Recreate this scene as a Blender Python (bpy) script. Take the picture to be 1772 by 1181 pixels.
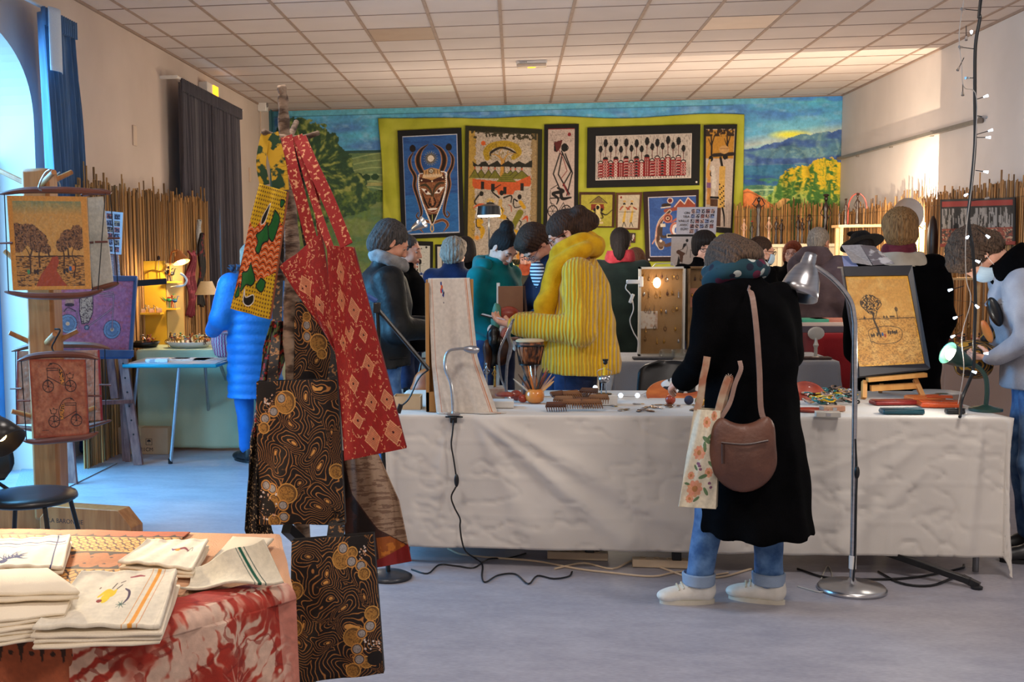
import bpy,math,random
import numpy as np
from mathutils import Vector,Matrix,Euler,noise as mnoise
random.seed(7)
PI=math.pi
for _o in list(bpy.data.objects):bpy.data.objects.remove(_o)
SC=bpy.context.scene
COL=SC.collection

# ------------------------------------------------------------------ camera
FPX,PCX,PCY=1993.5,649.8,623.4           # focal length and principal point of the 1772x1181 frame
YAW,PITCH,ROLL=-0.1210,0.0930,-0.0120
CAMZ=1.55
def _rot(yaw,pitch,roll):
    cy,sy,cp,sp,cr,sr=math.cos(yaw),math.sin(yaw),math.cos(pitch),math.sin(pitch),math.cos(roll),math.sin(roll)
    Ry=np.array([[cy,-sy,0],[sy,cy,0],[0,0,1.]])
    B=np.array([[1,0,0],[0,0,-1],[0,1,0.]])
    Rx=np.array([[1,0,0],[0,cp,-sp],[0,sp,cp]])
    Rz=np.array([[cr,-sr,0],[sr,cr,0],[0,0,1.]])
    return Rz@Rx@B@Ry
RCAM=_rot(YAW,PITCH,ROLL)
cam_data=bpy.data.cameras.new('camera')
cam=bpy.data.objects.new('camera',cam_data);COL.objects.link(cam)
_m=Matrix([list(RCAM.T[i]) for i in range(3)]).to_4x4()          # columns: right, down, forward
_m=_m@Matrix.Diagonal((1,-1,-1,1));_m.translation=(0,0,CAMZ)
cam.matrix_world=_m
cam_data.sensor_fit='HORIZONTAL';cam_data.sensor_width=36
cam_data.lens=FPX/1772*36
cam_data.shift_x=(886-PCX)/1772;cam_data.shift_y=(PCY-590.5)/1772
cam_data.clip_end=100
SC.camera=cam

# ------------------------------------------------------------------ light, world, exposure
W=bpy.data.worlds.new('world');SC.world=W;W.use_nodes=True
_bg=W.node_tree.nodes['Background'];_bg.inputs[0].default_value=(1.0,0.86,0.78,1);_bg.inputs[1].default_value=0.42
SC.view_settings.view_transform='Standard';SC.view_settings.look='None'
SC.view_settings.exposure=0.15;SC.view_settings.gamma=1;SC.view_settings.use_curve_mapping=False
def area_light(name,loc,target,sx,sy,power,color,spread=180):
    d=bpy.data.lights.new(name,'AREA');d.shape='RECTANGLE';d.size=sx;d.size_y=sy;d.energy=power;d.color=color
    d.spread=math.radians(spread)
    o=bpy.data.objects.new(name,d);COL.objects.link(o);o.location=loc
    o.rotation_euler=(Vector(target)-Vector(loc)).to_track_quat('-Z','Y').to_euler()
    return o
def point_light(name,loc,power,color=(1,.75,.45),r=.03,spot=None,target=None,parent=None,blend=.4):
    d=bpy.data.lights.new(name,'SPOT' if spot else 'POINT');d.energy=power;d.color=color;d.shadow_soft_size=r
    o=bpy.data.objects.new(name,d);COL.objects.link(o);o.location=loc
    if spot:
        d.spot_size=math.radians(spot);d.spot_blend=blend
        o.rotation_euler=(Vector(target)-Vector(loc)).to_track_quat('-Z','Y').to_euler()
    return o
# cold daylight through the arched doorway, added fill lights under the ceiling, out of view
area_light('daylight_doorway',(-4.25,6.55,1.9),(-1.9,7.3,0.0),1.9,2.8,330,(.15,.55,1.0),150)
area_light('daylight_window',(-3.62,12.8,1.9),(0,12.8,1.2),1.0,2.0,26,(.3,.65,1.0))
for _i,(_x,_y,_p) in enumerate([(-1.6,-0.6,60),(1.7,-0.6,60),(-1.2,3.6,40),(1.9,3.9,45)]):
    area_light('ceiling_fill_light',(_x,_y,3.50),(_x,_y+(.6 if _y<0 else 0),0),.58,.58,_p,(1,.90,.82))
# added warm fill lights without fixtures, about head height among the stalls
for _x,_y,_z,_p in [(-1.9,10.2,1.5,26),(-.9,13.0,2.0,40),(.5,13.2,2.0,42),(1.9,13.2,2.0,42),(3.0,12.9,1.9,30),(.5,9.0,1.7,24),(2.9,9.0,1.6,20)]:
    point_light('stall_fill_light',(_x,_y,_z),_p,(1,.84,.66),.15)
# ------------------------------------------------------------------ pixel <-> place helpers (distance always given)
def ray(px,py):
    return RCAM.T@np.array([(px-PCX)/FPX,(py-PCY)/FPX,1.0])
def atY(px,py,Y):
    d=ray(px,py);t=Y/d[1];return Vector((d[0]*t,Y,CAMZ+d[2]*t))
def atZ(px,py,z):
    d=ray(px,py);t=(z-CAMZ)/d[2];return Vector((d[0]*t,d[1]*t,z))
def atX(px,py,X):
    d=ray(px,py);t=X/d[0];return Vector((X,d[1]*t,CAMZ+d[2]*t))

# ------------------------------------------------------------------ materials
def lin(c):
    c=[x/255.0 for x in c[:3]] if max(c[:3])>1.001 else list(c[:3])
    return [x/12.92 if x<=.04045 else ((x+.055)/1.055)**2.4 for x in c]
def nlin(a):
    return np.where(a<=.04045,a/12.92,((np.maximum(a,0)+.055)/1.055)**2.4)
MATS={}
def mat(name,c=(200,200,200),rough=.7,metal=0.,c2=None,scale=30.,detail=4,bump=0.,bscale=None,stretch=(1,1,1),emit=None,es=0.,trans=0.,alpha=1.,sheen=0.,coat=0.,attr=False,wave=None,wdir='X',spec=.5,contrast=(.35,.65)):
    """Principled material with object-space noise mixing c and c2, optional bump; attr reads the painted colour attribute."""
    if name in MATS:return MATS[name]
    m=bpy.data.materials.new(name);m.use_nodes=True;nt=m.node_tree;N=nt.nodes;L=nt.links
    b=N['Principled BSDF'];b.inputs['Roughness'].default_value=rough;b.inputs['Metallic'].default_value=metal
    b.inputs['Base Color'].default_value=(*lin(c),1)
    b.inputs['Specular IOR Level'].default_value=spec
    if trans:b.inputs['Transmission Weight'].default_value=trans;b.inputs['IOR'].default_value=1.45
    if alpha<1:b.inputs['Alpha'].default_value=alpha
    if sheen:b.inputs['Sheen Weight'].default_value=sheen
    if coat:b.inputs['Coat Weight'].default_value=coat
    if emit is not None:b.inputs['Emission Color'].default_value=(*lin(emit),1);b.inputs['Emission Strength'].default_value=es
    tc=N.new('ShaderNodeTexCoord');mp=N.new('ShaderNodeMapping');mp.inputs['Scale'].default_value=stretch
    L.new(tc.outputs['Object'],mp.inputs[0])
    col=None
    if attr:
        at=N.new('ShaderNodeAttribute');at.attribute_name='Col';col=at.outputs['Color']
    if wave:
        t=N.new('ShaderNodeTexWave');t.bands_direction=wdir;t.inputs['Scale'].default_value=scale;t.inputs['Distortion'].default_value=wave
        t.inputs['Detail'].default_value=detail;t.inputs['Detail Scale'].default_value=1.3;fac=t.outputs['Fac']
    else:
        t=N.new('ShaderNodeTexNoise');t.inputs['Scale'].default_value=scale;t.inputs['Detail'].default_value=detail;fac=t.outputs['Fac']
    L.new(mp.outputs[0],t.inputs['Vector'])
    if c2 is not None or attr:
        cr=N.new('ShaderNodeValToRGB');cr.color_ramp.elements[0].position=contrast[0];cr.color_ramp.elements[1].position=contrast[1]
        L.new(fac,cr.inputs[0])
        if attr:
            cr.color_ramp.elements[0].color=(.9,.9,.9,1);cr.color_ramp.elements[1].color=(1,1,1,1)
            mx=N.new('ShaderNodeMix');mx.data_type='RGBA';mx.blend_type='MULTIPLY';mx.inputs[0].default_value=1
            L.new(col,mx.inputs[6]);L.new(cr.outputs[0],mx.inputs[7]);L.new(mx.outputs[2],b.inputs['Base Color'])
        else:
            cr.color_ramp.elements[0].color=(*lin(c),1);cr.color_ramp.elements[1].color=(*lin(c2),1)
            L.new(cr.outputs[0],b.inputs['Base Color'])
    if bump:
        t2=t
        if bscale:
            t2=N.new('ShaderNodeTexNoise');t2.inputs['Scale'].default_value=bscale;t2.inputs['Detail'].default_value=3;L.new(mp.outputs[0],t2.inputs['Vector'])
        bp=N.new('ShaderNodeBump');bp.inputs['Strength'].default_value=min(1,bump);bp.inputs['Distance'].default_value=.01
        L.new(t2.outputs['Fac'],bp.inputs['Height']);L.new(bp.outputs[0],b.inputs['Normal'])
    MATS[name]=m
    return m
def paint_mat(name='painted_cloth',rough=.85,bump=.15,bscale=350,**k):
    return mat(name,attr=True,rough=rough,scale=60,bump=bump,bscale=bscale,**k)

# ------------------------------------------------------------------ things, parts
def tag(o,label=None,cat=None,group=None,kind=None):
    if label:o['label']=label
    if cat:o['category']=cat
    if group:o['group']=group
    if kind:o['kind']=kind
    return o
def thing(name,label,cat,loc=(0,0,0),rz=0,group=None):
    o=bpy.data.objects.new(name,None);COL.objects.link(o);o.empty_display_size=.1
    o.location=loc;o.rotation_euler=(0,0,rz);o['label']=label;o['category']=cat
    if group:o['group']=group
    return o
def chain_matrix(o):
    m=Matrix.LocRotScale(o.location,o.rotation_euler,o.scale)
    return chain_matrix(o.parent)@m if o.parent else m
def link_mesh(name,V,F,mats,parent=None,smooth=True,midx=None,colors=None,solid=0.,subd=0,bevel=0.,offset=0.):
    """V in world coordinates; for a child they go to the parent's space, for a top-level mesh the origin goes to its base."""
    V=np.asarray(V,dtype=np.float64).reshape(-1,3)
    if parent is not None:
        inv=np.array(chain_matrix(parent).inverted());V=V@inv[:3,:3].T+inv[:3,3];loc=(0,0,0)
    else:
        lo,hi=V.min(0),V.max(0);loc=((lo[0]+hi[0])/2,(lo[1]+hi[1])/2,lo[2]);V=V-np.array(loc)
    me=bpy.data.meshes.new(name)
    if isinstance(F,np.ndarray):
        nf,k=F.shape
        me.vertices.add(len(V));me.vertices.foreach_set('co',V.astype(np.float32).ravel())
        me.loops.add(nf*k);me.loops.foreach_set('vertex_index',F.astype(np.int32).ravel())
        me.polygons.add(nf);me.polygons.foreach_set('loop_start',np.arange(0,nf*k,k,dtype=np.int32))
        me.update(calc_edges=True)
    else:
        me.from_pydata([tuple(v) for v in V],[],F)
    if not isinstance(mats,(list,tuple)):mats=[mats]
    for m in mats:me.materials.append(m)
    if midx is not None:me.polygons.foreach_set('material_index',np.asarray(midx,dtype=np.int32))
    me.polygons.foreach_set('use_smooth',np.full(len(me.polygons),bool(smooth)))
    if colors is not None:
        ca=me.color_attributes.new('Col','FLOAT_COLOR','POINT')
        c4=np.ones((len(V),4),dtype=np.float32);c4[:,:3]=nlin(np.asarray(colors).reshape(-1,3));ca.data.foreach_set('color',c4.ravel())
    me.update();me.validate()
    o=bpy.data.objects.new(name,me);COL.objects.link(o);o.location=loc
    if parent is not None:o.parent=parent
    if subd:
        s=o.modifiers.new('subd','SUBSURF');s.levels=s.render_levels=subd
    if solid:
        s=o.modifiers.new('solid','SOLIDIFY');s.thickness=solid;s.offset=offset
    if bevel:
        s=o.modifiers.new('bevel','BEVEL');s.width=bevel;s.segments=2;s.limit_method='ANGLE';s.angle_limit=.7
    if smooth=='auto':
        try:me.set_sharp_from_angle(angle=.65)
        except Exception:pass
    return o
def dup(root,loc=None,rz=None,label=None,group=None,scale=None):
    def rec(o,par):
        c=o.copy();COL.objects.link(c)
        if par is not None:c.parent=par
        for ch in [x for x in bpy.data.objects if x.parent==o]:rec(ch,c)
        return c
    kids={}
    def fast(o,par):
        c=o.copy();COL.objects.link(c)
        if par is not None:c.parent=par
        for ch in list(o.children):fast(ch,c)
        return c
    r=fast(root,None)
    if loc is not None:r.location=loc
    if rz is not None:r.rotation_euler=(0,0,rz)
    if label:r['label']=label
    if group:r['group']=group
    if scale is not None:r.scale=(scale,scale,scale)
    return r

class MB:
    """Collects shapes and links them as ONE mesh object."""
    def __init__(s,M=None):s.v=[];s.f=[];s.mi=[];s.n=0;s.M=M;s.cur=0
    def add(s,V,F):
        V=np.asarray(V,float).reshape(-1,3)
        if s.M is not None:
            m=np.array(s.M);V=V@m[:3,:3].T+m[:3,3]
        s.v.append(V);s.f+=[tuple(int(i)+s.n for i in f) for f in F];s.mi+=[s.cur]*len(F);s.n+=len(V);return s
    def box(s,c,d,R=None):
        x,y,z=[q/2 for q in d]
        V=np.array([(-x,-y,-z),(x,-y,-z),(x,y,-z),(-x,y,-z),(-x,-y,z),(x,-y,z),(x,y,z),(-x,y,z)])
        if R is not None:V=V@np.array(R.to_3x3()).T if hasattr(R,'to_3x3') else V@np.array(R).T
        return s.add(V+np.array(c),[(0,3,2,1),(4,5,6,7),(0,1,5,4),(1,2,6,5),(2,3,7,6),(3,0,4,7)])
    def bx(s,x0,x1,y0,y1,z0,z1):return s.box(((x0+x1)/2,(y0+y1)/2,(z0+z1)/2),(abs(x1-x0),abs(y1-y0),abs(z1-z0)))
    def beam(s,a,b,w,t,up=(0,0,1)):
        """Rectangular bar from a to b; w across, t along 'up'."""
        a,b=Vector(a),Vector(b);d=(b-a);L=d.length;d.normalize();up=Vector(up);r=d.cross(up)
        if r.length<1e-4:r=d.cross(Vector((1,0,0)))
        r.normalize();u=r.cross(d);V=[]
        for e in (a,b):
            for i,j in ((-1,-1),(1,-1),(1,1),(-1,1)):V.append(e+r*(i*w/2)+u*(j*t/2))
        return s.add([tuple(q) for q in V],[(0,1,2,3),(7,6,5,4),(0,4,5,1),(1,5,6,2),(2,6,7,3),(3,7,4,0)])
    def tube(s,pts,r,seg=8,caps=True,closed=False):
        pts=[Vector(p) for p in pts];n=len(pts);rr=r if isinstance(r,(list,tuple)) else [r]*n
        V=[];u=None
        for i,p in enumerate(pts):
            if closed:t=pts[(i+1)%n]-pts[i-1]
            else:t=pts[min(i+1,n-1)]-pts[max(i-1,0)]
            if t.length<1e-9:t=Vector((0,0,1))
            t.normalize()
            if u is None:u=t.cross(Vector((.31,.17,.93)));u=u if u.length>.05 else t.cross(Vector((1,0,0)))
            u=u-t*u.dot(t)
            if u.length<1e-6:u=t.cross(Vector((1,.3,0)))
            u.normalize();w=t.cross(u)
            for k in range(seg):
                a=2*PI*k/seg;V.append(tuple(p+(u*math.cos(a)+w*math.sin(a))*rr[i]))
        F=[]
        for i in range(n if closed else n-1):
            j=(i+1)%n
            for k in range(seg):F.append((i*seg+k,i*seg+(k+1)%seg,j*seg+(k+1)%seg,j*seg+k))
        if caps and not closed:F+=[tuple(range(seg-1,-1,-1)),tuple((n-1)*seg+k for k in range(seg))]
        return s.add(V,F)
    def lathe(s,prof,c=(0,0,0),seg=24,axis=(0,0,1),sx=1,sy=1):
        """prof: (radius, height) pairs turned around axis at c."""
        q=Vector((0,0,1)).rotation_difference(Vector(axis));V=[];n=len(prof)
        for r,h in prof:
            for k in range(seg):
                a=2*PI*k/seg;V.append(tuple(Vector(c)+q@Vector((max(r,1e-4)*math.cos(a)*sx,max(r,1e-4)*math.sin(a)*sy,h))))
        F=[(i*seg+k,i*seg+(k+1)%seg,(i+1)*seg+(k+1)%seg,(i+1)*seg+k) for i in range(n-1) for k in range(seg)]
        F+=[tuple(range(seg-1,-1,-1)),tuple((n-1)*seg+k for k in range(seg))]
        return s.add(V,F)
    def ball(s,c,r,seg=12,rings=8,R=None):
        r=(r,r,r) if not isinstance(r,(tuple,list)) else r;V=[]
        for i in range(rings+1):
            th=PI*i/rings
            for k in range(seg):
                a=2*PI*k/seg;V.append((max(math.sin(th),1e-3)*math.cos(a)*r[0],max(math.sin(th),1e-3)*math.sin(a)*r[1],-math.cos(th)*r[2]))
        V=np.array(V)
        if R is not None:V=V@np.array(R.to_3x3()).T
        F=[(i*seg+k,i*seg+(k+1)%seg,(i+1)*seg+(k+1)%seg,(i+1)*seg+k) for i in range(rings) for k in range(seg)]
        return s.add(V+np.array(c),F)
    def prism(s,poly,o,u,v,t):
        """2-D outline poly in the plane (o; u, v), extruded by t along u x v."""
        o,u,v=Vector(o),Vector(u),Vector(v);n=u.cross(v).normalized()*t;k=len(poly)
        V=[tuple(o+u*a+v*b) for a,b in poly]+[tuple(o+u*a+v*b+n) for a,b in poly]
        F=[tuple(range(k-1,-1,-1)),tuple(range(k,2*k))]+[(i,(i+1)%k,k+(i+1)%k,k+i) for i in range(k)]
        return s.add(V,F)
    def text(s,body,o,u,v,size,t=.001,align='LEFT',space=1.0):
        """Lettering lying in the plane (o; u, v)."""
        cu=bpy.data.curves.new('t','FONT');cu.body=body;cu.size=size;cu.align_x=align;cu.extrude=t/2;cu.space_line=space
        ob=bpy.data.objects.new('t',cu);COL.objects.link(ob)
        me=bpy.data.meshes.new_from_object(ob);u,v=Vector(u).normalized(),Vector(v).normalized();n=u.cross(v)
        s.add([tuple(Vector(o)+u*q.co.x+v*q.co.y+n*(q.co.z+t/2)) for q in me.vertices],[tuple(p.vertices) for p in me.polygons])
        bpy.data.objects.remove(ob);bpy.data.meshes.remove(me);bpy.data.curves.remove(cu);return s
    def build(s,name,m,parent=None,smooth='auto',**k):
        V=np.concatenate(s.v)
        return link_mesh(name,V,s.f,m,parent,smooth=smooth,midx=s.mi if isinstance(m,(list,tuple)) else None,**k)
def cr(pts,n=8,closed=False):
    """Catmull-Rom through pts."""
    P=[Vector(p) for p in pts];k=len(P);out=[]
    for i in range(k if closed else k-1):
        a,b,c,d=(P[(i-1)%k] if closed or i else P[0]*2-P[1]),P[i],P[(i+1)%k],(P[(i+2)%k] if closed or i+2<k else P[-1]*2-P[-2])
        for j in range(n):
            t=j/n;out.append(.5*((2*b)+(c-a)*t+(2*a-5*b+4*c-d)*t*t+(3*b-a-3*c+d)*t**3))
    if not closed:out.append(P[-1])
    return out

# ------------------------------------------------------------------ noise + painter
def _h(i,j,s):
    x=(i*374761393+j*668265263+s*974711)&0x7fffffff
    x=((x^(x>>13))*1274126177)&0x7fffffff
    return ((x^(x>>16))&0xffff)/65535.0
def vnoise(x,y,s=0):
    x=np.asarray(x,float);y=np.asarray(y,float)
    xi=np.floor(x).astype(np.int64);yi=np.floor(y).astype(np.int64);fx=x-xi;fy=y-yi
    fx=fx*fx*(3-2*fx);fy=fy*fy*(3-2*fy)
    return (_h(xi,yi,s)*(1-fx)+_h(xi+1,yi,s)*fx)*(1-fy)+(_h(xi,yi+1,s)*(1-fx)+_h(xi+1,yi+1,s)*fx)*fy
def fbm(x,y,s=0,o=4):
    t=0;a=.5;n=0
    for k in range(o):t=t+a*vnoise(x*2**k,y*2**k,s+k*17);n+=a;a*=.5
    return t/n
def c01(c):return np.array([q/255.0 for q in c]) if max(c)>1.001 else np.array(c,float)
class CV:
    """Painter on the vertices of a grid; coordinates x0..x1, y0..y1 with y down."""
    def __init__(s,x0,y0,x1,y1,n,c=(255,255,255)):
        s.b=(x0,y0,x1,y1);s.nx=n;s.ny=max(2,int(round(n*(y1-y0)/(x1-x0))))
        s.X,s.Y=np.meshgrid(np.linspace(x0,x1,s.nx),np.linspace(y0,y1,s.ny));s.c=np.ones((s.ny,s.nx,3))*c01(c)
    def put(s,a,c):
        a=np.clip(np.asarray(a,float),0,1)[...,None];c=c if isinstance(c,np.ndarray) and c.ndim==3 else c01(c);s.c=s.c*(1-a)+c*a;return s
    def rect(s,x0,y0,x1,y1,c,a=1):return s.put(((s.X>=x0)&(s.X<=x1)&(s.Y>=y0)&(s.Y<=y1))*a,c)
    def inpoly(s,pts):
        r=np.zeros(s.X.shape,bool);n=len(pts)
        for i in range(n):
            xa,ya=pts[i];xb,yb=pts[(i+1)%n]
            if ya==yb:continue
            cnd=((s.Y<ya)!=(s.Y<yb));xx=xa+(s.Y-ya)*(xb-xa)/(yb-ya);r^=cnd&(s.X<xx)
        return r
    def poly(s,pts,c,a=1,smooth=False):
        if smooth:pts=[(p.x,p.y) for p in cr([(a_,b_,0) for a_,b_ in pts],6,True)]
        return s.put(s.inpoly(pts)*a,c)
    def disc(s,cx,cy,rx,c,ry=None,ang=0,a=1,soft=0.):
        ry=ry or rx;ca,sa=math.cos(ang),math.sin(ang);dx,dy=s.X-cx,s.Y-cy
        d=np.sqrt(((dx*ca+dy*sa)/rx)**2+((-dx*sa+dy*ca)/ry)**2)
        return s.put(np.clip((1-d)/soft,0,1)*a if soft else (d<1)*a,c)
    def dist(s,pts,w=None):
        """distance to a polyline and, with w, to its swelling outline"""
        D=np.full(s.X.shape,1e9);n=len(pts)
        for i in range(n-1):
            (xa,ya),(xb,yb)=pts[i],pts[i+1];dx,dy=xb-xa,yb-ya;l=dx*dx+dy*dy+1e-12
            t=np.clip(((s.X-xa)*dx+(s.Y-ya)*dy)/l,0,1);d=np.hypot(s.X-xa-t*dx,s.Y-ya-t*dy)
            if w is not None:d=d-(w[i]+(w[i+1]-w[i])*t)
            D=np.minimum(D,d)
        return D
    def line(s,pts,w,c,a=1,smooth=True,closed=False):
        if closed:pts=list(pts)+[pts[0]]
        if smooth and len(pts)>2:
            n=6;ww=w if isinstance(w,(list,tuple)) else [w]*len(pts)
            q=cr([(p[0],p[1],ww[i]) for i,p in enumerate(pts)],n);pts=[(p.x,p.y) for p in q];ww=[max(p.z,0) for p in q]
        else:ww=w if isinstance(w,(list,tuple)) else [w]*len(pts)
        px=(s.b[2]-s.b[0])/s.nx
        return s.put(np.clip(.5-s.dist(pts,[k/2 for k in ww])/px,0,1)*a,c)
    def grain(s,amp=.12,sc=.2,sx=1,sy=1,seed=1):
        s.c=np.clip(s.c*(1+amp*2*(fbm(s.X*sc*sx,s.Y*sc*sy,seed)-.5))[...,None],0,1);return s
def sheet(name,cv,fn,m,parent=None,solid=.003,smooth=True,gain=1.0,offset=0.):
    """Cloth or paper carrying a painted canvas; fn(u, v) gives world x, y, z for arrays u, v in 0..1 (v down)."""
    u,v=np.meshgrid(np.linspace(0,1,cv.nx),np.linspace(0,1,cv.ny))
    P=np.stack(np.broadcast_arrays(*fn(u,v)),-1).reshape(-1,3)
    i=np.arange(cv.nx*cv.ny).reshape(cv.ny,cv.nx)
    F=np.stack([i[:-1,:-1],i[1:,:-1],i[1:,1:],i[:-1,1:]],-1).reshape(-1,4)
    return link_mesh(name,P,F,m,parent,smooth=smooth,colors=np.clip(cv.c*gain,0,1),solid=solid,offset=offset)
def quadfn(a,b,c,d,bulge=None):
    """a b / d c corners (top-left, top-right, bottom-right, bottom-left) as a mapping for sheet()."""
    a,b,c,d=[np.array(q) for q in (a,b,c,d)];n=np.cross(b-a,d-a);n=n/np.linalg.norm(n)
    def fn(u,v):
        P=((1-u)*(1-v))[...,None]*a+(u*(1-v))[...,None]*b+(u*v)[...,None]*c+((1-u)*v)[...,None]*d
        if bulge is not None:P=P+n*bulge(u,v)[...,None]
        return P[...,0],P[...,1],P[...,2]
    return fn
def grid_obj(name,nu,nv,fn,m,parent=None,closed_u=False,**k):
    u,v=np.meshgrid(np.linspace(0,1,nu),np.linspace(0,1,nv));P=np.stack(np.broadcast_arrays(*fn(u,v)),-1).reshape(-1,3)
    i=np.arange(nu*nv).reshape(nv,nu);F=np.stack([i[:-1,:-1],i[1:,:-1],i[1:,1:],i[:-1,1:]],-1).reshape(-1,4)
    return link_mesh(name,P,F,m,parent,**k)

# ------------------------------------------------------------------ organic shapes: smooth-union solids, meshed
class SDF:
    def __init__(s,lo,hi,h):
        s.lo=np.array(lo,float);s.h=h;s.n=np.ceil((np.array(hi)-s.lo)/h).astype(int)+1
        s.a=np.full(tuple(s.n),9.0,np.float32)
    def _reg(s,lo,hi):
        i0=np.clip(np.floor((np.array(lo)-s.lo)/s.h).astype(int),0,s.n);i1=np.clip(np.ceil((np.array(hi)-s.lo)/s.h).astype(int)+1,0,s.n)
        if (i1<=i0).any():return None
        ax=[(s.lo[k]+s.h*np.arange(i0[k],i1[k])).astype(np.float32) for k in range(3)]
        return tuple(slice(i0[k],i1[k]) for k in range(3)),ax[0][:,None,None],ax[1][None,:,None],ax[2][None,None,:]
    def _mix(s,sl,d,k,sub=False):
        a=s.a[sl];d=d.astype(np.float32)
        if sub:d=-d;a,d=-a,-d  # -(min(-a, d'))
        if k>0:
            hh=np.maximum(k-np.abs(a-d),0)/k;r=np.minimum(a,d)-hh*hh*k*.25
        else:r=np.minimum(a,d)
        s.a[sl]=-r if sub else r
    def cap(s,a,b,ra,rb=None,k=.02,sub=False):
        rb=ra if rb is None else rb;a=np.array(a,float);b=np.array(b,float);m=max(ra,rb)+k+3*s.h
        g=s._reg(np.minimum(a,b)-m,np.maximum(a,b)+m)
        if g is None:return s
        sl,X,Y,Z=g;d=b-a;l=d@d+1e-12
        t=np.clip(((X-a[0])*d[0]+(Y-a[1])*d[1]+(Z-a[2])*d[2])/l,0,1)
        q=np.sqrt((X-a[0]-t*d[0])**2+(Y-a[1]-t*d[1])**2+(Z-a[2]-t*d[2])**2)-(ra+(rb-ra)*t)
        s._mix(sl,q,k,sub);return s
    def ell(s,c,r,R=None,k=.02,sub=False,o=None):
        """ellipsoid; with frame (o, R) the centre is given in that frame"""
        r=np.array(r,float);R_=np.eye(3) if R is None else np.array(R);c=np.array(c,float)
        if o is not None:c=np.array(o)+R_@c
        m=r.max()+k+3*s.h;g=s._reg(c-m,c+m)
        if g is None:return s
        sl,X,Y,Z=g;x,y,z=X-c[0],Y-c[1],Z-c[2]
        u=(R_[0,0]*x+R_[1,0]*y+R_[2,0]*z)/r[0];v=(R_[0,1]*x+R_[1,1]*y+R_[2,1]*z)/r[1];w=(R_[0,2]*x+R_[1,2]*y+R_[2,2]*z)/r[2]
        q=np.sqrt(u*u+v*v+w*w);q2=np.sqrt((u/r[0])**2+(v/r[1])**2+(w/r[2])**2)+1e-9
        s._mix(sl,q*(q-1)/q2,k,sub);return s
    def col(s,rows,k=.02,sub=False,pw=2.0):
        """stack of ellipses (z, cx, cy, rx, ry)"""
        rows=sorted(rows);A=np.array(rows,float);m=k+3*s.h
        g=s._reg(((A[:,1]-A[:,3]).min()-m,(A[:,2]-A[:,4]).min()-m,A[0,0]-m),((A[:,1]+A[:,3]).max()+m,(A[:,2]+A[:,4]).max()+m,A[-1,0]+m))
        if g is None:return s
        sl,X,Y,Z=g;z=Z.ravel();f=[np.interp(z,A[:,0],A[:,i])[None,None,:] for i in (1,2,3,4)]
        q=(np.abs((X-f[0])/f[2])**pw+np.abs((Y-f[1])/f[3])**pw)**(1/pw);rm=np.minimum(f[2],f[3])
        d=np.maximum((q-1)*rm,np.maximum(A[0,0]-Z,Z-A[-1,0]));s._mix(sl,d,k,sub);return s
    def cut(s,fn):
        X=s.lo[0]+s.h*np.arange(s.n[0])[:,None,None];Y=s.lo[1]+s.h*np.arange(s.n[1])[None,:,None];Z=s.lo[2]+s.h*np.arange(s.n[2])[None,None,:]
        s.a=np.maximum(s.a,fn(X,Y,Z).astype(np.float32));return s
    def disp(s,fn):
        """push the surface out by fn near it"""
        i=np.where(np.abs(s.a)<.08);P=[s.lo[k]+s.h*i[k] for k in range(3)];s.a[i]-=fn(*P).astype(np.float32);return s
    def mesh(s,smooth=1):
        a=s.a;a[0],a[-1]=1,1;a[:,0],a[:,-1]=1,1;a[:,:,0],a[:,:,-1]=1,1
        sg=a<0;n=np.array(a.shape)-1
        cnt=np.zeros(tuple(n),np.int8)
        for i in (0,1):
            for j in (0,1):
                for k in (0,1):cnt+=sg[i:i+n[0],j:j+n[1],k:k+n[2]]
        I=np.argwhere((cnt>0)&(cnt<8));idm=np.full(tuple(n),-1,np.int32);idm[tuple(I.T)]=np.arange(len(I))
        P=np.zeros((len(I),3));C=np.zeros(len(I))
        cor={(i,j,k):a[I[:,0]+i,I[:,1]+j,I[:,2]+k] for i in (0,1) for j in (0,1) for k in (0,1)}
        for ax in range(3):
            for p in (0,1):
                for q in (0,1):
                    o=[p,q];o.insert(ax,0);e=list(o);e[ax]=1;va,vb=cor[tuple(o)],cor[tuple(e)];m=(va<0)!=(vb<0)
                    t=np.where(m,va/np.where(m,va-vb,1),0)
                    pt=np.tile(np.array(o,float),(len(I),1));pt[:,ax]+=t;P[m]+=pt[m];C[m]+=1
        V=s.lo+s.h*(I+P/np.maximum(C,1)[:,None]);F=[]
        for ax in range(3):
            b=[1,2] if ax==0 else ([2,0] if ax==1 else [0,1])
            s0=[slice(None)]*3;s1=[slice(None)]*3;s0[ax]=slice(0,-1);s1[ax]=slice(1,None)
            E=np.argwhere(sg[tuple(s0)]!=sg[tuple(s1)]);E=E[(E[:,b[0]]>0)&(E[:,b[1]]>0)&(E[:,b[0]]<n[b[0]])&(E[:,b[1]]<n[b[1]])]
            ins=sg[E[:,0],E[:,1],E[:,2]];u=np.zeros(3,int);u[b[0]]=1;w=np.zeros(3,int);w[b[1]]=1
            q=[idm[tuple((E-x).T)] for x in (u+w,w,0*u,u)];Q=np.stack(q,-1)
            Q[~ins]=Q[~ins][:,::-1];F.append(Q)
        F=np.concatenate(F);F=F[(F>=0).all(1)]
        for _ in range(smooth):
            A=np.concatenate([F[:,x] for x in (0,1,2,3,1,2,3,0)]);B=np.concatenate([F[:,x] for x in (1,2,3,0,0,1,2,3)])
            K=np.bincount(A,minlength=len(V));S=np.stack([np.bincount(A,V[B,q],len(V)) for q in range(3)],-1)
            V=V*.5+.5*S/np.maximum(K,1)[:,None]
        return V,F
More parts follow.
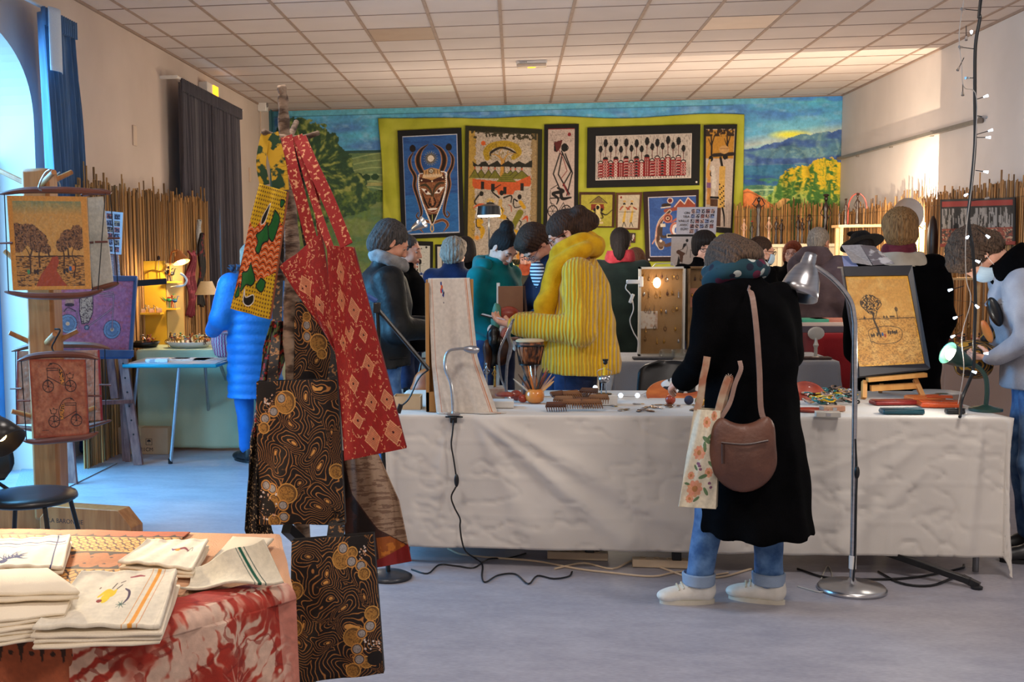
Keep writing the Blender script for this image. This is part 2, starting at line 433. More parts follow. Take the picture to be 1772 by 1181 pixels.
    def build(s,name,m,parent=None,M=None,smooth=1,**k):
        V,F=s.mesh(smooth)
        if M is not None:
            q=np.array(M);V=V@q[:3,:3].T+q[:3,3]
        return link_mesh(name,V,F,m,parent,**k)
# ================================================================== the room
XL,XR,YB,ZC=-3.38,4.27,16.0,3.54
def struct(o):o['kind']='structure';return o
# floor: cold grey vinyl with short streaks
fm=mat('vinyl_floor',(142,140,150),rough=.42,c2=(160,157,165),scale=5,detail=8,stretch=(1,2.6,1),bump=.05,bscale=60,contrast=(.3,.7))
_n=fm.node_tree
def _speck():
    N,L=_n.nodes,_n.links;b=N['Principled BSDF'];src=b.inputs['Base Color'].links[0].from_socket
    t=N.new('ShaderNodeTexNoise');t.inputs['Scale'].default_value=60;t.inputs['Detail'].default_value=3
    m=N.new('ShaderNodeMapping');m.inputs['Scale'].default_value=(.55,2.2,1);tc=N.new('ShaderNodeTexCoord');L.new(tc.outputs['Object'],m.inputs[0]);L.new(m.outputs[0],t.inputs[0])
    c=N.new('ShaderNodeValToRGB');c.color_ramp.elements[0].position=.40;c.color_ramp.elements[0].color=(.88,.88,.88,1);c.color_ramp.elements[1].position=.62;c.color_ramp.elements[1].color=(1.05,1.04,1.03,1)
    x=N.new('ShaderNodeMix');x.data_type='RGBA';x.blend_type='MULTIPLY';x.inputs[0].default_value=1;L.new(t.outputs['Fac'],c.inputs[0]);L.new(src,x.inputs[6]);L.new(c.outputs[0],x.inputs[7]);L.new(x.outputs[2],b.inputs['Base Color'])
_speck()
struct(MB().bx(XL-1.6,XR+.1,-1.5,YB+.1,-.1,0).build('floor',fm))
wallm=mat('cream_plaster',(198,180,168),rough=.9,c2=(208,190,178),scale=1.3,bump=.06,bscale=90)
wallr=mat('pale_plaster',(202,190,182),rough=.9,c2=(214,202,194),scale=1.1,bump=.06,bscale=90)
# left wall with a basket-arched opening
AY,AW,AZ,AH=6.56,1.37,2.45,.68
def arch(t):  # t in -1..1
    return AZ+AH*max(0,1-abs(t)**2.5)**(1/2.5)
mb=MB();T=.55
ts=[math.sin(PI/2*(-1+2*i/40)) for i in range(41)]
x0,x1=XL-T,XL
mb.bx(x0,x1,-1.5,AY-AW,0,ZC+.1);mb.bx(x0,x1,AY+AW,11.75,0,ZC+.1);mb.bx(x0,x1,13.05,YB+.1,0,ZC+.1)
mb.bx(x0,x1,11.75,13.05,3.05,ZC+.1);mb.bx(x0,x1,11.75,13.05,0,.9)
V=[];F=[]
for t in ts:
    y=AY+AW*t;z=arch(t);V+=[(x1,y,z),(x1,y,ZC+.1),(x0,y,z),(x0,y,ZC+.1)]
for i in range(40):
    a,b=4*i,4*i+4;F+=[(a,a+1,b+1,b),(a+2,b+2,b+3,a+3),(a,b,b+2,a+2)]
mb.add(V,F)
struct(mb.build('wall_left',wallm,smooth=False))
struct(MB().bx(XR,XR+.15,-1.5,YB+.1,0,ZC+.1).build('wall_right',wallr,smooth=False))
struct(MB().bx(XL-.1,XR,YB+.01,YB+.15,0,ZC+.1).build('wall_back',mat('teal_paint',(60,110,120),c2=(70,125,130),scale=2),smooth=False))
# painted mural: canvas in photo-like units, 0..1000 across, 0..290 down from the ceiling
M=CV(0,0,1000,300,820,(70,130,165));X,Y=M.X,M.Y
n1=fbm(X/55,Y/16,3,5);n2=fbm(X/18,Y/8,9,4);n3=fbm(X/140,Y/50,5,4)
M.put(np.clip((n1-.42)*4,0,1)*.8,(62,98,150));M.put(np.clip((n3-.5)*5,0,1)*.7,(75,155,175))
M.put(np.clip((n2-.55)*5,0,1)*.55,(115,150,175));M.put((Y<12)*.5,(90,155,160))
M.put(np.clip((X-830)/60,0,1)*np.clip((Y-25)/30,0,1)*.75,(105,165,178));M.put(np.clip(1-np.abs(Y-75+(X-900)*.15)/16,0,1)*(X>830)*.7,(175,170,150))
M.put(np.clip(1-np.hypot((X-915)/40,(Y-66)/9),0,1)*1.2,(215,200,60));M.put(np.clip((n1-.5)*6,0,1)*np.clip((X-870)/60,0,1)*np.clip((60-Y)/30,0,1)*.7,(55,105,175))
M.put((Y<13)&(Y>11.5)&(X<820),(45,90,110))
# right: blue mountains, woods, yellow crown
mt=92-34*np.clip((X-850)/150,0,1)+8*(fbm(X/24,X*0,4,3)-.5)*2-8*np.exp(-((X-925)/18)**2)
sw=fbm(X/6+3*n1,Y/14+5*n2,21,4)
g=(Y>mt)&(X>820);M.put(g*.95,(70,105,125));M.put(g*np.clip((sw-.45)*5,0,1)*.7,(110,140,140));M.put(g*(Y>118)*.6,(30,90,130));M.put(g*np.clip((n1-.52)*7,0,1)*.6,(40,60,130));M.put(g*(Y>140)*np.clip((n2-.4)*5,0,1),(60,115,90))
g=(Y>150+5*n2*2)&(X>820);M.put(g*.8,(70,110,75));M.put(g*np.clip((sw-.5)*6,0,1)*.8,(140,160,110));M.put((np.abs(Y-158-8*n3)<1.5)&(X>825)&(X<905),(150,175,130));M.put((np.abs(Y-171-4*n3)<1.3)&(X>825)&(X<915),(160,180,110))
cr1=np.maximum.reduce([1-np.hypot((X-cx)/rx,(Y-cy)/ry) for cx,cy,rx,ry in [(935,160,42,38),(975,150,38,42),(915,182,38,24),(980,185,40,26),(945,185,45,25)]])+.25*(sw-.5)
M.put(cr1>0,(55,95,40));M.put((cr1>0)*np.clip((sw-.42)*5,0,1),(100,130,50));M.put((cr1>0)*np.clip((sw-.52)*7,0,1)*.8,(150,165,90))
yl=np.clip((175-Y)/34+(X-950)/120+(sw-.5),0,1)*(cr1>0);M.put(yl*np.clip((sw-.42)*6,0,1)*.9,(190,155,30))
M.poly([(820,172),(845,158),(868,172),(892,190),(872,196),(820,190)],(190,110,60));M.line([(820,188),(846,164),(890,190)],1.5,(120,70,40));M.poly([(918,178),(905,176),(892,186),(898,196)],(200,150,90))
# left: fields, big olive tree
g=(Y>78)&(X<215);M.put(g*.95,(72,96,62));M.put(g*np.clip((n1-.4)*5,0,1)*.7,(108,118,72));M.put((np.abs(Y-79)<2)&(X<215),(40,66,60))
for k in range(6):M.line([(150,92+k*11),(190,84+k*12),(240,78+k*16)],1.6,(150,160,110),.7)
M.rect(110,135,215,142,(140,130,80),.7)
for cx,cy,r in [(165,124,9),(180,126,8),(150,126,7),(196,125,7),(205,160,14)]:M.disc(cx,cy,r,(32,56,36),r*.8)
c2=np.maximum.reduce([1-np.hypot((X-cx)/rx,(Y-cy)/ry) for cx,cy,rx,ry in [(70,72,62,50),(45,100,55,60),(95,110,60,55),(130,140,48,36),(50,40,34,26),(120,165,80,34),(60,160,70,60)]])+.35*(fbm(X/9+2*n1,Y/9,33,3)-.5)
ang=np.arctan2(Y-110,X-75);ray_=fbm(ang*9,np.hypot(X-75,Y-110)/11,12,4)
M.put(c2>0,(38,62,44));M.put((c2>0)*np.clip((ray_-.48)*6,0,1),(84,100,52));M.put((c2>0)*np.clip((ray_-.62)*9,0,1),(125,132,72))
g=(Y>150)&(X<215);M.put(g*np.clip((sw-.42)*4,0,1)*.6,(84,104,46));M.rect(0,0,14,300,(56,104,112),.8);M.put((np.abs(X-31)<6)&(Y<60),(52,98,112))
M.grain(.12,.2,1,1,5)
xa,xb=-3.43,XR
o=struct(sheet('trim_mural',M,lambda u,v:(xa+(xb-xa)*u,YB+0*u,ZC-v*2.27),paint_mat('mural_paint',rough=.8,bump=.3,bscale=60),solid=.006,gain=1.32))
for i,(x,y0,w) in enumerate([(-3.40,16,.05),(-3.24,15.96,.09)]):struct(MB().bx(x,x+w,15.90,15.99,1.0,ZC).build('trim_%d'%(i+1),mat('teal_pipe',(64,112,120),c2=(58,100,110),scale=9)))
# ceiling: slabs of tiles and T-bars
tm=mat('ceiling_tile',(204,190,184),rough=.95,c2=(212,198,192),scale=1.2,bump=.25,bscale=240)
struct(MB().bx(XL-.55,XR+.1,-1.5,YB+.1,ZC,ZC+.1).build('ceiling',tm))
bar=MB();XS=[-2.522+.6*k for k in range(-2,12)];YS=[15.24-.6*j for j in range(-1,27)]
for x in XS:
    if XL<x<XR:bar.bx(x-.014,x+.014,0,YB,ZC-.006,ZC+.001)
struct(bar.build('trim_ceiling',mat('ceiling_rail',(158,132,116),c2=(168,142,126),scale=8),smooth=False))
bar=MB()
for y in YS:bar.bx(XL,XR,y-.007,y+.007,ZC-.004,ZC+.001)
bar.bx(XL,XL+.02,0,YB,ZC-.02,ZC);bar.bx(XR-.02,XR,0,YB,ZC-.02,ZC);bar.bx(XL,XR,YB-.02,YB,ZC-.015,ZC)
struct(bar.build('trim_ceiling_cross',mat('ceiling_rail_thin',(150,126,112),c2=(160,136,120),scale=8),smooth=False))
def cell(px,py):
    p=atZ(px,py,ZC);kx=math.floor((p.x+2.522)/.6);ky=math.floor((15.24-p.y)/.6)
    return -2.522+.6*kx,15.24-.6*(ky+1)
for px,py,nm,lb,c in [(695,62,'ceiling_tile','tan-stained square ceiling tile in the row above the blue mask banner',(178,150,128)),(747,155,'ceiling_tile','pale new ceiling tile close to the mural wall',(222,214,205)),(1285,38,'ceiling_panel','unlit translucent light panel set in the tiled ceiling',(226,200,180))]:
    x,y=cell(px,py);o=MB().bx(x+.016,x+.584,y+.01,y+.59,ZC-.003,ZC+.02).build(nm,mat('tile_%d'%px,c,c2=[k+5 for k in c],scale=5,bump=.1,bscale=200),smooth=False)
    tag(o,lb,'ceiling panel' if 'panel' in nm else 'ceiling tile')
p=atZ(920,106,ZC)
t=thing('emergency_light','white emergency light with an orange lamp on the ceiling','emergency light',(p.x,p.y,ZC-.07))
MB().bx(p.x-.16,p.x+.16,p.y-.07,p.y+.07,ZC-.03,ZC).build('base',mat('white_plastic',(225,220,215),rough=.4,c2=(232,228,222),scale=9),t,bevel=.005)
MB().bx(p.x-.155,p.x+.155,p.y-.06,p.y+.05,ZC-.065,ZC-.03).build('diffuser',mat('frosted_plastic',(215,195,175),rough=.35,c2=(225,205,185),scale=6),t,bevel=.012)
MB().ball((p.x,p.y-.02,ZC-.067),(.045,.02,.008)).build('bulb',mat('orange_glow',(255,170,40),emit=(255,165,30),es=3),t)
MB().bx(p.x-.13,p.x-.05,p.y-.0715,p.y-.07,ZC-.024,ZC-.01).build('label',mat('grey_print',(120,115,110),c2=(200,200,200),scale=300),t)
# emergency exit light over the dark curtains
a=atX(365,157,XL+.08)
t=thing('exit_light','small glowing orange emergency light above the dark curtains','emergency light',(XL,a.y,a.z-.06))
MB().bx(XL,XL+.1,a.y-.22,a.y+.26,a.z-.07,a.z+.07).build('housing',MATS['white_plastic'],t,bevel=.01)
g=MB()
for k in range(4):g.bx(XL+.1,XL+.112,a.y+.0+k*.055,a.y+.035+k*.055,a.z-.06,a.z+.06)
g.build('lamp',mat('orange_tube',(255,180,50),emit=(255,170,35),es=2.5),t)
# door frame and outside ground
bl=mat('blue_paint',(70,150,205),rough=.5,c2=(60,135,190),scale=6)
fr=MB();fr.bx(-3.76,-3.68,AY+AW-.13,AY+AW,0,2.25);fr.bx(-3.76,-3.68,AY-AW,AY-AW+.13,0,2.25);fr.bx(-3.76,-3.68,AY-AW,AY+AW,2.17,2.27);fr.bx(-3.80,-3.72,AY+AW-.22,AY+AW-.14,0,2.17)
struct(fr.build('door_1',bl,bevel=.006))
struct(MB().bx(-8,XL-1.6,2,11,-.12,-.02).build('terrain_outside',mat('paving',(150,150,150),c2=(165,165,165),scale=3)))
# window behind the dark curtains
wf=MB();wf.bx(-3.86,-3.80,11.75,13.05,.9,.97);wf.bx(-3.86,-3.80,11.75,13.05,2.98,3.05)
for y in (11.75,12.37,12.98):wf.bx(-3.86,-3.80,y,y+.07,.9,3.05)
w=struct(wf.build('window_1',mat('white_wood',(225,225,225),c2=(235,235,235),scale=4),smooth=False))
MB().bx(-3.835,-3.825,11.8,13.0,.95,3.0).build('pane',mat('sky_glass',(150,200,240),rough=.1,emit=(150,205,250),es=1.2),w)
# wall socket plates and a sensor
for px,py,X0,s_,lb in [(232,235,XL,.05,'small cream switch plate high on the plain wall between the curtains'),(432,303,XL,.045,'small cream plate on the wall beyond the dark curtains')]:
    a=atX(px,py,X0);tag(MB().bx(X0,X0+.012,a.y-s_,a.y+s_,a.z-.09,a.z+.09).build('wall_plate',mat('cream_plastic',(205,180,160),rough=.5,c2=(210,186,166),scale=8),bevel=.004),lb,'wall plate')
a=atX(447,180,XL)
t=thing('motion_sensor','white motion sensor box in the corner by the mural','sensor',(XL,a.y,a.z-.1))
MB().bx(XL,XL+.12,a.y-.07,a.y+.07,a.z-.1,a.z+.07).build('housing',MATS['white_plastic'],t,bevel=.01)
MB().ball((XL+.12,a.y-.03,a.z-.02),(.02,.035,.035)).build('lens',mat('grey_lens',(120,110,105),rough=.2),t)
MB().tube([(XL+.03,a.y,a.z-.1),(XL+.02,a.y,a.z-.5),(XL+.03,a.y+.02,a.z-1.0)],.008,6).build('cord',MATS['cream_plastic'],t)
# wall rail on the right wall
rr=MB().beam((XR-.04,15.95,2.71),(XR-.04,11.3,2.69),.05,.035);t=rr.build('wall_rail',mat('grey_metal',(150,140,130),rough=.4,metal=.5,c2=(140,130,122),scale=10))
tag(t,'thin grey metal rail along the pale wall','rail')
rb=MB()
for y in (11.35,12.6,13.9,15.2):rb.bx(XR-.03,XR,y-.02,y+.02,2.67,2.73)
rb.build('bracket',MATS['grey_metal'],t)
# ------------------------------------------------------------------ reed fences
def reeds(name,a,b,z0,z1,lab,n,ztop=None,seed=1,tone=(178,132,78)):
    rnd=random.Random(seed);a,b=Vector(a),Vector(b);d=(b-a).normalized();nn=Vector((-d.y,d.x,0));L=(b-a).length
    V=[];F=[];C=[]
    for k in range(n):
        s_=(k+rnd.random()*.8)/n*L;off=rnd.choice((-.012,0,.012))+rnd.uniform(-.004,.004);r=rnd.uniform(.0045,.009)
        h=z1+rnd.uniform(-.05,.05)+(rnd.uniform(.02,.12) if rnd.random()<.12 else 0)+(ztop(s_/L) if ztop else 0);lean=rnd.uniform(-.02,.02);br=rnd.uniform(.62,1.15);gg=rnd.uniform(-10,12)
        for z,m in ((z0,0),(z0*.5+h*.5,.6),(h,1)):
            c=a+d*(s_+lean*m)+nn*off
            for q in range(5):
                an=2*PI*q/5;V.append(c+d*(math.cos(an)*r)+nn*(math.sin(an)*r)+Vector((0,0,z)));C.append([max(0,min(255,(tone[0]+gg)*br))/255,max(0,min(255,(tone[1]+gg*.6)*br))/255,tone[2]*br/255])
        o=len(V)-15
        for i in (0,1):
            for q in range(5):F.append((o+i*5+q,o+i*5+(q+1)%5,o+i*5+5+(q+1)%5,o+i*5+5+q))
        F.append((o+10,o+11,o+12,o+13));F[-1]=tuple(o+10+q for q in range(5))
    o=link_mesh(name,[tuple(v) for v in V],F,mat('reed',attr=True,rough=.7,scale=90,stretch=(1,1,.12),contrast=(.3,.7)),colors=C,smooth=True)
    w=MB()
    for z in (z0+.15,(z0+z1)/2,z1-.12):w.tube([a+nn*s2+Vector((0,0,z)) for s2 in (.02,)]+[b+nn*.02+Vector((0,0,z))],.0015,4)
    w.build('binding_wire',mat('wire',(90,80,70),metal=.8,rough=.5),o)
    return tag(o,lab,'reed fence')
reeds('reed_fence',(-3.1,7.95,0),(-3.1,11.46,0),.0,2.07,'tall reed screen along the wall between the two curtains',330,seed=2)
reeds('reed_fence',(XR-.12,15.6,0),(2.85,15.62,0),.0,2.08,'reed screen in front of the mural trees, behind the figurine shelf',150,seed=3,tone=(205,152,92))
reeds('reed_fence',(XR-.1,10.0,0),(XR-.1,15.6,0),.0,2.07,'reed screen along the pale wall behind the fringed rug',470,seed=4,ztop=lambda s_:-.1*s_,tone=(190,140,88))
# ------------------------------------------------------------------ curtains
def curtain(name,X0,y0,y1,z0,z1,c,c2,lab,waves,amp,gather=None,seed=0):
    m=mat('curtain_%s'%c[2],c,rough=.85,c2=c2,scale=30,stretch=(1,1,.1),bump=.1,bscale=300,sheen=.2)
    t=thing(name,lab,'curtain',(X0,(y0+y1)/2,z0))
    def fn(u,v):
        g=gather(v) if gather else (0,1);y=y0+(y1-y0)*(g[0]+(g[1]-g[0])*u)
        ph=waves*2*PI*u+1.2*np.sin(3*v+5*u+seed);a_=amp*(.45+.55*v)*(1+.35*np.sin(7*u+seed))
        return X0+a_*np.sin(ph)+.3*a_*np.sin(2.3*ph+v*2),y+.4*a_*np.cos(ph*1.0),z1-(z1-z0)*v
    grid_obj('fabric',220,50,fn,m,t,solid=.004)
    def fh(u,v):
        g=gather(0) if gather else (0,1)
        return X0+.02+.018*np.sin(waves*2.2*2*PI*u),y0+(y1-y0)*(g[0]+(g[1]-g[0])*u),z1+.03-.12*v
    grid_obj('heading',260,5,fh,m,t,solid=.006)
    return t
c1=curtain('curtain',XL+.2,7.62,8.3,.3,3.2,(72,100,132),(84,114,148),'blue-grey curtain gathered beside the bright arched doorway',7,.045,gather=lambda v:(.0+.12*np.sin(v*3),.86+.14*np.sin(np.minimum(v*4,PI/2))),seed=1)
g=grid_obj('lining',10,12,lambda u,v:(XL+.28+.03*np.sin(3*u),7.58+.2*u,3.22-.42*v),mat('white_lining',(205,212,220),c2=(190,200,212),scale=120,stretch=(1,1,3)),c1,solid=.003)
curtain('curtain',XL+.16,11.02,12.38,.75,3.22,(62,58,66),(72,67,76),'dark grey curtain half nearer the arched doorway',11,.04,seed=2)
curtain('curtain',XL+.16,12.42,13.5,.75,3.22,(60,57,66),(70,66,76),'dark grey curtain half nearer the mural wall',9,.04,seed=5)
for y0,y1,lb in ((5.0,8.36,'white curtain rail over the arched doorway'),(10.9,13.6,'white curtain rail over the dark curtains')):
    t=thing('curtain_rail',lb,'curtain rail',(XL,y0,3.22));MB().tube([(XL+.17,y0,3.25),(XL+.17,y1,3.25)],.012,8).build('rail',MATS['white_plastic'],t)
    b=MB()
    for y in (y0+.02,y1-.06):b.bx(XL,XL+.17,y,y+.03,3.235,3.265)
    b.build('bracket',MATS['white_plastic'],t)
# ================================================================== people
SKIN=mat('skin',(226,172,146),rough=.55,c2=(216,158,132),scale=25)
SKIN2=mat('skin_warm',(222,158,128),rough=.55,c2=(208,140,112),scale=25)
def hairmat(n,a,b):return mat(n,a,rough=.7,spec=.3,c2=b,scale=40,detail=4,stretch=(5,5,.5),bump=.8,contrast=(.3,.7))
H_DARK=hairmat('hair_black_brown',(9,6,6),(34,22,17));H_BROWN=hairmat('hair_brown',(22,13,9),(84,56,38));H_GREY=hairmat('hair_grey',(104,94,84),(186,172,156))
H_BLOND=hairmat('hair_blond',(84,56,28),(176,132,82));H_RED=hairmat('hair_auburn',(70,24,8),(150,64,28));H_ASH=hairmat('hair_ash_brown',(26,20,16),(112,88,70));H_SALT=hairmat('hair_salt_pepper',(22,19,18),(100,92,88))
EYEW=mat('eye_white',(196,186,180),rough=.3,c2=(204,194,188),scale=9);IRIS=mat('iris',(40,28,22),rough=.1,c2=(50,34,26),scale=99);LIP=mat('lips',(176,92,84),rough=.4,c2=(168,84,78),scale=60)
BLK=mat('black_plastic',(14,14,15),rough=.35,c2=(20,20,22),scale=12)
def fabric(n,a,b=None,**k):
    b=b or [min(255,q+10) for q in a];d=dict(rough=.9,scale=9,bump=.35,bscale=260,sheen=.08,spec=.2);d.update(k);return mat(n,a,c2=b,**d)
def Rx(a):return np.array(Matrix.Rotation(a,3,'X'))
def Rzm(a):return np.array(Matrix.Rotation(a,3,'Z'))
def Rym(a):return np.array(Matrix.Rotation(a,3,'Y'))
def warper(bends):
    """bends: (z0, z1, angle) bows the spine forward between heights z0 and z1"""
    def w(V):
        V=np.array(V,float).reshape(-1,3)
        for z0,z1,a in sorted(bends,reverse=True):
            k=a/(z1-z0);z=V[:,2];th=np.clip(z-z0,0,z1-z0)*k;up=z>z0;rest=np.maximum(z-z1,0)
            y=(1-np.cos(th))/k+V[:,1]*np.cos(th)+rest*np.sin(th);zz=z0+np.sin(th)/k-V[:,1]*np.sin(th)+rest*np.cos(th)
            V=np.where(up[:,None],np.stack([V[:,0],y,zz],-1),V)
        return V
    return w
def folds(s,a,f=24.,seed=0):
    r=random.Random(seed);q=[(r.uniform(-1,1),r.uniform(-1,1),r.uniform(-1,1),r.uniform(0,6)) for _ in range(4)]
    s.disp(lambda X,Y,Z:a*sum(np.sin(f*(A*X+B*Y+C*Z)+P+2*np.sin(9*Z+5*A*X)) for A,B,C,P in q)/2);return s
def hand(S,w,d,n,curl=.5,thumb=1,k=1.0,spread=.0):
    """five-fingered hand: wrist w, finger direction d, palm normal n, thumb on side +1/-1 of d x n"""
    w,d,n=Vector(w),Vector(d).normalized(),Vector(n);n=(n-d*n.dot(d)).normalized();x=d.cross(n)*thumb
    for i in range(4):
        o=(i-1.5)*.0185*k;S.cap(w+x*o*.6,w+d*.082*k+x*(-o),.0135*k,.0115*k,k=.014)
    for i,(L,o) in enumerate([(.070,1.5),(.080,.5),(.074,-.5),(.058,-1.5)]):
        p=w+d*(.082-.004*abs(o))*k+x*(o*.019*k);a=0;c=curl*(1+.12*(i-1))
        for j,f in enumerate((.45,.32,.23)):
            a+=c*(.7,.9,.6)[j];q=p+(d*math.cos(a)+n*math.sin(a)+x*(o*spread*.1))*(L*f*k);S.cap(p,q,(.0092-.0009*j)*k,(.0085-.001*j)*k,k=.003);p=q
    p=w+d*.022*k+x*.026*k;a=.35+curl*.5
    for j,(L,r) in enumerate(((.038,.0118),(.03,.0102),(.022,.009))):
        q=p+(d*(.75+.1*j)+x*(.62-.28*j)+n*(a+.15*j)).normalized()*L*k;S.cap(p,q,r*k,r*.92*k,k=.006);p=q
def person(label,loc,rz,head=(0,0,0),hc=1.56,bends=(),vox=.0055,gvox=.011,skin=None,hair=None,hairm=None,haircut=(),top=None,topm=None,sleeves=True,
           arms=None,legs=None,legm=None,shoes=None,hands=True,sk=1.0,eyes=True,glasses=None,extra=None,headfwd=0.,topname='jacket',armr=(.062,.05,.04),sh=.175,group=None,faces=True,fold=.005,nolegs=False,seedf=3,strands=.004):
    t=thing('person',label,'person',loc,rz,group);skin=skin or SKIN;Wp=warper(bends)
    root=chain_matrix(t)@Matrix.Scale(sk,4)
    def put(S,nm,m,par=t,smooth=1,**k):
        V,F=S.mesh(smooth);V=Wp(V);q=np.array(root);V=V@q[:3,:3].T+q[:3,3];return link_mesh(nm,V,F,m,par,**k)
    def putmb(B,nm,m,par=t,**k):
        B.v=[Wp(v) for v in B.v];q=np.array(root);B.v=[v@q[:3,:3].T+q[:3,3] for v in B.v];return B.build(nm,m,par,**k)
    ho=np.array((0,.015+headfwd,hc));nk=np.array((0,-.01,1.45));R=Rzm(head[1])@Rx(-head[0])@Rym(head[2]);ho=ho+R@np.array((0,.02,.0))-np.array((0,.02,0))
    hp=lambda p:ho+R@np.array(p,float)
    arms=arms or [((-sh,0,1.36),(-sh-.05,-.03,1.08),(-sh-.04,.06,.86),None),((sh,0,1.36),(sh+.05,-.03,1.08),(sh+.04,.06,.86),None)]
    legs=legs or [((-.085,0,.9),(-.09,.01,.48),(-.09,-.02,.09),0.1),((.085,0,.9),(.09,.01,.48),(.09,-.02,.09),-0.1)]
    pts=[hp((0,0,0)),np.array((0,0,0))]+[np.array(q[i]) for q in arms for i in (0,1,2)]+[np.array(q[i]) for q in legs for i in (0,1,2)]
    lo=np.min(pts,0)-.2;hi=np.max(pts,0)+.2;lo[2]=-.01 if not nolegs else .8
    S=SDF(lo,hi,vox)
    # torso, neck, limbs under the clothes
    S.col([(.84,0,0,.135,.095),(.95,0,0,.15,.10),(1.05,0,.005,.12,.085),(1.2,0,.01,.135,.095),(1.32,0,0,.15,.09),(1.38,0,-.005,.12,.07),(1.42,0,-.01,.07,.055)],k=.03)
    S.cap(nk,hp((0,-.03,-.05)),.056,.05,k=.035)
    for a in arms:
        S.cap(a[0],a[1],.042,.036,k=.04);S.cap(a[1],a[2],.036,.024,k=.02)
        if hands and a[3]:hand(S,a[2],*a[3])
        else:S.ell(a[2],(.03,.03,.04),k=.02)
    if not nolegs:
        for l in legs:
            S.cap(l[0],l[1],.07,.05,k=.03);S.cap(l[1],l[2],.05,.035,k=.02);d=Rzm(l[3])@np.array((0,1,0));S.cap(np.array(l[2])-d*.02+(0,0,-.03),np.array(l[2])+d*.12+(0,0,-.05),.03,.022,k=.02)
    E=lambda c,r,k=.015,sub=False,rot=None:S.ell(c,r,R if rot is None else R@rot,k,sub,o=ho) if False else S.ell(hp(c),r,R if rot is None else R@rot,k,sub)
    E((0,-.014,.032),(.073,.094,.083));E((0,.03,-.028),(.057,.06,.082),.03);E((-.036,.01,-.066),(.024,.04,.026),.02);E((.036,.01,-.066),(.024,.04,.026),.02)
    E((0,.066,-.100),(.022,.018,.016),.02);E((-.036,.06,-.03),(.024,.022,.024),.02);E((.036,.06,-.03),(.024,.022,.024),.02)
    S.cap(hp((-.034,.08,.026)),hp((.034,.08,.026)),.011,k=.02)
    for sx in (-1,1):E((sx*.03,.098,.008),(.015,.014,.010),.012,True)
    S.cap(hp((0,.088,.016)),hp((0,.107,-.026)),.008,.0115,k=.012);E((-.0125,.098,-.032),(.008,.009,.007),.008);E((.0125,.098,-.032),(.008,.009,.007),.008)
    S.cap(hp((-.016,.084,-.060)),hp((.016,.084,-.060)),.010,k=.012);E((0,.09,-.053),(.014,.008,.005),.006);E((0,.088,-.067),(.013,.008,.006),.006);E((0,.1,-.0595),(.022,.012,.0018),.003,True)
    for sx in (-1,1):E((sx*.075,-.004,-.008),(.009,.019,.031),.008,False,Rzm(sx*-.3));E((sx*.082,.002,-.006),(.005,.01,.018),.006,True)
    put(S,'body',skin)
    if eyes and faces:
        for sx in (-1,1):
            c=hp((sx*.03,.073,.007));B=MB();B.ball(c,.0125,12,8);e=putmb(B,'eye',EYEW);B=MB();B.ball(hp((sx*.03+.001,.0822,.0025)),(.0066,.004,.0066),10,6,Matrix(R.tolist()));putmb(B,'iris',IRIS,e)
            B=MB();B.tube([hp((sx*.014,.092,.027)),hp((sx*.03,.095,.033)),hp((sx*.048,.083,.026))],[.0025,.0035,.0015],6);putmb(B,'eyebrow',hairm or H_BROWN)
            B=MB();B.tube([hp((sx*.015,.083,.011)),hp((sx*.03,.0865,.0145)),hp((sx*.045,.078,.008))],[.0045,.0065,.0045],6);putmb(B,'eyelid',skin)
        B=MB();B.tube(cr([hp((-.022,.084,-.060)),hp((-.01,.095,-.0565)),hp((0,.097,-.058)),hp((.01,.095,-.0565)),hp((.022,.084,-.060))],3),.0035,6);B.tube(cr([hp((-.02,.085,-.061)),hp((0,.096,-.067)),hp((.02,.085,-.061))],4),.004,6);putmb(B,'lips',LIP)
    if glasses:
        B=MB()
        for sx in (-1,1):
            B.tube([hp((sx*.032+.024*math.cos(a),.106-.004*abs(math.cos(a)),.004+.016*math.sin(a))) for a in [2*PI*i/16 for i in range(16)]],.0022,6,closed=True)
            B.tube([hp((sx*.056,.104,.01)),hp((sx*.077,.07,.01)),hp((sx*.082,-.01,.0))],.002,6)
        B.tube([hp((-.009,.107,.007)),hp((0,.11,.01)),hp((.009,.107,.007))],.002,6);g=putmb(B,'glasses_frame',glasses)
        B=MB()
        for sx in (-1,1):B.ball(hp((sx*.032,.105,.004)),(.023,.0012,.015),12,6,Matrix(R.tolist()))
        putmb(B,'lens',mat('clear_lens',(240,240,240),rough=.05,trans=.9,alpha=.25,c2=(250,250,250),scale=5),g)
    if hair:
        cs=[hp(h[0]) for h in hair];lo=np.min(cs,0)-.2;hi=np.max(cs,0)+.2;Hh=SDF(lo,hi,.005)
        for h in hair:Hh.ell(hp(h[0]),h[1],R@(Rx(h[2]) if len(h)>2 else np.eye(3)),.02)
        for h in haircut:Hh.ell(hp(h[0]),h[1],R,.006,True)
        Ri=R.T
        def strand(X,Y,Z):
            x,y,z=X-ho[0],Y-ho[1],Z-ho[2];a=Ri[0,0]*x+Ri[0,1]*y+Ri[0,2]*z;b=Ri[1,0]*x+Ri[1,1]*y+Ri[1,2]*z;c=Ri[2,0]*x+Ri[2,1]*y+Ri[2,2]*z
            an=np.arctan2(a,b+.02);return strands*.6*(np.sin(26*an+1.2*np.sin(17*c+2)+9*b)*.5+np.sin(53*an+11*c+20*b)*.35+.7*np.sin(60*c+9*an+3*np.sin(40*b))*np.sin(50*b+5*an)*(strands>.0085))
        Hh.disp(strand);put(Hh,'hair',hairm or H_BROWN)
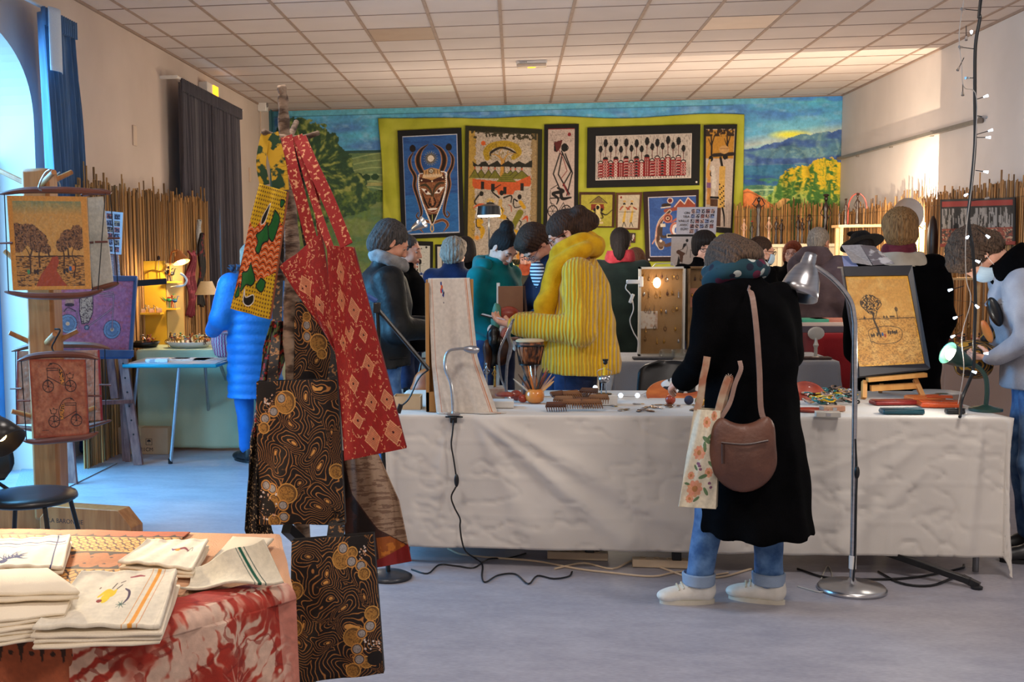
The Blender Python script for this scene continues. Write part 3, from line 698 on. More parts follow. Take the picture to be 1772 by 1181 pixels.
    if top:
        G=SDF(np.min(pts,0)-.27,np.max(pts,0)+.27,gvox);top(G);r0,r1,r2=armr
        if sleeves:
            for a in arms:
                G.cap(a[0],a[1],r0+.006,r1+.004,k=.05);e2=np.array(a[1])+(np.array(a[2])-np.array(a[1]))*.93;G.cap(a[1],e2,r1+.004,r2,k=.025)
        folds(G,fold,seed=seedf);put(G,topname,topm)
    if legm and not nolegs:
        G=SDF(np.min(pts,0)-.2,np.max([np.array((0,0,1.05))]+[np.array(l[1])+.2 for l in legs],0)+np.array((.25,.25,0)),gvox)
        for l in legs:G.cap(l[0],l[1],.092,.072,k=.03);G.cap(l[1],np.array(l[2])+(0,0,.03),.072,.06,k=.02)
        G.ell((0,0,.93),(.165,.115,.1),k=.04);folds(G,.004,30,5);put(G,'trousers',legm)
    if shoes and not nolegs:
        for l in legs:
            a=np.array(l[2]);Rr=Rzm(l[3]);G=SDF(a-.2,a+.22,.006);f=lambda p:np.array((a[0],a[1],0))+Rr@np.array(p)
            G.ell(f((0,-.03,.06)),(.038,.045,.055),Rr,.02);G.ell(f((0,.02,.07)),(.033,.05,.04),Rr,.02);G.ell(f((0,.06,.045)),(.04,.09,.038),Rr,.03);G.ell(f((0,.13,.035)),(.041,.055,.03),Rr,.02);G.cap(f((0,-.03,.06)),f((0,-.03,.1)),.036,.038,k=.02);G.cut(lambda X,Y,Z:.012-Z+0*X);sho=put(G,'shoe',shoes[0])
            B=MB();B.prism([(.0385*math.cos(q)*(1+.1*math.sin(q)),.05+.122*math.sin(q)) for q in [2*PI*i/24 for i in range(24)]],tuple(f((0,0,0))),tuple(Rr@np.array((1,0,0))),tuple(Rr@np.array((0,1,0))),.02);putmb(B,'sole',shoes[1],sho)
            if len(shoes)>2:
                B=MB()
                for i in range(5):B.tube([f((-.032,.012+.02*i,.092-.006*i)),f((0,.018+.02*i,.119-.0078*i)),f((.032,.012+.02*i,.092-.006*i))],.0042,6)
                B.tube(cr([f((0,.02,.095)),f((.03,.03,.09)),f((.045,.05,.06))],4),.003,6);putmb(B,'laces',shoes[2],sho)
    if extra:extra(t,put,putmb,hp,R,Wp)
    return t
# hair: head-space ellipsoids (centre, radii); cuts open the face
CUTF=[((0,.12,-.03),(.082,.092,.088)),((0,.07,-.16),(.12,.14,.105))]
HAIR_SHORT=[((0,-.024,.036),(.080,.101,.088)),((0,-.055,-.01),(.073,.066,.08))]
HAIR_BOB=[((0,-.02,.035),(.088,.108,.095)),((-.06,-.02,-.03),(.038,.065,.085)),((.06,-.02,-.03),(.038,.065,.085)),((0,-.07,-.03),(.08,.055,.095)),((0,.05,.075),(.06,.045,.035))]
HAIR_BUN=[((0,-.02,.034),(.08,.102,.088)),((0,-.065,.10),(.042,.042,.038))]
HAIR_CURLY=[((0,-.022,.045),(.092,.108,.094)),((0,-.06,-.0),(.092,.074,.088)),((-.04,.03,.085),(.045,.045,.036)),((.04,.03,.085),(.045,.045,.036))]
def torso(w=.2,d=.14,hem=.88,hw=None,hd=None,sh=None,collar=True,flare=0):
    hw=hw or w;hd=hd or d;sh=sh or w-.01
    def f(G):
        G.col([(hem,0,0,hw+flare,hd+flare),(hem+.12,0,0,hw+flare*.6,hd+flare*.6),(1.05,0,0,w-.015,d-.012),(1.2,0,.005,w,d),(1.3,0,0,w-.005,d-.01),(1.37,0,-.005,sh-.03,d-.035),(1.42,0,-.01,.105,.08),(1.45,0,-.012,.07,.065)],k=.03,pw=2.3)
        if collar:G.col([(1.41,0,-.005,.08,.075),(1.475,0,-.005,.078,.078)],k=.02)
    return f
JEANS=fabric('blue_jeans',(52,84,128),(96,130,172),scale=16,bump=.3,bscale=400)
JEANSD=fabric('dark_jeans',(34,44,72),(50,60,92),scale=16)
COAT=fabric('black_wool',(4,4,5),(8,8,10),sheen=0.,rough=1.,spec=.05)
DARKJ=mat('black_shell',(8,9,11),rough=.55,c2=(15,16,19),spec=.3,scale=8,bump=.3,bscale=40)
SHW=(mat('white_leather',(216,212,200),rough=.5,c2=(228,224,214),scale=20,bump=.1,bscale=80),mat('cream_rubber',(196,190,174),rough=.6,c2=(206,200,184),scale=20),mat('cream_lace',(205,196,172),rough=.9,c2=(215,206,182),scale=90))
SHB=(mat('black_leather',(18,18,20),rough=.4,c2=(26,26,28),scale=20),BLK)
# ------------------------------------------------------------------ the woman in the long black coat
def gp(px,Y,z=0.):v=atY(px,600,Y);return (v.x,Y,z)
def coat_top(G):
    G.col([(.33,0,-.03,.235,.255),(.5,0,-.02,.225,.235),(.8,0,-.01,.205,.195),(1.0,0,0,.195,.165),(1.2,0,.0,.205,.15),(1.3,0,0,.195,.135),(1.38,0,0,.15,.105),(1.43,0,0,.10,.09)],k=.03,pw=2.2)
    G.col([(1.40,0,.0,.088,.085),(1.49,0,.0,.085,.085)],k=.02)
    G.disp(lambda X,Y,Z:np.clip(1.05-Z,0,.8)*.010*np.sin(9*np.arctan2(X,Y+.02)))
def coat_extra(t,put,putmb,hp,R,Wp):
    # scarf wound round the neck
    G=SDF((-.25,-.25,1.3),(.25,.3,1.68),.006);n=22
    for i in range(n):
        a,b=2*PI*i/n,2*PI*(i+1)/n;z=1.475+.022*math.sin(a+.5)
        G.cap((.105*math.cos(a),.01+.105*math.sin(a),z),(.105*math.cos(b),.01+.105*math.sin(b),1.475+.022*math.sin(b+.5)),.036,k=.02);G.cap((.088*math.cos(a),.03+.1*math.sin(a),z+.05),(.088*math.cos(b),.03+.1*math.sin(b),z+.05),.03,k=.015)
    G.cap((-.03,.13,1.45),(-.05,.17,1.33),.045,.05,k=.03);folds(G,.006,55,2)
    m=mat('spotted_scarf',(12,42,52),rough=.95,c2=(22,62,74),scale=4)
    nt=m.node_tree;N,L=nt.nodes,nt.links;b=N['Principled BSDF'];src=b.inputs['Base Color'].links[0].from_socket;tc=N.new('ShaderNodeTexCoord')
    for sc,th,c in ((13,.27,(180,186,180)),(11,.25,(90,26,52)),(15,.25,(20,26,46))):
        v=N.new('ShaderNodeTexVoronoi');v.inputs['Scale'].default_value=sc;mp=N.new('ShaderNodeMapping');mp.inputs['Location'].default_value=(sc,.3*sc,0);L.new(tc.outputs['Object'],mp.inputs[0]);L.new(mp.outputs[0],v.inputs[0])
        k=N.new('ShaderNodeMath');k.operation='LESS_THAN';k.inputs[1].default_value=th;L.new(v.outputs['Distance'],k.inputs[0]);x=N.new('ShaderNodeMix');x.data_type='RGBA';L.new(k.outputs[0],x.inputs[0]);L.new(src,x.inputs[6]);x.inputs[7].default_value=(*lin(c),1);src=x.outputs[2]
    L.new(src,b.inputs['Base Color']);put(G,'scarf',m)
    # rolled jean cuffs
    for l in CO_LEGS:
        B=MB();a=l[2];B.lathe([(.064,.0),(.07,.005),(.073,.05),(.066,.055),(.06,.03)],(a[0],a[1],.085),20);putmb(B,'jean_cuff',fabric('cuff_denim',(128,148,172),(150,168,190)))
CO_LEGS=[((-.08,0,.9),(-.15,.05,.5),(-.220,.061,.09),1.17),((.08,0,.9),(.075,-.03,.48),(.065,-.057,.09),.73)]
_p=gp(1302,5.12)
coatw=person('woman in a long black coat and rolled jeans bent over the main table',_p,math.radians(28),head=(.8,.1,.1),hc=1.55,headfwd=.01,sk=.985,bends=[(1.05,1.45,.5)],vox=.006,gvox=.010,
    hair=[((0,-.02,.035),(.096,.116,.1)),((-.065,-.02,-.04),(.045,.075,.1)),((.065,-.02,-.04),(.045,.075,.1)),((0,-.08,-.04),(.09,.055,.115)),((0,.06,.07),(.075,.055,.045)),((.055,.05,-.0),(.035,.06,.075)),((-.055,.05,-.0),(.035,.06,.075))],haircut=[((0,.14,-.05),(.05,.07,.085))],hairm=H_ASH,strands=.007,
    top=coat_top,topm=COAT,topname='long_coat',armr=(.075,.068,.055),sh=.18,legs=CO_LEGS,legm=JEANS,shoes=SHW,glasses=BLK,extra=coat_extra,fold=.004,
    arms=[((-.18,0,1.35),(-.24,.03,1.10),(-.2,.22,.98),((0,.9,-.3),(.6,0,-.6),.6,-1)),((.18,0,1.35),(.24,.06,1.10),(.13,.26,1.0),((-.3,.9,-.2),(-.5,0,-.8),.6,1))])

# ------------------------------------------------------------------ yellow sweater
def yel_top(G):
    G.col([(.80,0,.0,.25,.215),(.86,0,0,.262,.225),(1.0,0,0,.235,.2),(1.15,0,.0,.215,.17),(1.28,0,0,.2,.15),(1.36,0,-.01,.165,.115),(1.42,0,-.015,.1,.085)],k=.03,pw=2.2)
def scarfm(n,c,c2):return fabric(n,c,c2,scale=18,bump=.5,bscale=200)
def yel_extra(t,put,putmb,hp,R,Wp):
    G=SDF((-.3,-.3,.85),(.3,.35,1.66),.008);n=22
    for i in range(n):
        a,b=2*PI*i/n,2*PI*(i+1)/n;z=lambda q:1.455+.03*math.sin(q+3.6)
        G.cap((.115*math.cos(a),-.0+.115*math.sin(a),z(a)),(.115*math.cos(b),0+.115*math.sin(b),z(b)),.046,k=.02);G.cap((.095*math.cos(a),.01+.10*math.sin(a),z(a)+.055),(.095*math.cos(b),.01+.1*math.sin(b),z(b)+.055),.034,k=.012)
    G.cap((-.11,.1,1.42),(-.115,.19,1.2),.06,.058,k=.03);G.cap((-.115,.19,1.2),(-.1,.2,.98),.058,.05,k=.03);G.cap((.0,.14,1.42),(.02,.19,1.22),.05,.045,k=.03)
    G.disp(lambda X,Y,Z:.006*np.sin(70*(X+.3*Z))+.004*np.sin(40*Z+20*Y));put(G,'scarf',scarfm('yellow_wool',(208,150,10),(228,172,24)))
    for a in ((-.135,.33,1.065),(.09,.33,1.06)):
        B=MB();d=Vector((a[0]*-.12,1,.02)).normalized();B.lathe([(.036,-.05),(.044,-.03),(.042,.025),(.035,.03)],a,16,tuple(d));putmb(B,'cuff',JEANSD)
    B=MB();B.box((-.03,.49,1.105),(.075,.15,.009),Matrix.Rotation(.25,3,'X'));ph=putmb(B,'phone',BLK,bevel=.003);B=MB();B.box((-.03,.4905,1.111),(.066,.138,.002),Matrix.Rotation(.25,3,'X'));putmb(B,'screen',mat('phone_screen',(190,170,160),rough=.1,emit=(180,190,210),es=.3),ph)
ymat=mat('yellow_knit',(206,150,0),rough=.95,c2=(236,184,12),scale=15,wave=3.2,detail=1.5,wdir='Y',stretch=(1,1,.3),bump=1.0,sheen=.3,contrast=(.1,.7))
person('woman in a bulky yellow knitted sweater and scarf reading her phone',gp(1006,6.86),math.radians(84),head=(.42,.1,0),hc=1.60,headfwd=.02,bends=[(1.2,1.45,.22)],sk=1.045,vox=.0052,gvox=.010,hairm=H_BROWN,strands=.006,
    hair=[((0,-.018,.036),(.084,.106,.092)),((0,-.125,.0),(.062,.06,.06)),((.02,-.15,-.03),(.05,.05,.05)),((-.03,-.12,.05),(.05,.05,.04)),((0,-.08,-.02),(.072,.06,.07))],haircut=CUTF,glasses=mat('copper_frame',(120,50,30),rough=.3,metal=.3),
    top=yel_top,topm=ymat,topname='sweater',armr=(.09,.085,.066),sh=.195,legm=JEANSD,shoes=SHB,extra=yel_extra,fold=.006,skin=SKIN,
    arms=[((-.19,0,1.35),(-.27,-.01,1.06),(-.115,.37,1.07),((.3,.85,.12),(.35,0,.9),.45,1,1.05)),((.19,0,1.34),(.27,0,1.07),(.06,.37,1.06),((-.25,.9,.2),(-.35,0,.9),.5,-1,1.05))])

# ------------------------------------------------------------------ teal hoodie, hair in a bun
def hood_extra(t,put,putmb,hp,R,Wp):
    G=SDF((-.25,-.25,1.25),(.25,.2,1.62),.008)
    for i in range(16):
        a,b=-PI-.3+(PI+.6)*i/16,-PI-.3+(PI+.6)*(i+1)/16;G.cap((.11*math.cos(a),-.02+.09*math.sin(a),1.425),(.11*math.cos(b),-.02+.09*math.sin(b),1.425),.036,k=.03)
    G.ell((0,-.12,1.38),(.1,.06,.09),k=.04);folds(G,.006,40,1);put(G,'hood',MATS['teal_fleece'])
fabric('teal_fleece',(0,96,98),(6,112,112))
person('young woman in a teal hoodie with dark hair in a high bun looking down',gp(855,8.0),math.radians(-128),head=(.55,-.1,0),hc=1.565,headfwd=.02,bends=[(1.15,1.45,.22)],sk=1.02,hairm=H_DARK,
    hair=[((0,-.02,.034),(.081,.103,.09)),((0,-.075,.118),(.05,.05,.045)),((0,-.06,-.01),(.072,.05,.075))],haircut=[((0,.12,-.005),(.07,.092,.10)),CUTF[1]],top=torso(.195,.135,.86),topm=MATS['teal_fleece'],topname='hoodie',armr=(.068,.056,.045),legm=JEANSD,shoes=SHB,extra=hood_extra,fold=.008,
    arms=[((-.175,0,1.35),(-.23,.0,1.07),(-.12,.2,.93),((.3,.9,-.4),(.8,0,-.4),.6,-1)),((.175,0,1.35),(.23,.0,1.07),(.12,.2,.93),((-.3,.9,-.4),(-.8,0,-.4),.6,1))])
# ------------------------------------------------------------------ man in the black jacket
def man_extra(t,put,putmb,hp,R,Wp):
    G=SDF((-.2,-.2,1.3),(.2,.25,1.6),.008)
    for i in range(18):
        a,b=2*PI*i/18,2*PI*(i+1)/18;G.cap((.085*math.cos(a),.015+.085*math.sin(a),1.46-.02*math.sin(a)),(.085*math.cos(b),.015+.085*math.sin(b),1.46-.02*math.sin(b)),.034,k=.02)
    folds(G,.004,70,1);put(G,'scarf',scarfm('grey_wool',(120,116,116),(160,155,152)))
    B=MB();B.box((-.02,.47,1.10),(.07,.012,.14),Matrix.Rotation(-.4,3,'X'));putmb(B,'phone',BLK,bevel=.003)
    B=MB()
    for z in (1.28,1.12,.98,.9):B.tube([(-.2*math.cos(a)*1.02,.148*math.sin(a),z) for a in [PI*i/16 for i in range(17)]],.004,5)
    putmb(B,'seam',DARKJ)
person('grey-haired man in a black padded jacket with grey scarf looking at a phone',gp(664,6.9),math.radians(-74),head=(.42,.0,0),hc=1.575,bends=[(1.15,1.45,.15)],sk=1.03,hairm=H_SALT,skin=SKIN2,strands=.006,
    hair=[((0,-.028,.036),(.086,.106,.093)),((0,-.075,-.03),(.078,.06,.085)),((.05,-.04,-.03),(.035,.05,.05)),((-.05,-.04,-.03),(.035,.05,.05))],haircut=CUTF,top=torso(.215,.155,.84),topm=DARKJ,topname='padded_jacket',armr=(.08,.07,.055),legm=JEANS,shoes=SHB,extra=man_extra,fold=.008,
    arms=[((-.19,0,1.35),(-.25,.06,1.07),(-.09,.36,1.06),((.3,.9,.1),(.6,0,.6),.7,1)),((.19,0,1.35),(.25,.05,1.07),(.07,.36,1.04),((-.3,.9,.1),(-.6,0,.6),.7,-1))])
person('man in dark clothes standing behind the grey-haired man with the phone',gp(702,8.1),math.radians(-100),head=(.15,0,0),sk=1.0,vox=.008,hands=False,hairm=H_SALT,skin=SKIN2,hair=HAIR_SHORT,haircut=CUTF,top=torso(.2,.15,.85),topm=COAT,legm=JEANSD,shoes=SHB)
# ------------------------------------------------------------------ navy jacket over a striped shirt, arms out over the table
def navy_extra(t,put,putmb,hp,R,Wp):
    G=SDF((-.15,-.02,1.2),(.15,.22,1.5),.007);G.ell((0,.09,1.35),(.075,.06,.12),k=.02);put(G,'striped_shirt',mat('striped_jersey',(220,220,220),c2=(30,34,60),scale=14,wave=.2,detail=0,wdir='Z',contrast=(.5,.56)))
person('person in a navy jacket over a striped shirt stretching an arm across the table',gp(972,7.85),math.radians(112),head=(.7,.1,0),hc=1.57,headfwd=.03,bends=[(1.0,1.45,.45)],sk=1.05,vox=.006,hairm=H_BROWN,skin=SKIN2,hair=HAIR_CURLY,haircut=CUTF,glasses=MATS['copper_frame'],strands=.008,
    top=torso(.205,.145,.86),topm=fabric('navy_cotton',(18,22,40),(28,34,58)),topname='jacket',armr=(.07,.06,.05),legm=JEANSD,shoes=SHB,extra=navy_extra,
    arms=[((-.18,0,1.35),(-.2,.2,1.12),(-.12,.38,1.02),((.2,.9,-.3),(.3,0,-.8),.7,-1,1.1)),((.18,0,1.35),(.2,.2,1.14),(.05,.38,1.04),((-.1,.9,-.3),(-.4,0,-.8),.7,1,1.1))])
# ------------------------------------------------------------------ others between the tables
far=dict(vox=.009,gvox=.013,hands=False)
person('grey-haired woman seen from behind in a navy knitted sweater',gp(786,8.7),math.radians(-12),head=(.2,0,0),hc=1.53,sk=1.0,hairm=H_GREY,hair=HAIR_CURLY,strands=.009,top=torso(.215,.15,.85,sh=.2),topm=fabric('navy_knit',(18,26,52),(30,42,76),bscale=120),topname='sweater',legm=JEANSD,shoes=SHB,**far)
person('person with black hair and black coat just beyond the grey-haired woman',gp(806,10.4),math.radians(10),sk=1.0,hairm=H_DARK,hair=HAIR_BOB,top=torso(.21,.15,.5),topm=COAT,legm=JEANSD,shoes=SHB,**far)
person('short-haired woman in an olive jacket and orange scarf by the lit table lamp',gp(914,10.35),math.radians(165),head=(.35,0,0),hc=1.55,sk=.97,hairm=H_BROWN,skin=SKIN2,hair=HAIR_SHORT,haircut=CUTF,top=torso(.2,.15,.8),topm=fabric('olive_wax',(50,46,34),(70,64,48)),topname='jacket',legm=JEANSD,shoes=SHB,
    extra=lambda t,put,putmb,hp,R,Wp:put(folds(SDF((-.15,-.12,1.3),(.15,.2,1.55),.01).col([(1.34,0,.06,.05,.06),(1.42,0,.03,.09,.08),(1.49,0,.01,.08,.075)]),.004),'scarf',scarfm('rust_scarf',(150,60,34),(196,92,50))),**far)
person('woman with a dark ponytail and dark green coat seen from behind',gp(1072,9.65),math.radians(-10),head=(.1,0,0),sk=1.03,hairm=H_DARK,hair=HAIR_SHORT+[((0,-.1,-.06),(.05,.04,.1))],top=torso(.21,.155,.55),topm=fabric('dark_green_wool',(12,24,22),(20,34,30)),topname='coat',legm=JEANSD,shoes=SHB,
    extra=lambda t,put,putmb,hp,R,Wp:put(folds(SDF((-.2,-.2,1.3),(.2,.2,1.6),.01).col([(1.40,0,-.01,.12,.11),(1.44,0,-.01,.12,.11),(1.5,0,-.01,.1,.09)]),.006,40),'scarf',scarfm('pink_scarf',(150,40,50),(176,60,70))),**far)
person('person with long light brown hair and black coat by the small paper notices',gp(1098,10.5),math.radians(15),sk=.93,hairm=hairmat('hair_light_brown',(84,52,34),(140,92,64)),hair=HAIR_BOB+[((0,-.085,-.14),(.075,.04,.13))],top=torso(.19,.14,.6),topm=COAT,topname='coat',legm=JEANSD,shoes=SHB,**far)
person('woman with brown short hair and dark-framed glasses behind the earring case',gp(1215,9.7),PI+.12,head=(.22,0,0),hc=1.555,sk=1.005,skin=SKIN,hairm=H_DARK,hair=[((0,-.01,.05),(.1,.108,.095)),((-.06,.0,.0),(.038,.06,.07)),((.06,.0,.0),(.038,.06,.07)),((0,.062,.075),(.07,.045,.035))],haircut=[((0,.125,-.035),(.075,.085,.085)),((0,.06,-.17),(.12,.13,.1))],glasses=BLK,strands=.006,
    top=torso(.21,.15,.8),topm=COAT,topname='jacket',legm=JEANSD,shoes=SHB,vox=.006,gvox=.012,hands=False)
def mask_extra(t,put,putmb,hp,R,Wp):
    B=MB();P=[]
    n,m_=13,7
    for j in range(m_):
        for i in range(n):
            a=-1.25+2.5*i/(n-1);v=j/(m_-1);r=.078+.022*math.cos(a)*math.sin(PI*(.15+.7*v));P.append(hp((r*math.sin(a)*.86,.028+r*math.cos(a)*(.95+.05*v)-.014*v*v,-.012-.088*v)))
    B.add(P,[(j*n+i,j*n+i+1,(j+1)*n+i+1,(j+1)*n+i) for j in range(m_-1) for i in range(n-1)]);mk=putmb(B,'face_mask',mat('mask_blue',(176,205,226),rough=.8,c2=(190,216,234),scale=40,stretch=(1,1,8)),smooth=True,solid=.002)
    B=MB()
    for sx in (-1,1):
        for z in (-.02,-.09):B.tube([hp((sx*.066,.05,z)),hp((sx*.082,-.005,-.01+.3*(z+.055)))],.0012,5)
    putmb(B,'ear_loop',MATS['white_plastic'],mk)
person('person in a blue face mask with dark hair, beyond the coat woman',gp(1312,9.9),math.radians(-78),head=(.2,0,0),hc=1.55,sk=.985,hairm=H_BROWN,hair=HAIR_SHORT,haircut=CUTF,glasses=BLK,top=torso(.2,.15,.8),topm=COAT,legm=JEANSD,shoes=SHB,extra=mask_extra,**far)
person('auburn-haired woman with glasses in front of the white shelf of figurines',gp(1368,11.6),math.radians(140),head=(.05,.3,0),hc=1.55,sk=.965,skin=SKIN,hairm=H_RED,hair=HAIR_BOB,haircut=CUTF,glasses=MATS['copper_frame'],top=torso(.2,.15,.8),topm=COAT,legm=JEANSD,shoes=SHB,**far)
person('grey-haired person in a mauve padded coat seen from behind',gp(1412,10.35),math.radians(-42),head=(.3,0,0),hc=1.55,sk=1.03,skin=SKIN2,hairm=H_GREY,hair=HAIR_SHORT,haircut=CUTF,top=torso(.225,.17,.5,sh=.21),topm=fabric('mauve_padding',(84,70,76),(104,88,92),bscale=25),topname='coat',armr=(.085,.075,.06),legm=JEANSD,shoes=SHB,fold=.012,
    extra=lambda t,put,putmb,hp,R,Wp:put(folds(SDF((-.25,-.3,1.25),(.25,.2,1.65),.012).col([(1.36,0,-.05,.14,.1),(1.44,0,-.06,.15,.1),(1.52,0,-.05,.12,.08)]),.01,30),'hood',MATS['mauve_padding']),**far)
def hat_extra(t,put,putmb,hp,R,Wp):
    B=MB();B.lathe([(.02,.0),(.185,.0),(.18,.012),(.09,.022),(.088,.07),(.07,.1),(.02,.108)],hp((0,-.02,.055)),24,tuple(R@np.array((0,.2,1))));h=putmb(B,'hat',fabric('black_felt',(16,14,15),(24,22,22)))
    B=MB();B.ball(hp((.03,.03,.17)),(.07,.02,.02));B.ball(hp((-.05,.03,.16)),(.05,.02,.025));putmb(B,'bow',MATS['black_felt'],h)
person('person in a wide-brimmed black hat and dark plum coat behind the framed drawing',gp(1488,10.4),math.radians(20),head=(.25,0,0),hc=1.545,sk=.985,hairm=H_DARK,hair=HAIR_BOB,top=torso(.25,.17,.5,sh=.24),topm=fabric('plum_wool',(26,20,30),(36,28,40)),topname='coat',armr=(.085,.075,.06),legm=JEANSD,shoes=SHB,extra=hat_extra,**far)
def blond_extra(t,put,putmb,hp,R,Wp):
    put(folds(SDF((-.25,-.25,1.25),(.25,.2,1.6),.01).col([(1.37,0,-.02,.16,.12),(1.42,0,-.03,.14,.11),(1.45,0,-.03,.12,.1)]),.006,40),'collar',fabric('ecru_fleece',(176,164,146),(196,184,166)))
    put(folds(SDF((-.25,-.25,1.3),(.25,.2,1.6),.01).col([(1.43,0,-.01,.095,.09),(1.5,0,-.01,.085,.08)]),.006,60),'scarf',scarfm('plum_scarf',(84,24,40),(120,50,60)))
person('person with short blond hair and a black coat seen from behind',gp(1551,7.15),math.radians(-6),head=(.12,0,0),hc=1.575,sk=1.045,vox=.007,hands=False,hairm=H_BLOND,strands=.006,hair=[((0,-.02,.035),(.096,.11,.098)),((0,-.05,-.03),(.09,.075,.08))],top=torso(.24,.17,.55,sh=.225),topm=COAT,topname='coat',armr=(.08,.07,.055),legm=JEANSD,shoes=SHB,extra=blond_extra)
# ------------------------------------------------------------------ masked visitor leaning over the table end
def lean_extra(t,put,putmb,hp,R,Wp):
    mask_extra(t,put,putmb,hp,R,Wp)
    for k,z in enumerate((1.08,1.16,1.24,1.32)):
        B=MB();B.tube([(.213*math.cos(a),.155*math.sin(a),z) for a in [2*PI*i/28 for i in range(28)]],.004,5,closed=True);putmb(B,'quilt_seam',MATS['grey_quilt'])
    G=SDF((-.3,-.35,1.2),(.3,.25,1.6),.01);G.col([(1.33,0,-.03,.16,.12),(1.42,0,-.04,.15,.12),(1.5,0,-.03,.11,.1)]);folds(G,.01,40,4);put(G,'collar',COAT)
    G=SDF((-.2,-.05,.75),(.35,.6,1.3),.009);G.ell((.05,.27,1.0),(.12,.1,.13),k=.03);G.ell((-.02,.3,.98),(.1,.08,.1),k=.03);G.cap((.1,.2,1.1),(.16,.0,1.3),.03,k=.03);folds(G,.01,40,7);put(G,'scarf',mat('gold_black_silk',(16,15,14),rough=.5,c2=(176,124,30),scale=9,wave=14,detail=2,contrast=(.55,.62)))
fabric('grey_quilt',(148,150,160),(166,168,178))
person('visitor in a pale grey quilted jacket and face mask leaning over the table end',gp(1796,5.95),math.radians(80),head=(.75,.05,0),hc=1.58,headfwd=.05,bends=[(.95,1.4,.62)],sk=1.02,vox=.006,hairm=H_ASH,hair=[((0,-.02,.04),(.1,.12,.1)),((0,-.06,-.02),(.09,.07,.09)),((-.055,.05,.07),(.04,.05,.045)),((.055,.05,.07),(.04,.05,.045))],haircut=CUTF,strands=.010,
    top=torso(.215,.155,.84),topm=MATS['grey_quilt'],topname='quilted_jacket',armr=(.078,.068,.052),legm=JEANS,shoes=SHB,extra=lean_extra,fold=.008,
    arms=[((-.19,0,1.35),(-.24,.08,1.12),(-.14,.22,1.0),((.1,.9,.3),(.6,0,.4),.9,-1)),((.19,0,1.35),(.24,.06,1.10),(.10,.20,1.02),((-.1,.9,.4),(-.6,0,.4),.9,1))])
# ------------------------------------------------------------------ blue down coat behind the bag tree
def puff_extra(t,put,putmb,hp,R,Wp):
    G=SDF((-.3,-.35,1.15),(.3,.25,1.62),.009);G.ell((.0,-.12,1.38),(.15,.08,.1),k=.03);G.ell((0,.0,1.42),(.14,.12,.05),k=.03);r=random.Random(4)
    for _ in range(90):
        a=r.uniform(0,2*PI);z=r.uniform(1.32,1.5);p=np.array((.17*math.cos(a),-.04+.15*math.sin(a),z));G.cap(p,p+np.array((r.uniform(-.03,.03)+.03*math.cos(a),.03*math.sin(a),r.uniform(-.03,.03))),.014,.004,k=.01)
    put(G,'fur_collar',fabric('slate_fur',(40,48,66),(74,84,108),scale=60))
def puff_top(G):
    G.col([(.5,0,0,.21,.17),(.65,0,0,.215,.175),(1.0,0,0,.205,.16),(1.2,0,0,.215,.155),(1.33,0,0,.19,.13),(1.42,0,0,.11,.09)],k=.03,pw=2.3)
    G.disp(lambda X,Y,Z:.009*np.abs(np.sin(Z*PI/.075+.35*np.sin(8*X)))-.007)
person('visitor in a bright blue down coat with fur collar behind the bag tree',gp(440,8.4),math.radians(40),head=(.2,0,0),hc=1.55,sk=.98,hairm=H_GREY,hair=HAIR_BOB,top=puff_top,topm=mat('blue_down',(10,110,190),rough=.55,c2=(20,124,204),scale=6,bump=.4,bscale=45),topname='down_coat',armr=(.09,.08,.06),legm=fabric('blue_trousers',(24,92,168),(36,108,184)),shoes=SHB,vox=.008,gvox=.010,fold=.003,extra=puff_extra,
    arms=[((-.19,0,1.35),(-.27,.02,1.1),(-.24,.22,1.0),((0,1,.0),(.8,0,-.4),.9,-1)),((.19,0,1.35),(.25,.0,1.08),(.2,.1,.86),((0,.3,-1),(-.8,0,0),.5,1))])
# ================================================================== banners on the far wall
PAINT=paint_mat()
def fromcrop(x0,y0,s):return lambda x,y:(x0+x/s,y0+y/s)
def banner(name,cvs,fn,corners,Y,label,cat='banner',group=None,solid=.004,ripple=.004,gain=1.0,m=None):
    """corners in crop coordinates, hung in the plane at distance Y"""
    q=[atY(*fn(*c),Y) for c in corners]
    bl=(lambda u,v:ripple*(np.sin(9*u+3*v)*.6+np.sin(23*u-5*v)*.3+.7*np.sin(4*v+2*u))*v) if ripple else None
    o=sheet(name,cvs,quadfn(*q,bulge=bl),m or PAINT,solid=solid,gain=gain);return tag(o,label,cat,group)
# lime cloth behind the banners
fn8=fromcrop(930,180,4.073)
q=[atY(653,204,15.9),atY(1290,195,15.9),atY(1284,560,15.9),atY(672,560,15.9)]
def limefn(u,v):
    P=quadfn(*q)(u,v);r=.03*np.sin(2*PI*u*14+3*np.sin(6*v))*np.exp(-u*6)+.006*np.sin(40*u+9*v)+.008*np.sin(11*v+25*u)+.02*np.exp(-((v-.03)/.05)**2)*np.sin(35*u+20*v)
    sag=.05*np.exp(-v*8)*(np.sin(PI*u*2.2)**2*.9-.75*np.exp(-((u-.2)/.1)**2))
    return P[0]+.02*np.sin(7*v)*(u<.05),P[1]+.07-np.abs(r)*.4,P[2]-sag
tag(grid_obj('lime_cloth',300,120,limefn,fabric('lime_cotton',(168,172,52),(190,192,72),scale=3),solid=.003),'large lime green cloth pinned over the mural as backdrop for the banners','cloth')
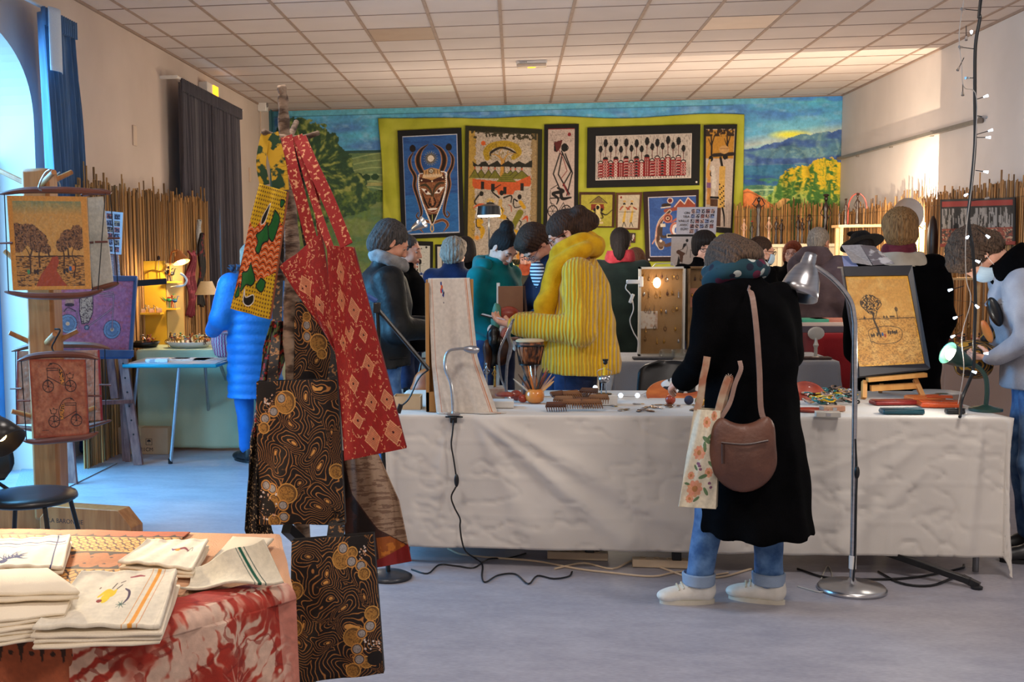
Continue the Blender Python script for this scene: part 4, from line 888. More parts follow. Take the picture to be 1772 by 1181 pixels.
# --- blue banner with horned mask
c=CV(40,105,632,1100,170,(12,13,18));c.rect(84,158,590,1062,(44,92,160));c.rect(84,160,590,166,(200,205,215));c.rect(84,1054,590,1062,(190,195,210));c.rect(84,160,88,1060,(180,185,205));c.rect(585,160,590,1060,(180,185,205))
c.put(((c.X>90)&(c.X<584)&(c.Y>168)&(c.Y<1052))*np.clip((fbm(c.X/90,c.Y/22,2)-.45)*4,0,1)*.55,(28,62,124));c.put(((c.X>90)&(c.X<584)&(c.Y>700)&(c.Y<1052))*.35,(40,130,200))
TAN,BR,DK,CRM=(206,158,110),(110,62,36),(24,15,14),(236,222,196)
for s in (-1,1):
    m=lambda pts:[(343+s*(x-343),y) for x,y in pts]
    c.disc(343+s*-168 if s>0 else 343+168,273 if s>0 else 276,29,DK,33)
    for w,col in ((38,TAN),(30,BR),(16,DK)):c.line(m([(178,310),(142,375),(150,450),(188,530),(180,620),(212,740),(236,850),(225,900),(205,915),(188,890),(205,862)]),[w*.25,w*.8,w*.9,w,w,w*.8,w*.7,w*.5,w*.4,w*.35,w*.25],col)
    for w,col in ((56,TAN),(46,BR),(28,DK)):c.line(m([(318,243),(255,290),(222,360),(226,430),(256,500)]),[w*.1,w*.6,w,w,w*.9],col)
    for w,col in ((26,TAN),(18,BR)):c.line(m([(335,960),(250,940),(205,985),(245,1045)]),[w,w,w,w*.3],col)
c.line([(275,372),(408,372)],1,CRM)
for k in range(18):
    a=2*PI*k/18;c.line([(340+34*math.cos(a),372+34*math.sin(a)),(340+66*math.cos(a),372+68*math.sin(a))],[14,1],(225,205,160),smooth=False);c.line([(340+32*math.cos(a),372+32*math.sin(a)),(340+60*math.cos(a),372+60*math.sin(a))],[10,1],DK,smooth=False)
c.disc(340,372,30,(228,216,200))
face=[(235,510),(460,500),(478,560),(470,650),(435,760),(385,880),(330,975),(295,880),(250,760),(222,650),(220,560)]
c.line(face,14,(235,235,235),closed=True);c.poly(face,(150,96,62));c.put(c.inpoly(face)*(fbm(c.X/9,c.Y/4,8)>.55)*.7,(86,48,32))
for k in range(26):
    t=k/26
    for pts in ([(222,520),(226,680),(262,810),(310,940)],[(474,510),(470,680),(430,800),(350,950)]):
        f=t*3;i=min(2,int(f));f-=i;c.disc(pts[i][0]+(pts[i+1][0]-pts[i][0])*f,pts[i][1]+(pts[i+1][1]-pts[i][1])*f,5,(245,240,225))
c.poly([(228,540),(460,520),(470,575),(345,590),(225,590)],(70,30,18));c.poly([(255,545),(270,480),(345,455),(420,475),(450,530),(345,570)],(196,150,96))
for k in range(7):c.line([(268+k*26,470+abs(3-k)*6),(262+k*28,520)],5,(40,22,14),smooth=False)
for k in range(12):c.line([(262+k*15,545),(269+k*15,515)],4,CRM,smooth=False);c.line([(269+k*15,515),(277+k*15,545)],4,CRM,smooth=False)
c.disc(340,485,24,(20,14,14));c.disc(340,485,17,CRM);c.disc(340,485,10,(20,14,14));c.disc(340,485,4,CRM)
for x,y in ((248,568),(346,580),(446,550)):c.disc(x,y,7,CRM)
c.line([(240,615),(285,612),(330,665),(338,760)],[14,22,16,8],(60,52,34));c.line([(455,600),(405,605),(362,660),(345,760)],[14,22,16,8],(60,52,34))
c.poly([(240,640),(285,650),(335,702),(290,700)],(240,236,226));c.poly([(460,635),(415,640),(360,695),(410,695)],(240,236,226))
for x in (288,405):c.disc(x,672,14,(120,50,40));c.disc(x,672,7,DK)
c.poly([(240,655),(300,800),(330,850),(300,830),(262,760)],DK);c.poly([(462,645),(400,790),(360,850),(410,810),(440,740)],DK)
c.line([(322,740),(310,790),(345,812),(372,780),(360,735)],12,DK);c.line([(340,730),(345,790)],20,(176,120,84));c.disc(325,790,10,DK);c.disc(366,786,10,DK)
c.poly([(295,835),(345,825),(390,832),(345,850)],(238,232,222),smooth=True);c.poly([(305,850),(345,845),(385,846),(345,880)],(110,52,34),smooth=True);c.line([(305,850),(345,868),(388,848)],4,CRM)
c.poly([(300,885),(385,880),(340,975)],DK);c.line([(338,885),(336,945)],5,(220,225,120));c.line([(325,975),(318,1020),(328,1045)],10,(225,180,110));c.line([(340,975),(346,1020),(334,1045)],10,(225,180,110))
c.grain(.12,.06,1,3);banner('mask_banner',c,fromcrop(680,200,5.133),[(40,135),(608,108),(632,1075),(78,1100)],15.925,'blue batik banner of a horned mask with a sun between its horns')
# --- dancers and acacia
c=CV(25,40,745,1340,190,(34,34,14));c.rect(80,95,695,1290,(186,172,156));e=fbm(c.X/30,c.Y/30,4);c.put(((c.X>60)&(c.X<105+40*e)&(c.Y>85)&(c.Y<1290)),(178,144,66));c.put(((c.X>660-30*e)&(c.X<705)&(c.Y>85)&(c.Y<1290))*.8,(150,122,76));c.put(((c.Y>85)&(c.Y<130+30*e)&(c.X>80)&(c.X<695))*(e>.5),(60,55,35))
cr_=fbm(c.X/14,c.Y/11,13,4);c.put((np.abs(cr_-.5)<.022)*((c.X>95)&(c.X<690)&(c.Y>110)&(c.Y<1280))*.6,(70,60,52));c.disc(196,194,22,(206,92,36))
c.line([(235,330),(225,270),(270,220),(350,195),(430,192),(500,220),(530,270),(480,320)],[50,56,58,56,56,58,52,40],(176,144,34));c.line([(262,310),(275,275),(350,232),(430,240),(500,275)],[10,22,20,18,14],(34,24,16));c.put((fbm(c.X/8,c.Y/8,3)>.58)*c.inpoly([(205,180),(545,180),(545,345),(205,345)])*((np.abs(c.c[...,0]-.69)<.05))*.6,(120,96,20))
c.line([(372,490),(378,400),(370,340),(320,300),(270,292)],[34,30,22,10,5],(190,140,60));c.line([(385,380),(400,330),(430,290),(500,280)],[18,14,8,5],(190,140,60));c.line([(360,320),(345,280),(372,240)],6,(190,140,60));c.line([(425,300),(430,255)],5,(190,140,60));c.line([(395,480),(398,400),(400,350)],6,(40,28,18))
c.poly([(105,372),(150,400),(185,370),(220,360),(250,395),(300,370),(330,350),(370,395),(390,375),(430,350),(480,380),(530,350),(590,375),(655,335),(655,405),(105,412)],(34,32,24))
for x,w in ((180,60),(250,55),(310,60),(455,70),(500,80),(560,90),(120,50)):c.disc(x,425,7,(186,84,44),18);c.disc(x,408,9,(30,26,20));c.poly([(x-w,520),(x,435),(x+w,520)],(112,108,36));c.line([(x-w,520),(x,438),(x+w,520)],4,(30,30,14),smooth=False)
c.poly([(100,528),(320,545),(520,540),(640,485),(648,560),(635,590),(580,590),(560,625),(500,630),(480,670),(345,672),(330,630),(120,620),(100,590)],(196,88,42));c.poly([(320,552),(405,455),(515,552)],(120,118,38))
for k in range(5):c.line([(335+k*10,545-k*18),(500-k*18,545-k*18)],3,(40,44,18))
for x,y in ((195,580),(405,625),(292,600),(565,590)):c.rect(x-16,y-30,x+16,y+42,(30,26,22))
def fig(h,body,limbs,cloth): # dancing figures
    for l in limbs:c.line(l,[15,12,9][:len(l)]+[7]*max(0,len(l)-3),(22,18,16))
    c.line(body,34,cloth);c.disc(*h,20,(22,18,16),24)
YL,GR=(200,152,32),(120,116,30)
fig((185,665),[(180,700),(178,760)],[[(160,680),(122,745),(165,790)],[(185,760),(180,870),(190,905)]],(190,176,160));c.line([(112,800),(160,770),(208,765)],[8,20,14],(196,84,40));c.disc(170,930,38,YL,30);c.line([(165,960),(200,1010),(190,1080)],[40,46,20],YL);c.line([(140,905),(145,975),(180,985)],8,(20,18,16))
fig((375,655),[(365,730),(358,800)],[[(350,700),(285,640),(330,600),(365,578)],[(395,700),(465,680),(462,745)],[(400,870),(445,915),(430,950)]],(196,160,90));c.disc(350,822,50,YL,42);c.disc(350,822,38,(30,24,16),32);c.disc(350,824,32,(214,178,60),26);c.line([(330,860),(400,885)],46,YL)
fig((542,690),[(550,740),(585,790)],[[(520,730),(488,715),(495,790),(560,780)],[(560,830),(505,890),(560,930),(540,985),(600,1000)]],YL);c.line([(550,840),(500,940),(490,1010)],[60,50,20],GR);c.line([(468,830),(462,780),(440,768)],7,(170,70,40));c.line([(575,905),(610,880),(618,925)],[12,24,8],(190,76,40));c.line([(500,1010),(530,1040),(480,1130),(570,1060)],[20,34,26,10],YL);c.line([(530,1090),(575,1045)],10,(22,18,16));c.line([(505,1140),(545,1090)],[40,10],(200,150,40))
c.disc(270,758,38,(26,24,20),14)
for k in range(9):a=PI+PI*(k+.5)/9;c.line([(270+22*math.cos(a),745+14*math.sin(a)),(270+52*math.cos(a),745+45*math.sin(a))],[7,2],(214,170,40),smooth=False)
for (x,y,r) in ((150,1080,26),(545,1260,40)):
    for k in range(14):a=2*PI*k/14;c.line([(x,y),(x+r*1.5*math.cos(a),y+r*1.5*math.sin(a))],[6,1],(220,150,40),smooth=False)
    c.disc(x,y,r*.7,(214,140,50))
c.grain(.14,.08);banner('dancers_banner',c,fromcrop(800,210,5.367),[(28,42),(742,75),(728,1330),(10,1340)],15.925,'batik banner of dancers below an acacia tree and orange village walls')
# --- tall bicycle banner
c=CV(40,135,300,960,90,(14,12,14));c.rect(72,170,270,900,(192,172,162));c.put((fbm(c.X/5,c.Y/3,7)>.62)*((c.X>80)&(c.X<262)&(c.Y>178)&(c.Y<262))*.6,(90,80,76));c.rect(72,166,270,171,(140,30,30));c.disc(230,208,13,(130,26,34))
K=(16,14,16);c.poly([(115,262),(150,252),(180,245),(165,300),(140,330),(118,328)],(90,30,30));c.poly([(118,262),(135,330),(113,320)],K);c.disc(193,300,24,K,30);c.line([(205,275),(222,300),(212,322)],6,K)
for a in ([(160,340),(112,485),(165,600)],[(178,340),(150,490),(235,630)],[(200,345),(255,480),(215,640)],[(172,325),(245,470),(185,570)]):c.line(a,9,K,smooth=False)
c.line([(150,310),(190,390),(215,465),(170,520)],5,(120,40,36),smooth=False);c.line([(190,560),(230,640)],[14,6],(120,26,30));c.line([(145,585),(185,610),(110,625),(150,660),(140,700)],[12,26,20,16,8],K);c.line([(170,600),(180,660),(245,655)],[20,24,12],K);c.line([(90,600),(90,655),(250,655),(85,660),(110,720)],4,K,smooth=False);c.line([(95,592),(150,560)],5,K)
for x in (110,212):
    c.line([(x+36*math.cos(2*PI*i/20),750+40*math.sin(2*PI*i/20)) for i in range(20)],7,K,closed=True)
    for k in range(6):a=2*PI*k/6;c.line([(x,750),(x+35*math.cos(a),750+38*math.sin(a))],3,K,smooth=False)
c.line([(90,690),(115,700),(155,750),(190,690),(215,750)],4,K,smooth=False);c.grain(.1,.1);banner('cyclist_banner',c,fn8,[(48,145),(292,140),(284,960),(40,965)],15.925,'narrow tall banner of a long-limbed black cyclist with a red sun')
# --- row of spoon figures
fs=fromcrop(1000,210,8.055);c=CV(120,45,1712,932,300,(15,15,17));c.rect(246,172,1590,818,(190,178,168));c.put(((c.X>252)&(c.X<1584)&(c.Y>180)&(c.Y<812))*(fbm(c.X/6,c.Y/40,3)>.6)*.4,(80,70,66));c.rect(246,812,1590,820,(225,215,205));c.rect(246,172,252,818,(225,215,205));c.rect(1584,172,1590,818,(225,215,205))
RD,W_=(142,30,34),(216,200,190);xs=[313,383,457,530,601,675,749,822,894,968,1042,1113,1187,1263,1335,1410,1480];top=[365,278,367,275,377,280,366,295,378,268,350,295,343,260,342,278,386];bod=[545,490,545,490,545,485,545,490,545,470,530,490,520,480,520,490,560];rn=random.Random(3)
for i,x in enumerate(xs):
    y,b=top[i],bod[i];r=30 if i%2 else 27;c.disc(x,y,r,K,62 if i%2 else 52);c.disc(x,y+8,r+4,K,22);c.line([(x,y+50),(x,b)],[10,7],(90,34,30));c.disc(x,b+22,37,K,34)
    if i%2==0 or i>10:c.disc(x,b+24,24,(205,190,180),20);c.rect(x-37,b+26,x+37,b+40,K)
    c.rect(x-36,b+30,x+36,780,RD);kind=i%5;yy=b+46
    while yy<770:
        if kind==0:c.rect(x-26,yy,x+26,yy+7,W_);c.rect(x-26,yy+10,x-20,yy+26,W_);c.rect(x-30,yy+28,x+30,yy+36,K)
        elif kind==1:c.line([(x-30,yy),(x-10,yy+18),(x-30,yy+38)],7,W_);c.line([(x+30,yy),(x+10,yy+18),(x+30,yy+38)],7,W_);c.disc(x,yy+18,8,K);c.disc(x,yy,5,W_)
        elif kind==2:c.poly([(x-30,yy+18),(x,yy),(x+30,yy+18),(x,yy+34)],K);c.line([(x-30,yy+18),(x,yy),(x+30,yy+18)],4,W_,smooth=False)
        elif kind==3:c.disc(x,yy+18,22,W_);c.disc(x,yy+18,13,RD);c.disc(x,yy+18,5,W_)
        else:
            for q in range(-2,3):c.rect(x+q*14-2,yy,x+q*14+3,yy+34,W_ if q%2 else K)
        yy+=42
    c.disc(x,795,17,W_,12)
c.put(((c.Y>778)&(c.Y<806)&(c.X>280)&(c.X<1510))*(c.c[...,0]<.8),K)
for i,x in enumerate(xs):c.disc(x+36,794,16,W_,10)
c.disc(1668,884,14,(235,225,215));banner('spoon_figures_banner',c,fs,[(132,90),(1710,42),(1694,893),(122,932)],15.925,'wide black-framed banner of seventeen spoon-headed figures in red and black')
# --- two women carrying a basket
c=CV(1165,140,1412,920,90,(20,17,16));c.rect(1182,172,1396,880,(190,172,158));c.put(((c.X>1184)&(c.X<1394)&(c.Y>178)&(c.Y<385)),(184,130,46));c.put(((c.Y>172)&(c.Y<225))*(fbm(c.X/12,c.Y/12,2)>.45)*((c.X>1184)&(c.X<1394)),(54,36,22))
for x in (1226,1345):c.line([(x,380),(x,290),(x-5,215)],[14,12,8],(34,24,18));c.line([(x,290),(x+22,215)],[9,6],(34,24,18));c.line([(x,300),(x-25,240)],[8,4],(34,24,18))
c.line([(1245,360),(1388,350)],26,(40,30,24));c.disc(1322,320,38,(196,150,92),30);c.line([(1290,312),(1355,312)],3,(120,80,50));c.disc(1330,372,16,K,20);c.disc(1222,385,17,K,22);c.line([(1215,395),(1200,460),(1192,520)],[14,20,12],(206,160,80));c.line([(1296,380),(1310,440)],18,K);c.poly([(1290,440),(1335,440),(1338,740),(1285,740)],(204,160,80));
for k in range(14):c.disc(1295+(k*29)%42,570+k*12,6,K)
c.poly([(1195,470),(1222,470),(1225,720),(1192,720)],(200,140,76));c.rect(1192,560,1224,600,(120,80,120));c.line([(1240,440),(1220,500),(1245,520)],8,K);c.line([(1236,450),(1250,560),(1240,660)],[30,36,28],(205,195,184));c.rect(1220,660,1292,676,K);c.rect(1222,680,1282,730,(84,54,36));c.poly([(1268,740),(1312,740),(1310,876),(1262,874)],(74,46,36));c.line([(1322,740),(1338,800),(1342,870)],[14,12,8],K)
c.grain(.1,.1);banner('basket_carriers_banner',c,fn8,[(1172,148),(1408,143),(1372,915),(1168,898)],15.925,'tall banner of two women carrying a basket under yellow trees')
# --- small yellow and white batiks, blue batik
c=CV(292,618,550,872,90,(70,40,24));c.rect(306,636,532,862,(176,166,62));c.poly([(368,696),(400,680),(415,655),(432,645),(450,658),(462,680),(495,698)],(130,104,60));c.poly([(378,704),(470,702),(474,746),(376,748)],(130,48,30));c.line([(368,696),(410,662),(432,646),(455,664),(495,698)],4,K,smooth=False)
for s in (-1,1):c.disc(430+s*26,745,10,K,13);c.line([(430+s*20,765),(430+s*60,780),(430+s*105,742)],[12,7,4],K);c.line([(430+s*18,760),(430+s*36,800),(430+s*12,806)],[10,8,6],(50,30,20))
c.line([(428,722),(430,800)],34,(214,196,130));c.disc(426,728,12,K,15);c.rect(402,806,452,824,(220,200,160));c.rect(420,830,466,846,(214,196,150));c.grain(.12,.1)
banner('hut_batik',c,fn8,[(296,622),(548,622),(541,872),(294,872)],15.925,'small yellow batik of seated figures under a thatched hut','banner')
c=CV(550,622,742,888,70,(96,58,34));c.rect(566,640,724,876,(196,182,160));c.disc(586,657,8,(140,40,30));c.line([(640,640),(640,876)],1.5,(160,140,120))
for x in (612,668):c.line([(x-30,744),(x-8,722),(x+38,742)],10,(160,70,44));c.disc(x,706,10,K);c.disc(x,686,12,(200,160,90),8);c.line([(x,716),(x+10,760)],16,(200,180,140));c.line([(x+8,760),(x-2,830)],[14,20],(206,166,72));c.line([(x,835),(x-10,868)],4,K);c.line([(x+2,835),(x+18,868)],4,K);c.line([(x-36,762),(x+30,762)],2,K)
c.grain(.1,.1);banner('porters_batik',c,fn8,[(556,626),(740,622),(722,888),(552,884)],15.925,'small pale batik of two walking women with head loads','banner')
c=CV(745,600,1135,1115,150,(46,26,24));c.rect(778,646,1116,1082,(58,92,160));c.put(((c.X>780)&(c.X<1114))*(fbm(c.X/60,c.Y/40,9)>.55)*(c.c[...,2]>.5)*.5,(44,76,140));c.rect(778,640,1116,645,(215,205,205));c.rect(784,1076,1116,1082,(215,205,215));c.rect(778,645,782,1080,(210,205,215))
c.disc(934,672,22,(210,190,180));c.disc(934,672,15,(120,40,36));c.poly([(955,720),(1000,665),(1040,700),(1060,650),(1112,700),(1112,740),(960,745)],(150,70,50));c.line([(965,718),(1005,668),(1035,700),(1058,655),(1105,700)],7,(225,205,190),smooth=False)
c.disc(905,705,34,(48,34,32),16);c.line([(870,722),(935,716)],9,(220,205,190));c.line([(900,745),(960,735)],26,(150,72,54));c.line([(930,750),(860,830),(838,960),(862,1010)],[26,34,40,44],(214,196,176));c.line([(930,750),(862,830),(842,950),(862,1010)],[16,22,26,34],(86,60,48));c.line([(800,985),(830,930),(838,860),(900,770)],9,(206,150,130));c.line([(870,850),(868,930),(930,930)],[18,20,18],(70,54,46));c.rect(862,838,898,862,(226,214,196));c.rect(905,915,940,945,(226,214,196))
c.disc(915,800,34,(196,120,96));c.disc(915,800,26,(120,60,50));c.disc(915,800,14,(206,170,150));c.disc(915,800,7,(60,30,26));c.line([(940,830),(1010,790),(1060,770)],[10,20,14],(180,100,80));c.disc(972,880,42,(190,120,100),52);c.disc(975,885,30,(235,225,225),40);c.disc(985,890,22,(70,110,180),28);c.disc(865,985,30,(120,92,74),24);c.disc(862,965,10,(226,214,200));c.line([(900,1000),(990,975)],[24,34],(96,66,54));c.disc(771,1102,6,(230,225,220));c.grain(.1,.08)
banner('blue_batik',c,fn8,[(745,620),(1138,604),(1130,1108),(762,1110)],15.925,'blue batik with swirling brown figures and a dark red sun')
for (qq,lb,cc,pic) in (([(590,908),(636,908),(635,982),(592,980)],'white printed notice pinned on the lime cloth',(214,206,196),0),([(638,908),(692,910),(690,980),(638,978)],'dark photograph pinned beside the white notice',(60,44,40),1)):
    c=CV(588,905,694,984,50,cc)
    if pic:c.disc(665,935,16,(190,180,170),20);c.disc(652,960,8,(200,190,180));c.disc(680,955,8,(120,50,40),20)
    else:
        for k in range(6):c.rect(598,920+k*9,628,923+k*9,(120,115,112))
    banner('notice',c,fn8,qq,15.925,lb,'notice',ripple=0,solid=.002)
f9=fromcrop(590,350,4.074)
c=CV(440,270,655,645,90,(14,14,16));c.rect(462,302,632,622,(204,204,196));c.disc(605,313,8,K);c.disc(518,335,17,K,28);c.line([(519,360),(519,430)],7,K);c.line([(500,362),(540,362)],5,(130,110,60));c.disc(554,418,13,K,20);c.line([(554,435),(554,490)],5,K)
for k in range(9):c.rect(506,430+k*20,538,442+k*20,((60,90,160),(160,60,40),K)[k%3]);c.disc(522,436+k*20,6,W_)
for k in range(5):c.disc(562,505+k*22,14,((60,90,160),(200,200,190),(160,60,40))[k%3],10);c.disc(562,505+k*22,5,K)
c.put((np.abs(fbm(c.X/30,c.Y/6,6)-.5)<.02)*((c.X>465)&(c.X<630)&(c.Y>310)&(c.Y<615))*.5,(120,120,115));banner('spoon_batik',c,f9,[(442,272),(650,278),(646,642),(470,645)],15.925,'framed pale batik of two spoon figures below the horned mask banner')
c=CV(660,295,830,640,60,(14,14,16));c.rect(676,312,812,620,(206,204,196));c.disc(710,350,14,K,24);c.line([(710,370),(712,450)],6,K);banner('spoon_batik',c,f9,[(664,298),(830,300),(826,640),(668,640)],15.925,'dark-framed batik half hidden by the grey-haired woman')
# --- printed board with two sheets beside the glasses woman
c=CV(585,150,1195,562,170,(186,176,178));rn=random.Random(5)
for j in range(5):
    for i in range(5 if j<4 else 2):
        x,y=802+i*74-j*3.2,182+j*75;c.rect(x,y,x+60,y+62,(70,52,58));nz=fbm(c.X/11+i*9,c.Y/12+j*5,40+i+j*7,3);ins=(c.X>=x)&(c.X<x+60)&(c.Y>=y)&(c.Y<y+62)
        c.put(ins*(nz>.52),[(196,150,130),(120,130,160),(180,170,165),(150,90,80)][(i+j)%4]);c.put(ins*(nz<.38),(30,24,34))
q=[atY(*fromcrop(1100,340,8.435)(*p),10.15) for p in ((608,160),(1192,154),(1170,556),(588,556))];bd=tag(sheet('printed_board',c,quadfn(*q),paint_mat('printed_card',rough=.6,bump=0),solid=.01),'grey printed board reading ON TRAVAILLE AVEC EUX with rows of tiny photos','board')
B=MB();ux=(q[1]-q[0]).normalized();uz=(q[0]-q[3]).normalized();wpx=(q[1]-q[0]).length/584
for txt,y,xr in (('ON',262,792),('TRA',318,788),('VAILLE',380,784),('AVEC',440,780),('EÜX!',500,778)):
    o=q[0]+ux*((xr-605)*wpx)-uz*((y-158)*wpx)-Vector((0,.008,0));B.text(txt,o,ux,uz,52*wpx,.001,'RIGHT')
B.build('lettering',mat('black_print',(36,32,36),c2=(40,36,40),scale=50),bd,smooth=False)
c=CV(505,585,940,1020,110,(178,168,166));c.disc(757,642,22,K,25);c.poly([(700,690),(745,685),(740,720),(680,775)],K);c.line([(745,680),(762,760),(745,850)],6,(50,42,40));c.line([(700,740),(690,770),(600,800)],[8,8,10],(60,40,30));c.poly([(590,800),(620,780),(735,835),(700,870),(690,970),(650,960),(640,860),(590,830)],(80,50,36));c.poly([(625,860),(650,940),(645,1010),(600,1010)],K);c.line([(690,960),(680,1000),(760,1000)],7,(90,80,76));c.line([(815,780),(812,900)],6,K);c.line([(830,660),(890,700)],5,K);c.line([(815,780),(870,815)],5,K)
q2=[atY(*fromcrop(1100,340,8.435)(*p),10.05) for p in ((525,588),(915,588),(915,1014),(508,1014))];tag(sheet('figure_print',c,quadfn(*q2),MATS['printed_card'],solid=.008),'grey card with a black bending figure printed below the lettered board','picture')
t=thing('display_stand','dark upright stand holding the lettered board and the figure card','stand',(q2[0].x+.2,10.25,0));B=MB();B.bx(q2[0].x+.18,q2[0].x+.21,10.2,10.23,0,q[0].z-.02).build('pole',BLK,t);MB().bx(q2[0].x-.02,q[1].x-.2,10.165,10.18,q2[0].z-.0,q2[0].z+.02).build('crossbar',BLK,t);MB().bx(q2[0].x,q2[0].x+.4,10.05,10.4,0,.02).build('base',BLK,t,bevel=.004)
# ------------------------------------------------------------------ white shelf with tall carved figurines
WW=mat('cream_paint',(206,190,160),rough=.6,c2=(216,200,170),scale=4)
sh=thing('white_shelf','low cream cabinet carrying the row of carved figurines','cabinet',(3.5,14.9,0))
MB().bx(2.75,4.1,14.65,15.15,1.555,1.595).build('top',WW,sh,bevel=.004);MB().bx(2.8,4.05,14.7,15.12,0,1.555).build('body',mat('cream_panel',(190,172,140),rough=.6,c2=(200,182,150),scale=4),sh)
for x in (2.8,3.2,3.62,4.03):MB().bx(x,x+.05,14.68,14.7,.02,1.555).build('rail',WW,sh)
DW=mat('ebony',(30,18,14),rough=.35,c2=(52,30,20),scale=9,stretch=(1,1,.3));
def carved(x,y,z,h,seed,label,group=None,rz=0.,m=DW,arms_up=False,m2=None):
    r=random.Random(seed);t=thing('carved_figurine',label,'figurine',(x,y,z),rz,group);Mx=chain_matrix(t);s=h;B=MB(Mx);sw=r.uniform(-.03,.03)
    B.lathe([(.03*s,0),(.055*s,.01*s),(.06*s,.03*s),(.045*s,.2*s),(.035*s,.38*s),(.05*s,.5*s),(.035*s,.58*s),(.05*s,.68*s),(.045*s,.74*s),(.018*s,.79*s),(.016*s,.83*s)],(0,0,.02*s),10,sx=1,sy=.7)
    for q in (-1,1):
        B.tube([(q*.02*s,0,.35*s),(q*.03*s,.01,.2*s),(q*.025*s,0,.04*s)],[.022*s,.017*s,.012*s],6)
        if arms_up:B.tube([(q*.045*s,0,.74*s),(q*.12*s,0,.8*s),(q*.04*s,0,.93*s)],.011*s,5)
        else:B.tube([(q*.045*s,0,.74*s),(q*(.09+.03*r.random())*s,-.01,.6*s),(q*.03*s,-.04*s,.5*s)],.011*s,5)
    B.build('body',m,t,smooth=True);B=MB(Mx);B.ball((0,0,.89*s),(.038*s,.042*s,.055*s),10,7);hd=B.build('head',m,t)
    if m2:B=MB(Mx);B.ball((0,0,.955*s),(.06*s,.05*s,.03*s),10,6);B.build('headdress',m2,t)
    MB(Mx).bx(-.06*s,.06*s,-.05*s,.05*s,0,.02*s).build('plinth',m,t);return t
PAL=mat('pale_carving',(196,168,140),rough=.6,c2=(170,120,96),scale=20);RDW=mat('red_carving',(130,40,34),rough=.5,c2=(160,60,44),scale=20)
base=[(1287,.34,PAL,'pale thin figurine at the lime cloth end of the cabinet top'),(1301,.30,DW,'dark figurine carrying a red load beside a white candle shape'),(1312,.62,DW,'tall slim figurine in a pale green wrap with raised arms'),(1330,.36,PAL,'pale pinkish carved figurine on the cabinet'),(1343,.36,DW,'dark figurine with a blue skirt'),(1352,.33,DW,'dark thin figurine next to the blue-skirted one'),(1381,.38,DW,'broad cloaked dark figurine in the middle of the cabinet top'),(1388,.34,DW,'small figurine leaning on the cloaked one'),(1400,.37,DW,'dark figurine holding a round load on its head with raised arms'),(1412,.22,RDW,'short seated reddish figurine on the cabinet'),(1428,.62,DW,'tallest carved statue with a big headdress on the cabinet')]
for i,(px,h,m,lb) in enumerate(base):
    p=atY(px,410,14.85);carved(p.x,14.85,1.595,h,i,lb,m=m,arms_up=i in (2,8),m2=RDW if i==1 else (DW if i in (8,10) else None))
# second, raised plank shelf with three figures
pl=atY(1490,388,13.6);tt=thing('plank_shelf','pale plank shelf on legs holding three sculptures near the pale wall','shelf',(pl.x,13.6,0))
x0,x1,zt=atY(1445,388,13.6).x,atY(1560,388,13.6).x,atY(1500,389,13.6).z;PLY=mat('pine',(206,160,104),rough=.6,c2=(220,176,120),scale=4,stretch=(1,8,8))
MB().bx(x0,x1,13.45,13.75,zt-.03,zt).build('board',PLY,tt)
for x in (x0+.03,x1-.06):MB().bx(x,x+.035,13.5,13.54,0,zt-.03).build('leg',PLY,tt);MB().bx(x,x+.035,13.67,13.71,0,zt-.03).build('leg',PLY,tt)
for px,h,lb,m in ((1452,.17,'small dark sculpture at the end of the plank shelf',DW),(1463,.3,'cloaked dark sculpture with a winged hat on the plank shelf',DW),(1483,.36,'thin figure with a staff and a rope loop on the plank shelf',DW)):
    p=atY(px,388,13.6);t=carved(p.x,13.6,zt,h,int(px),lb,m=m,m2=DW if h>.2 else None)
    if h>.33:MB(chain_matrix(t)).tube([(.10*math.cos(a),.0,.18+.17*math.sin(a)) for a in [PI*i/10 for i in range(11)]]+[(-.1,0,.01)],.008,6).build('staff',RDW,t)
# round white lamp shade with a bright lamp against the wall
p=atY(1566,372,12.3);t=thing('round_lamp','round white disc lamp throwing warm light on the wall','lamp',(p.x,12.3,0));
MB().lathe([(.005,0),(.12,.008),(.165,.05),(.168,.058),(.12,.02),(.005,.012)],p,28,(.2,-1,0)).build('shade',mat('shade_white',(226,216,204),rough=.7,c2=(232,222,210),scale=4),t)
MB().tube([(p.x,12.32,0),(p.x,12.33,p.z)],.012,8).build('pole',BLK,t);MB().lathe([(.02,0),(.14,0),(.14,.02),(.02,.03)],(p.x,12.32,0)).build('base',BLK,t)
p2=atY(1603,392,12.5);MB().ball(p2,(.03,.03,.05)).build('bulb',mat('warm_bulb',(255,230,180),emit=(255,214,140),es=25),t);MB().tube([(p.x,12.33,p.z),p2-Vector((0,0,.05))],.006,6).build('arm',BLK,t)
point_light('round_lamp_light',(p.x+.02,12.42,p2.z+.02),150,(1,.82,.58),.012,spot=177,target=(p.x+.02,16,p2.z+.05),blend=.0);point_light('round_lamp_glow',(p2.x-.04,12.62,p2.z),8,(1,.8,.5),.02)
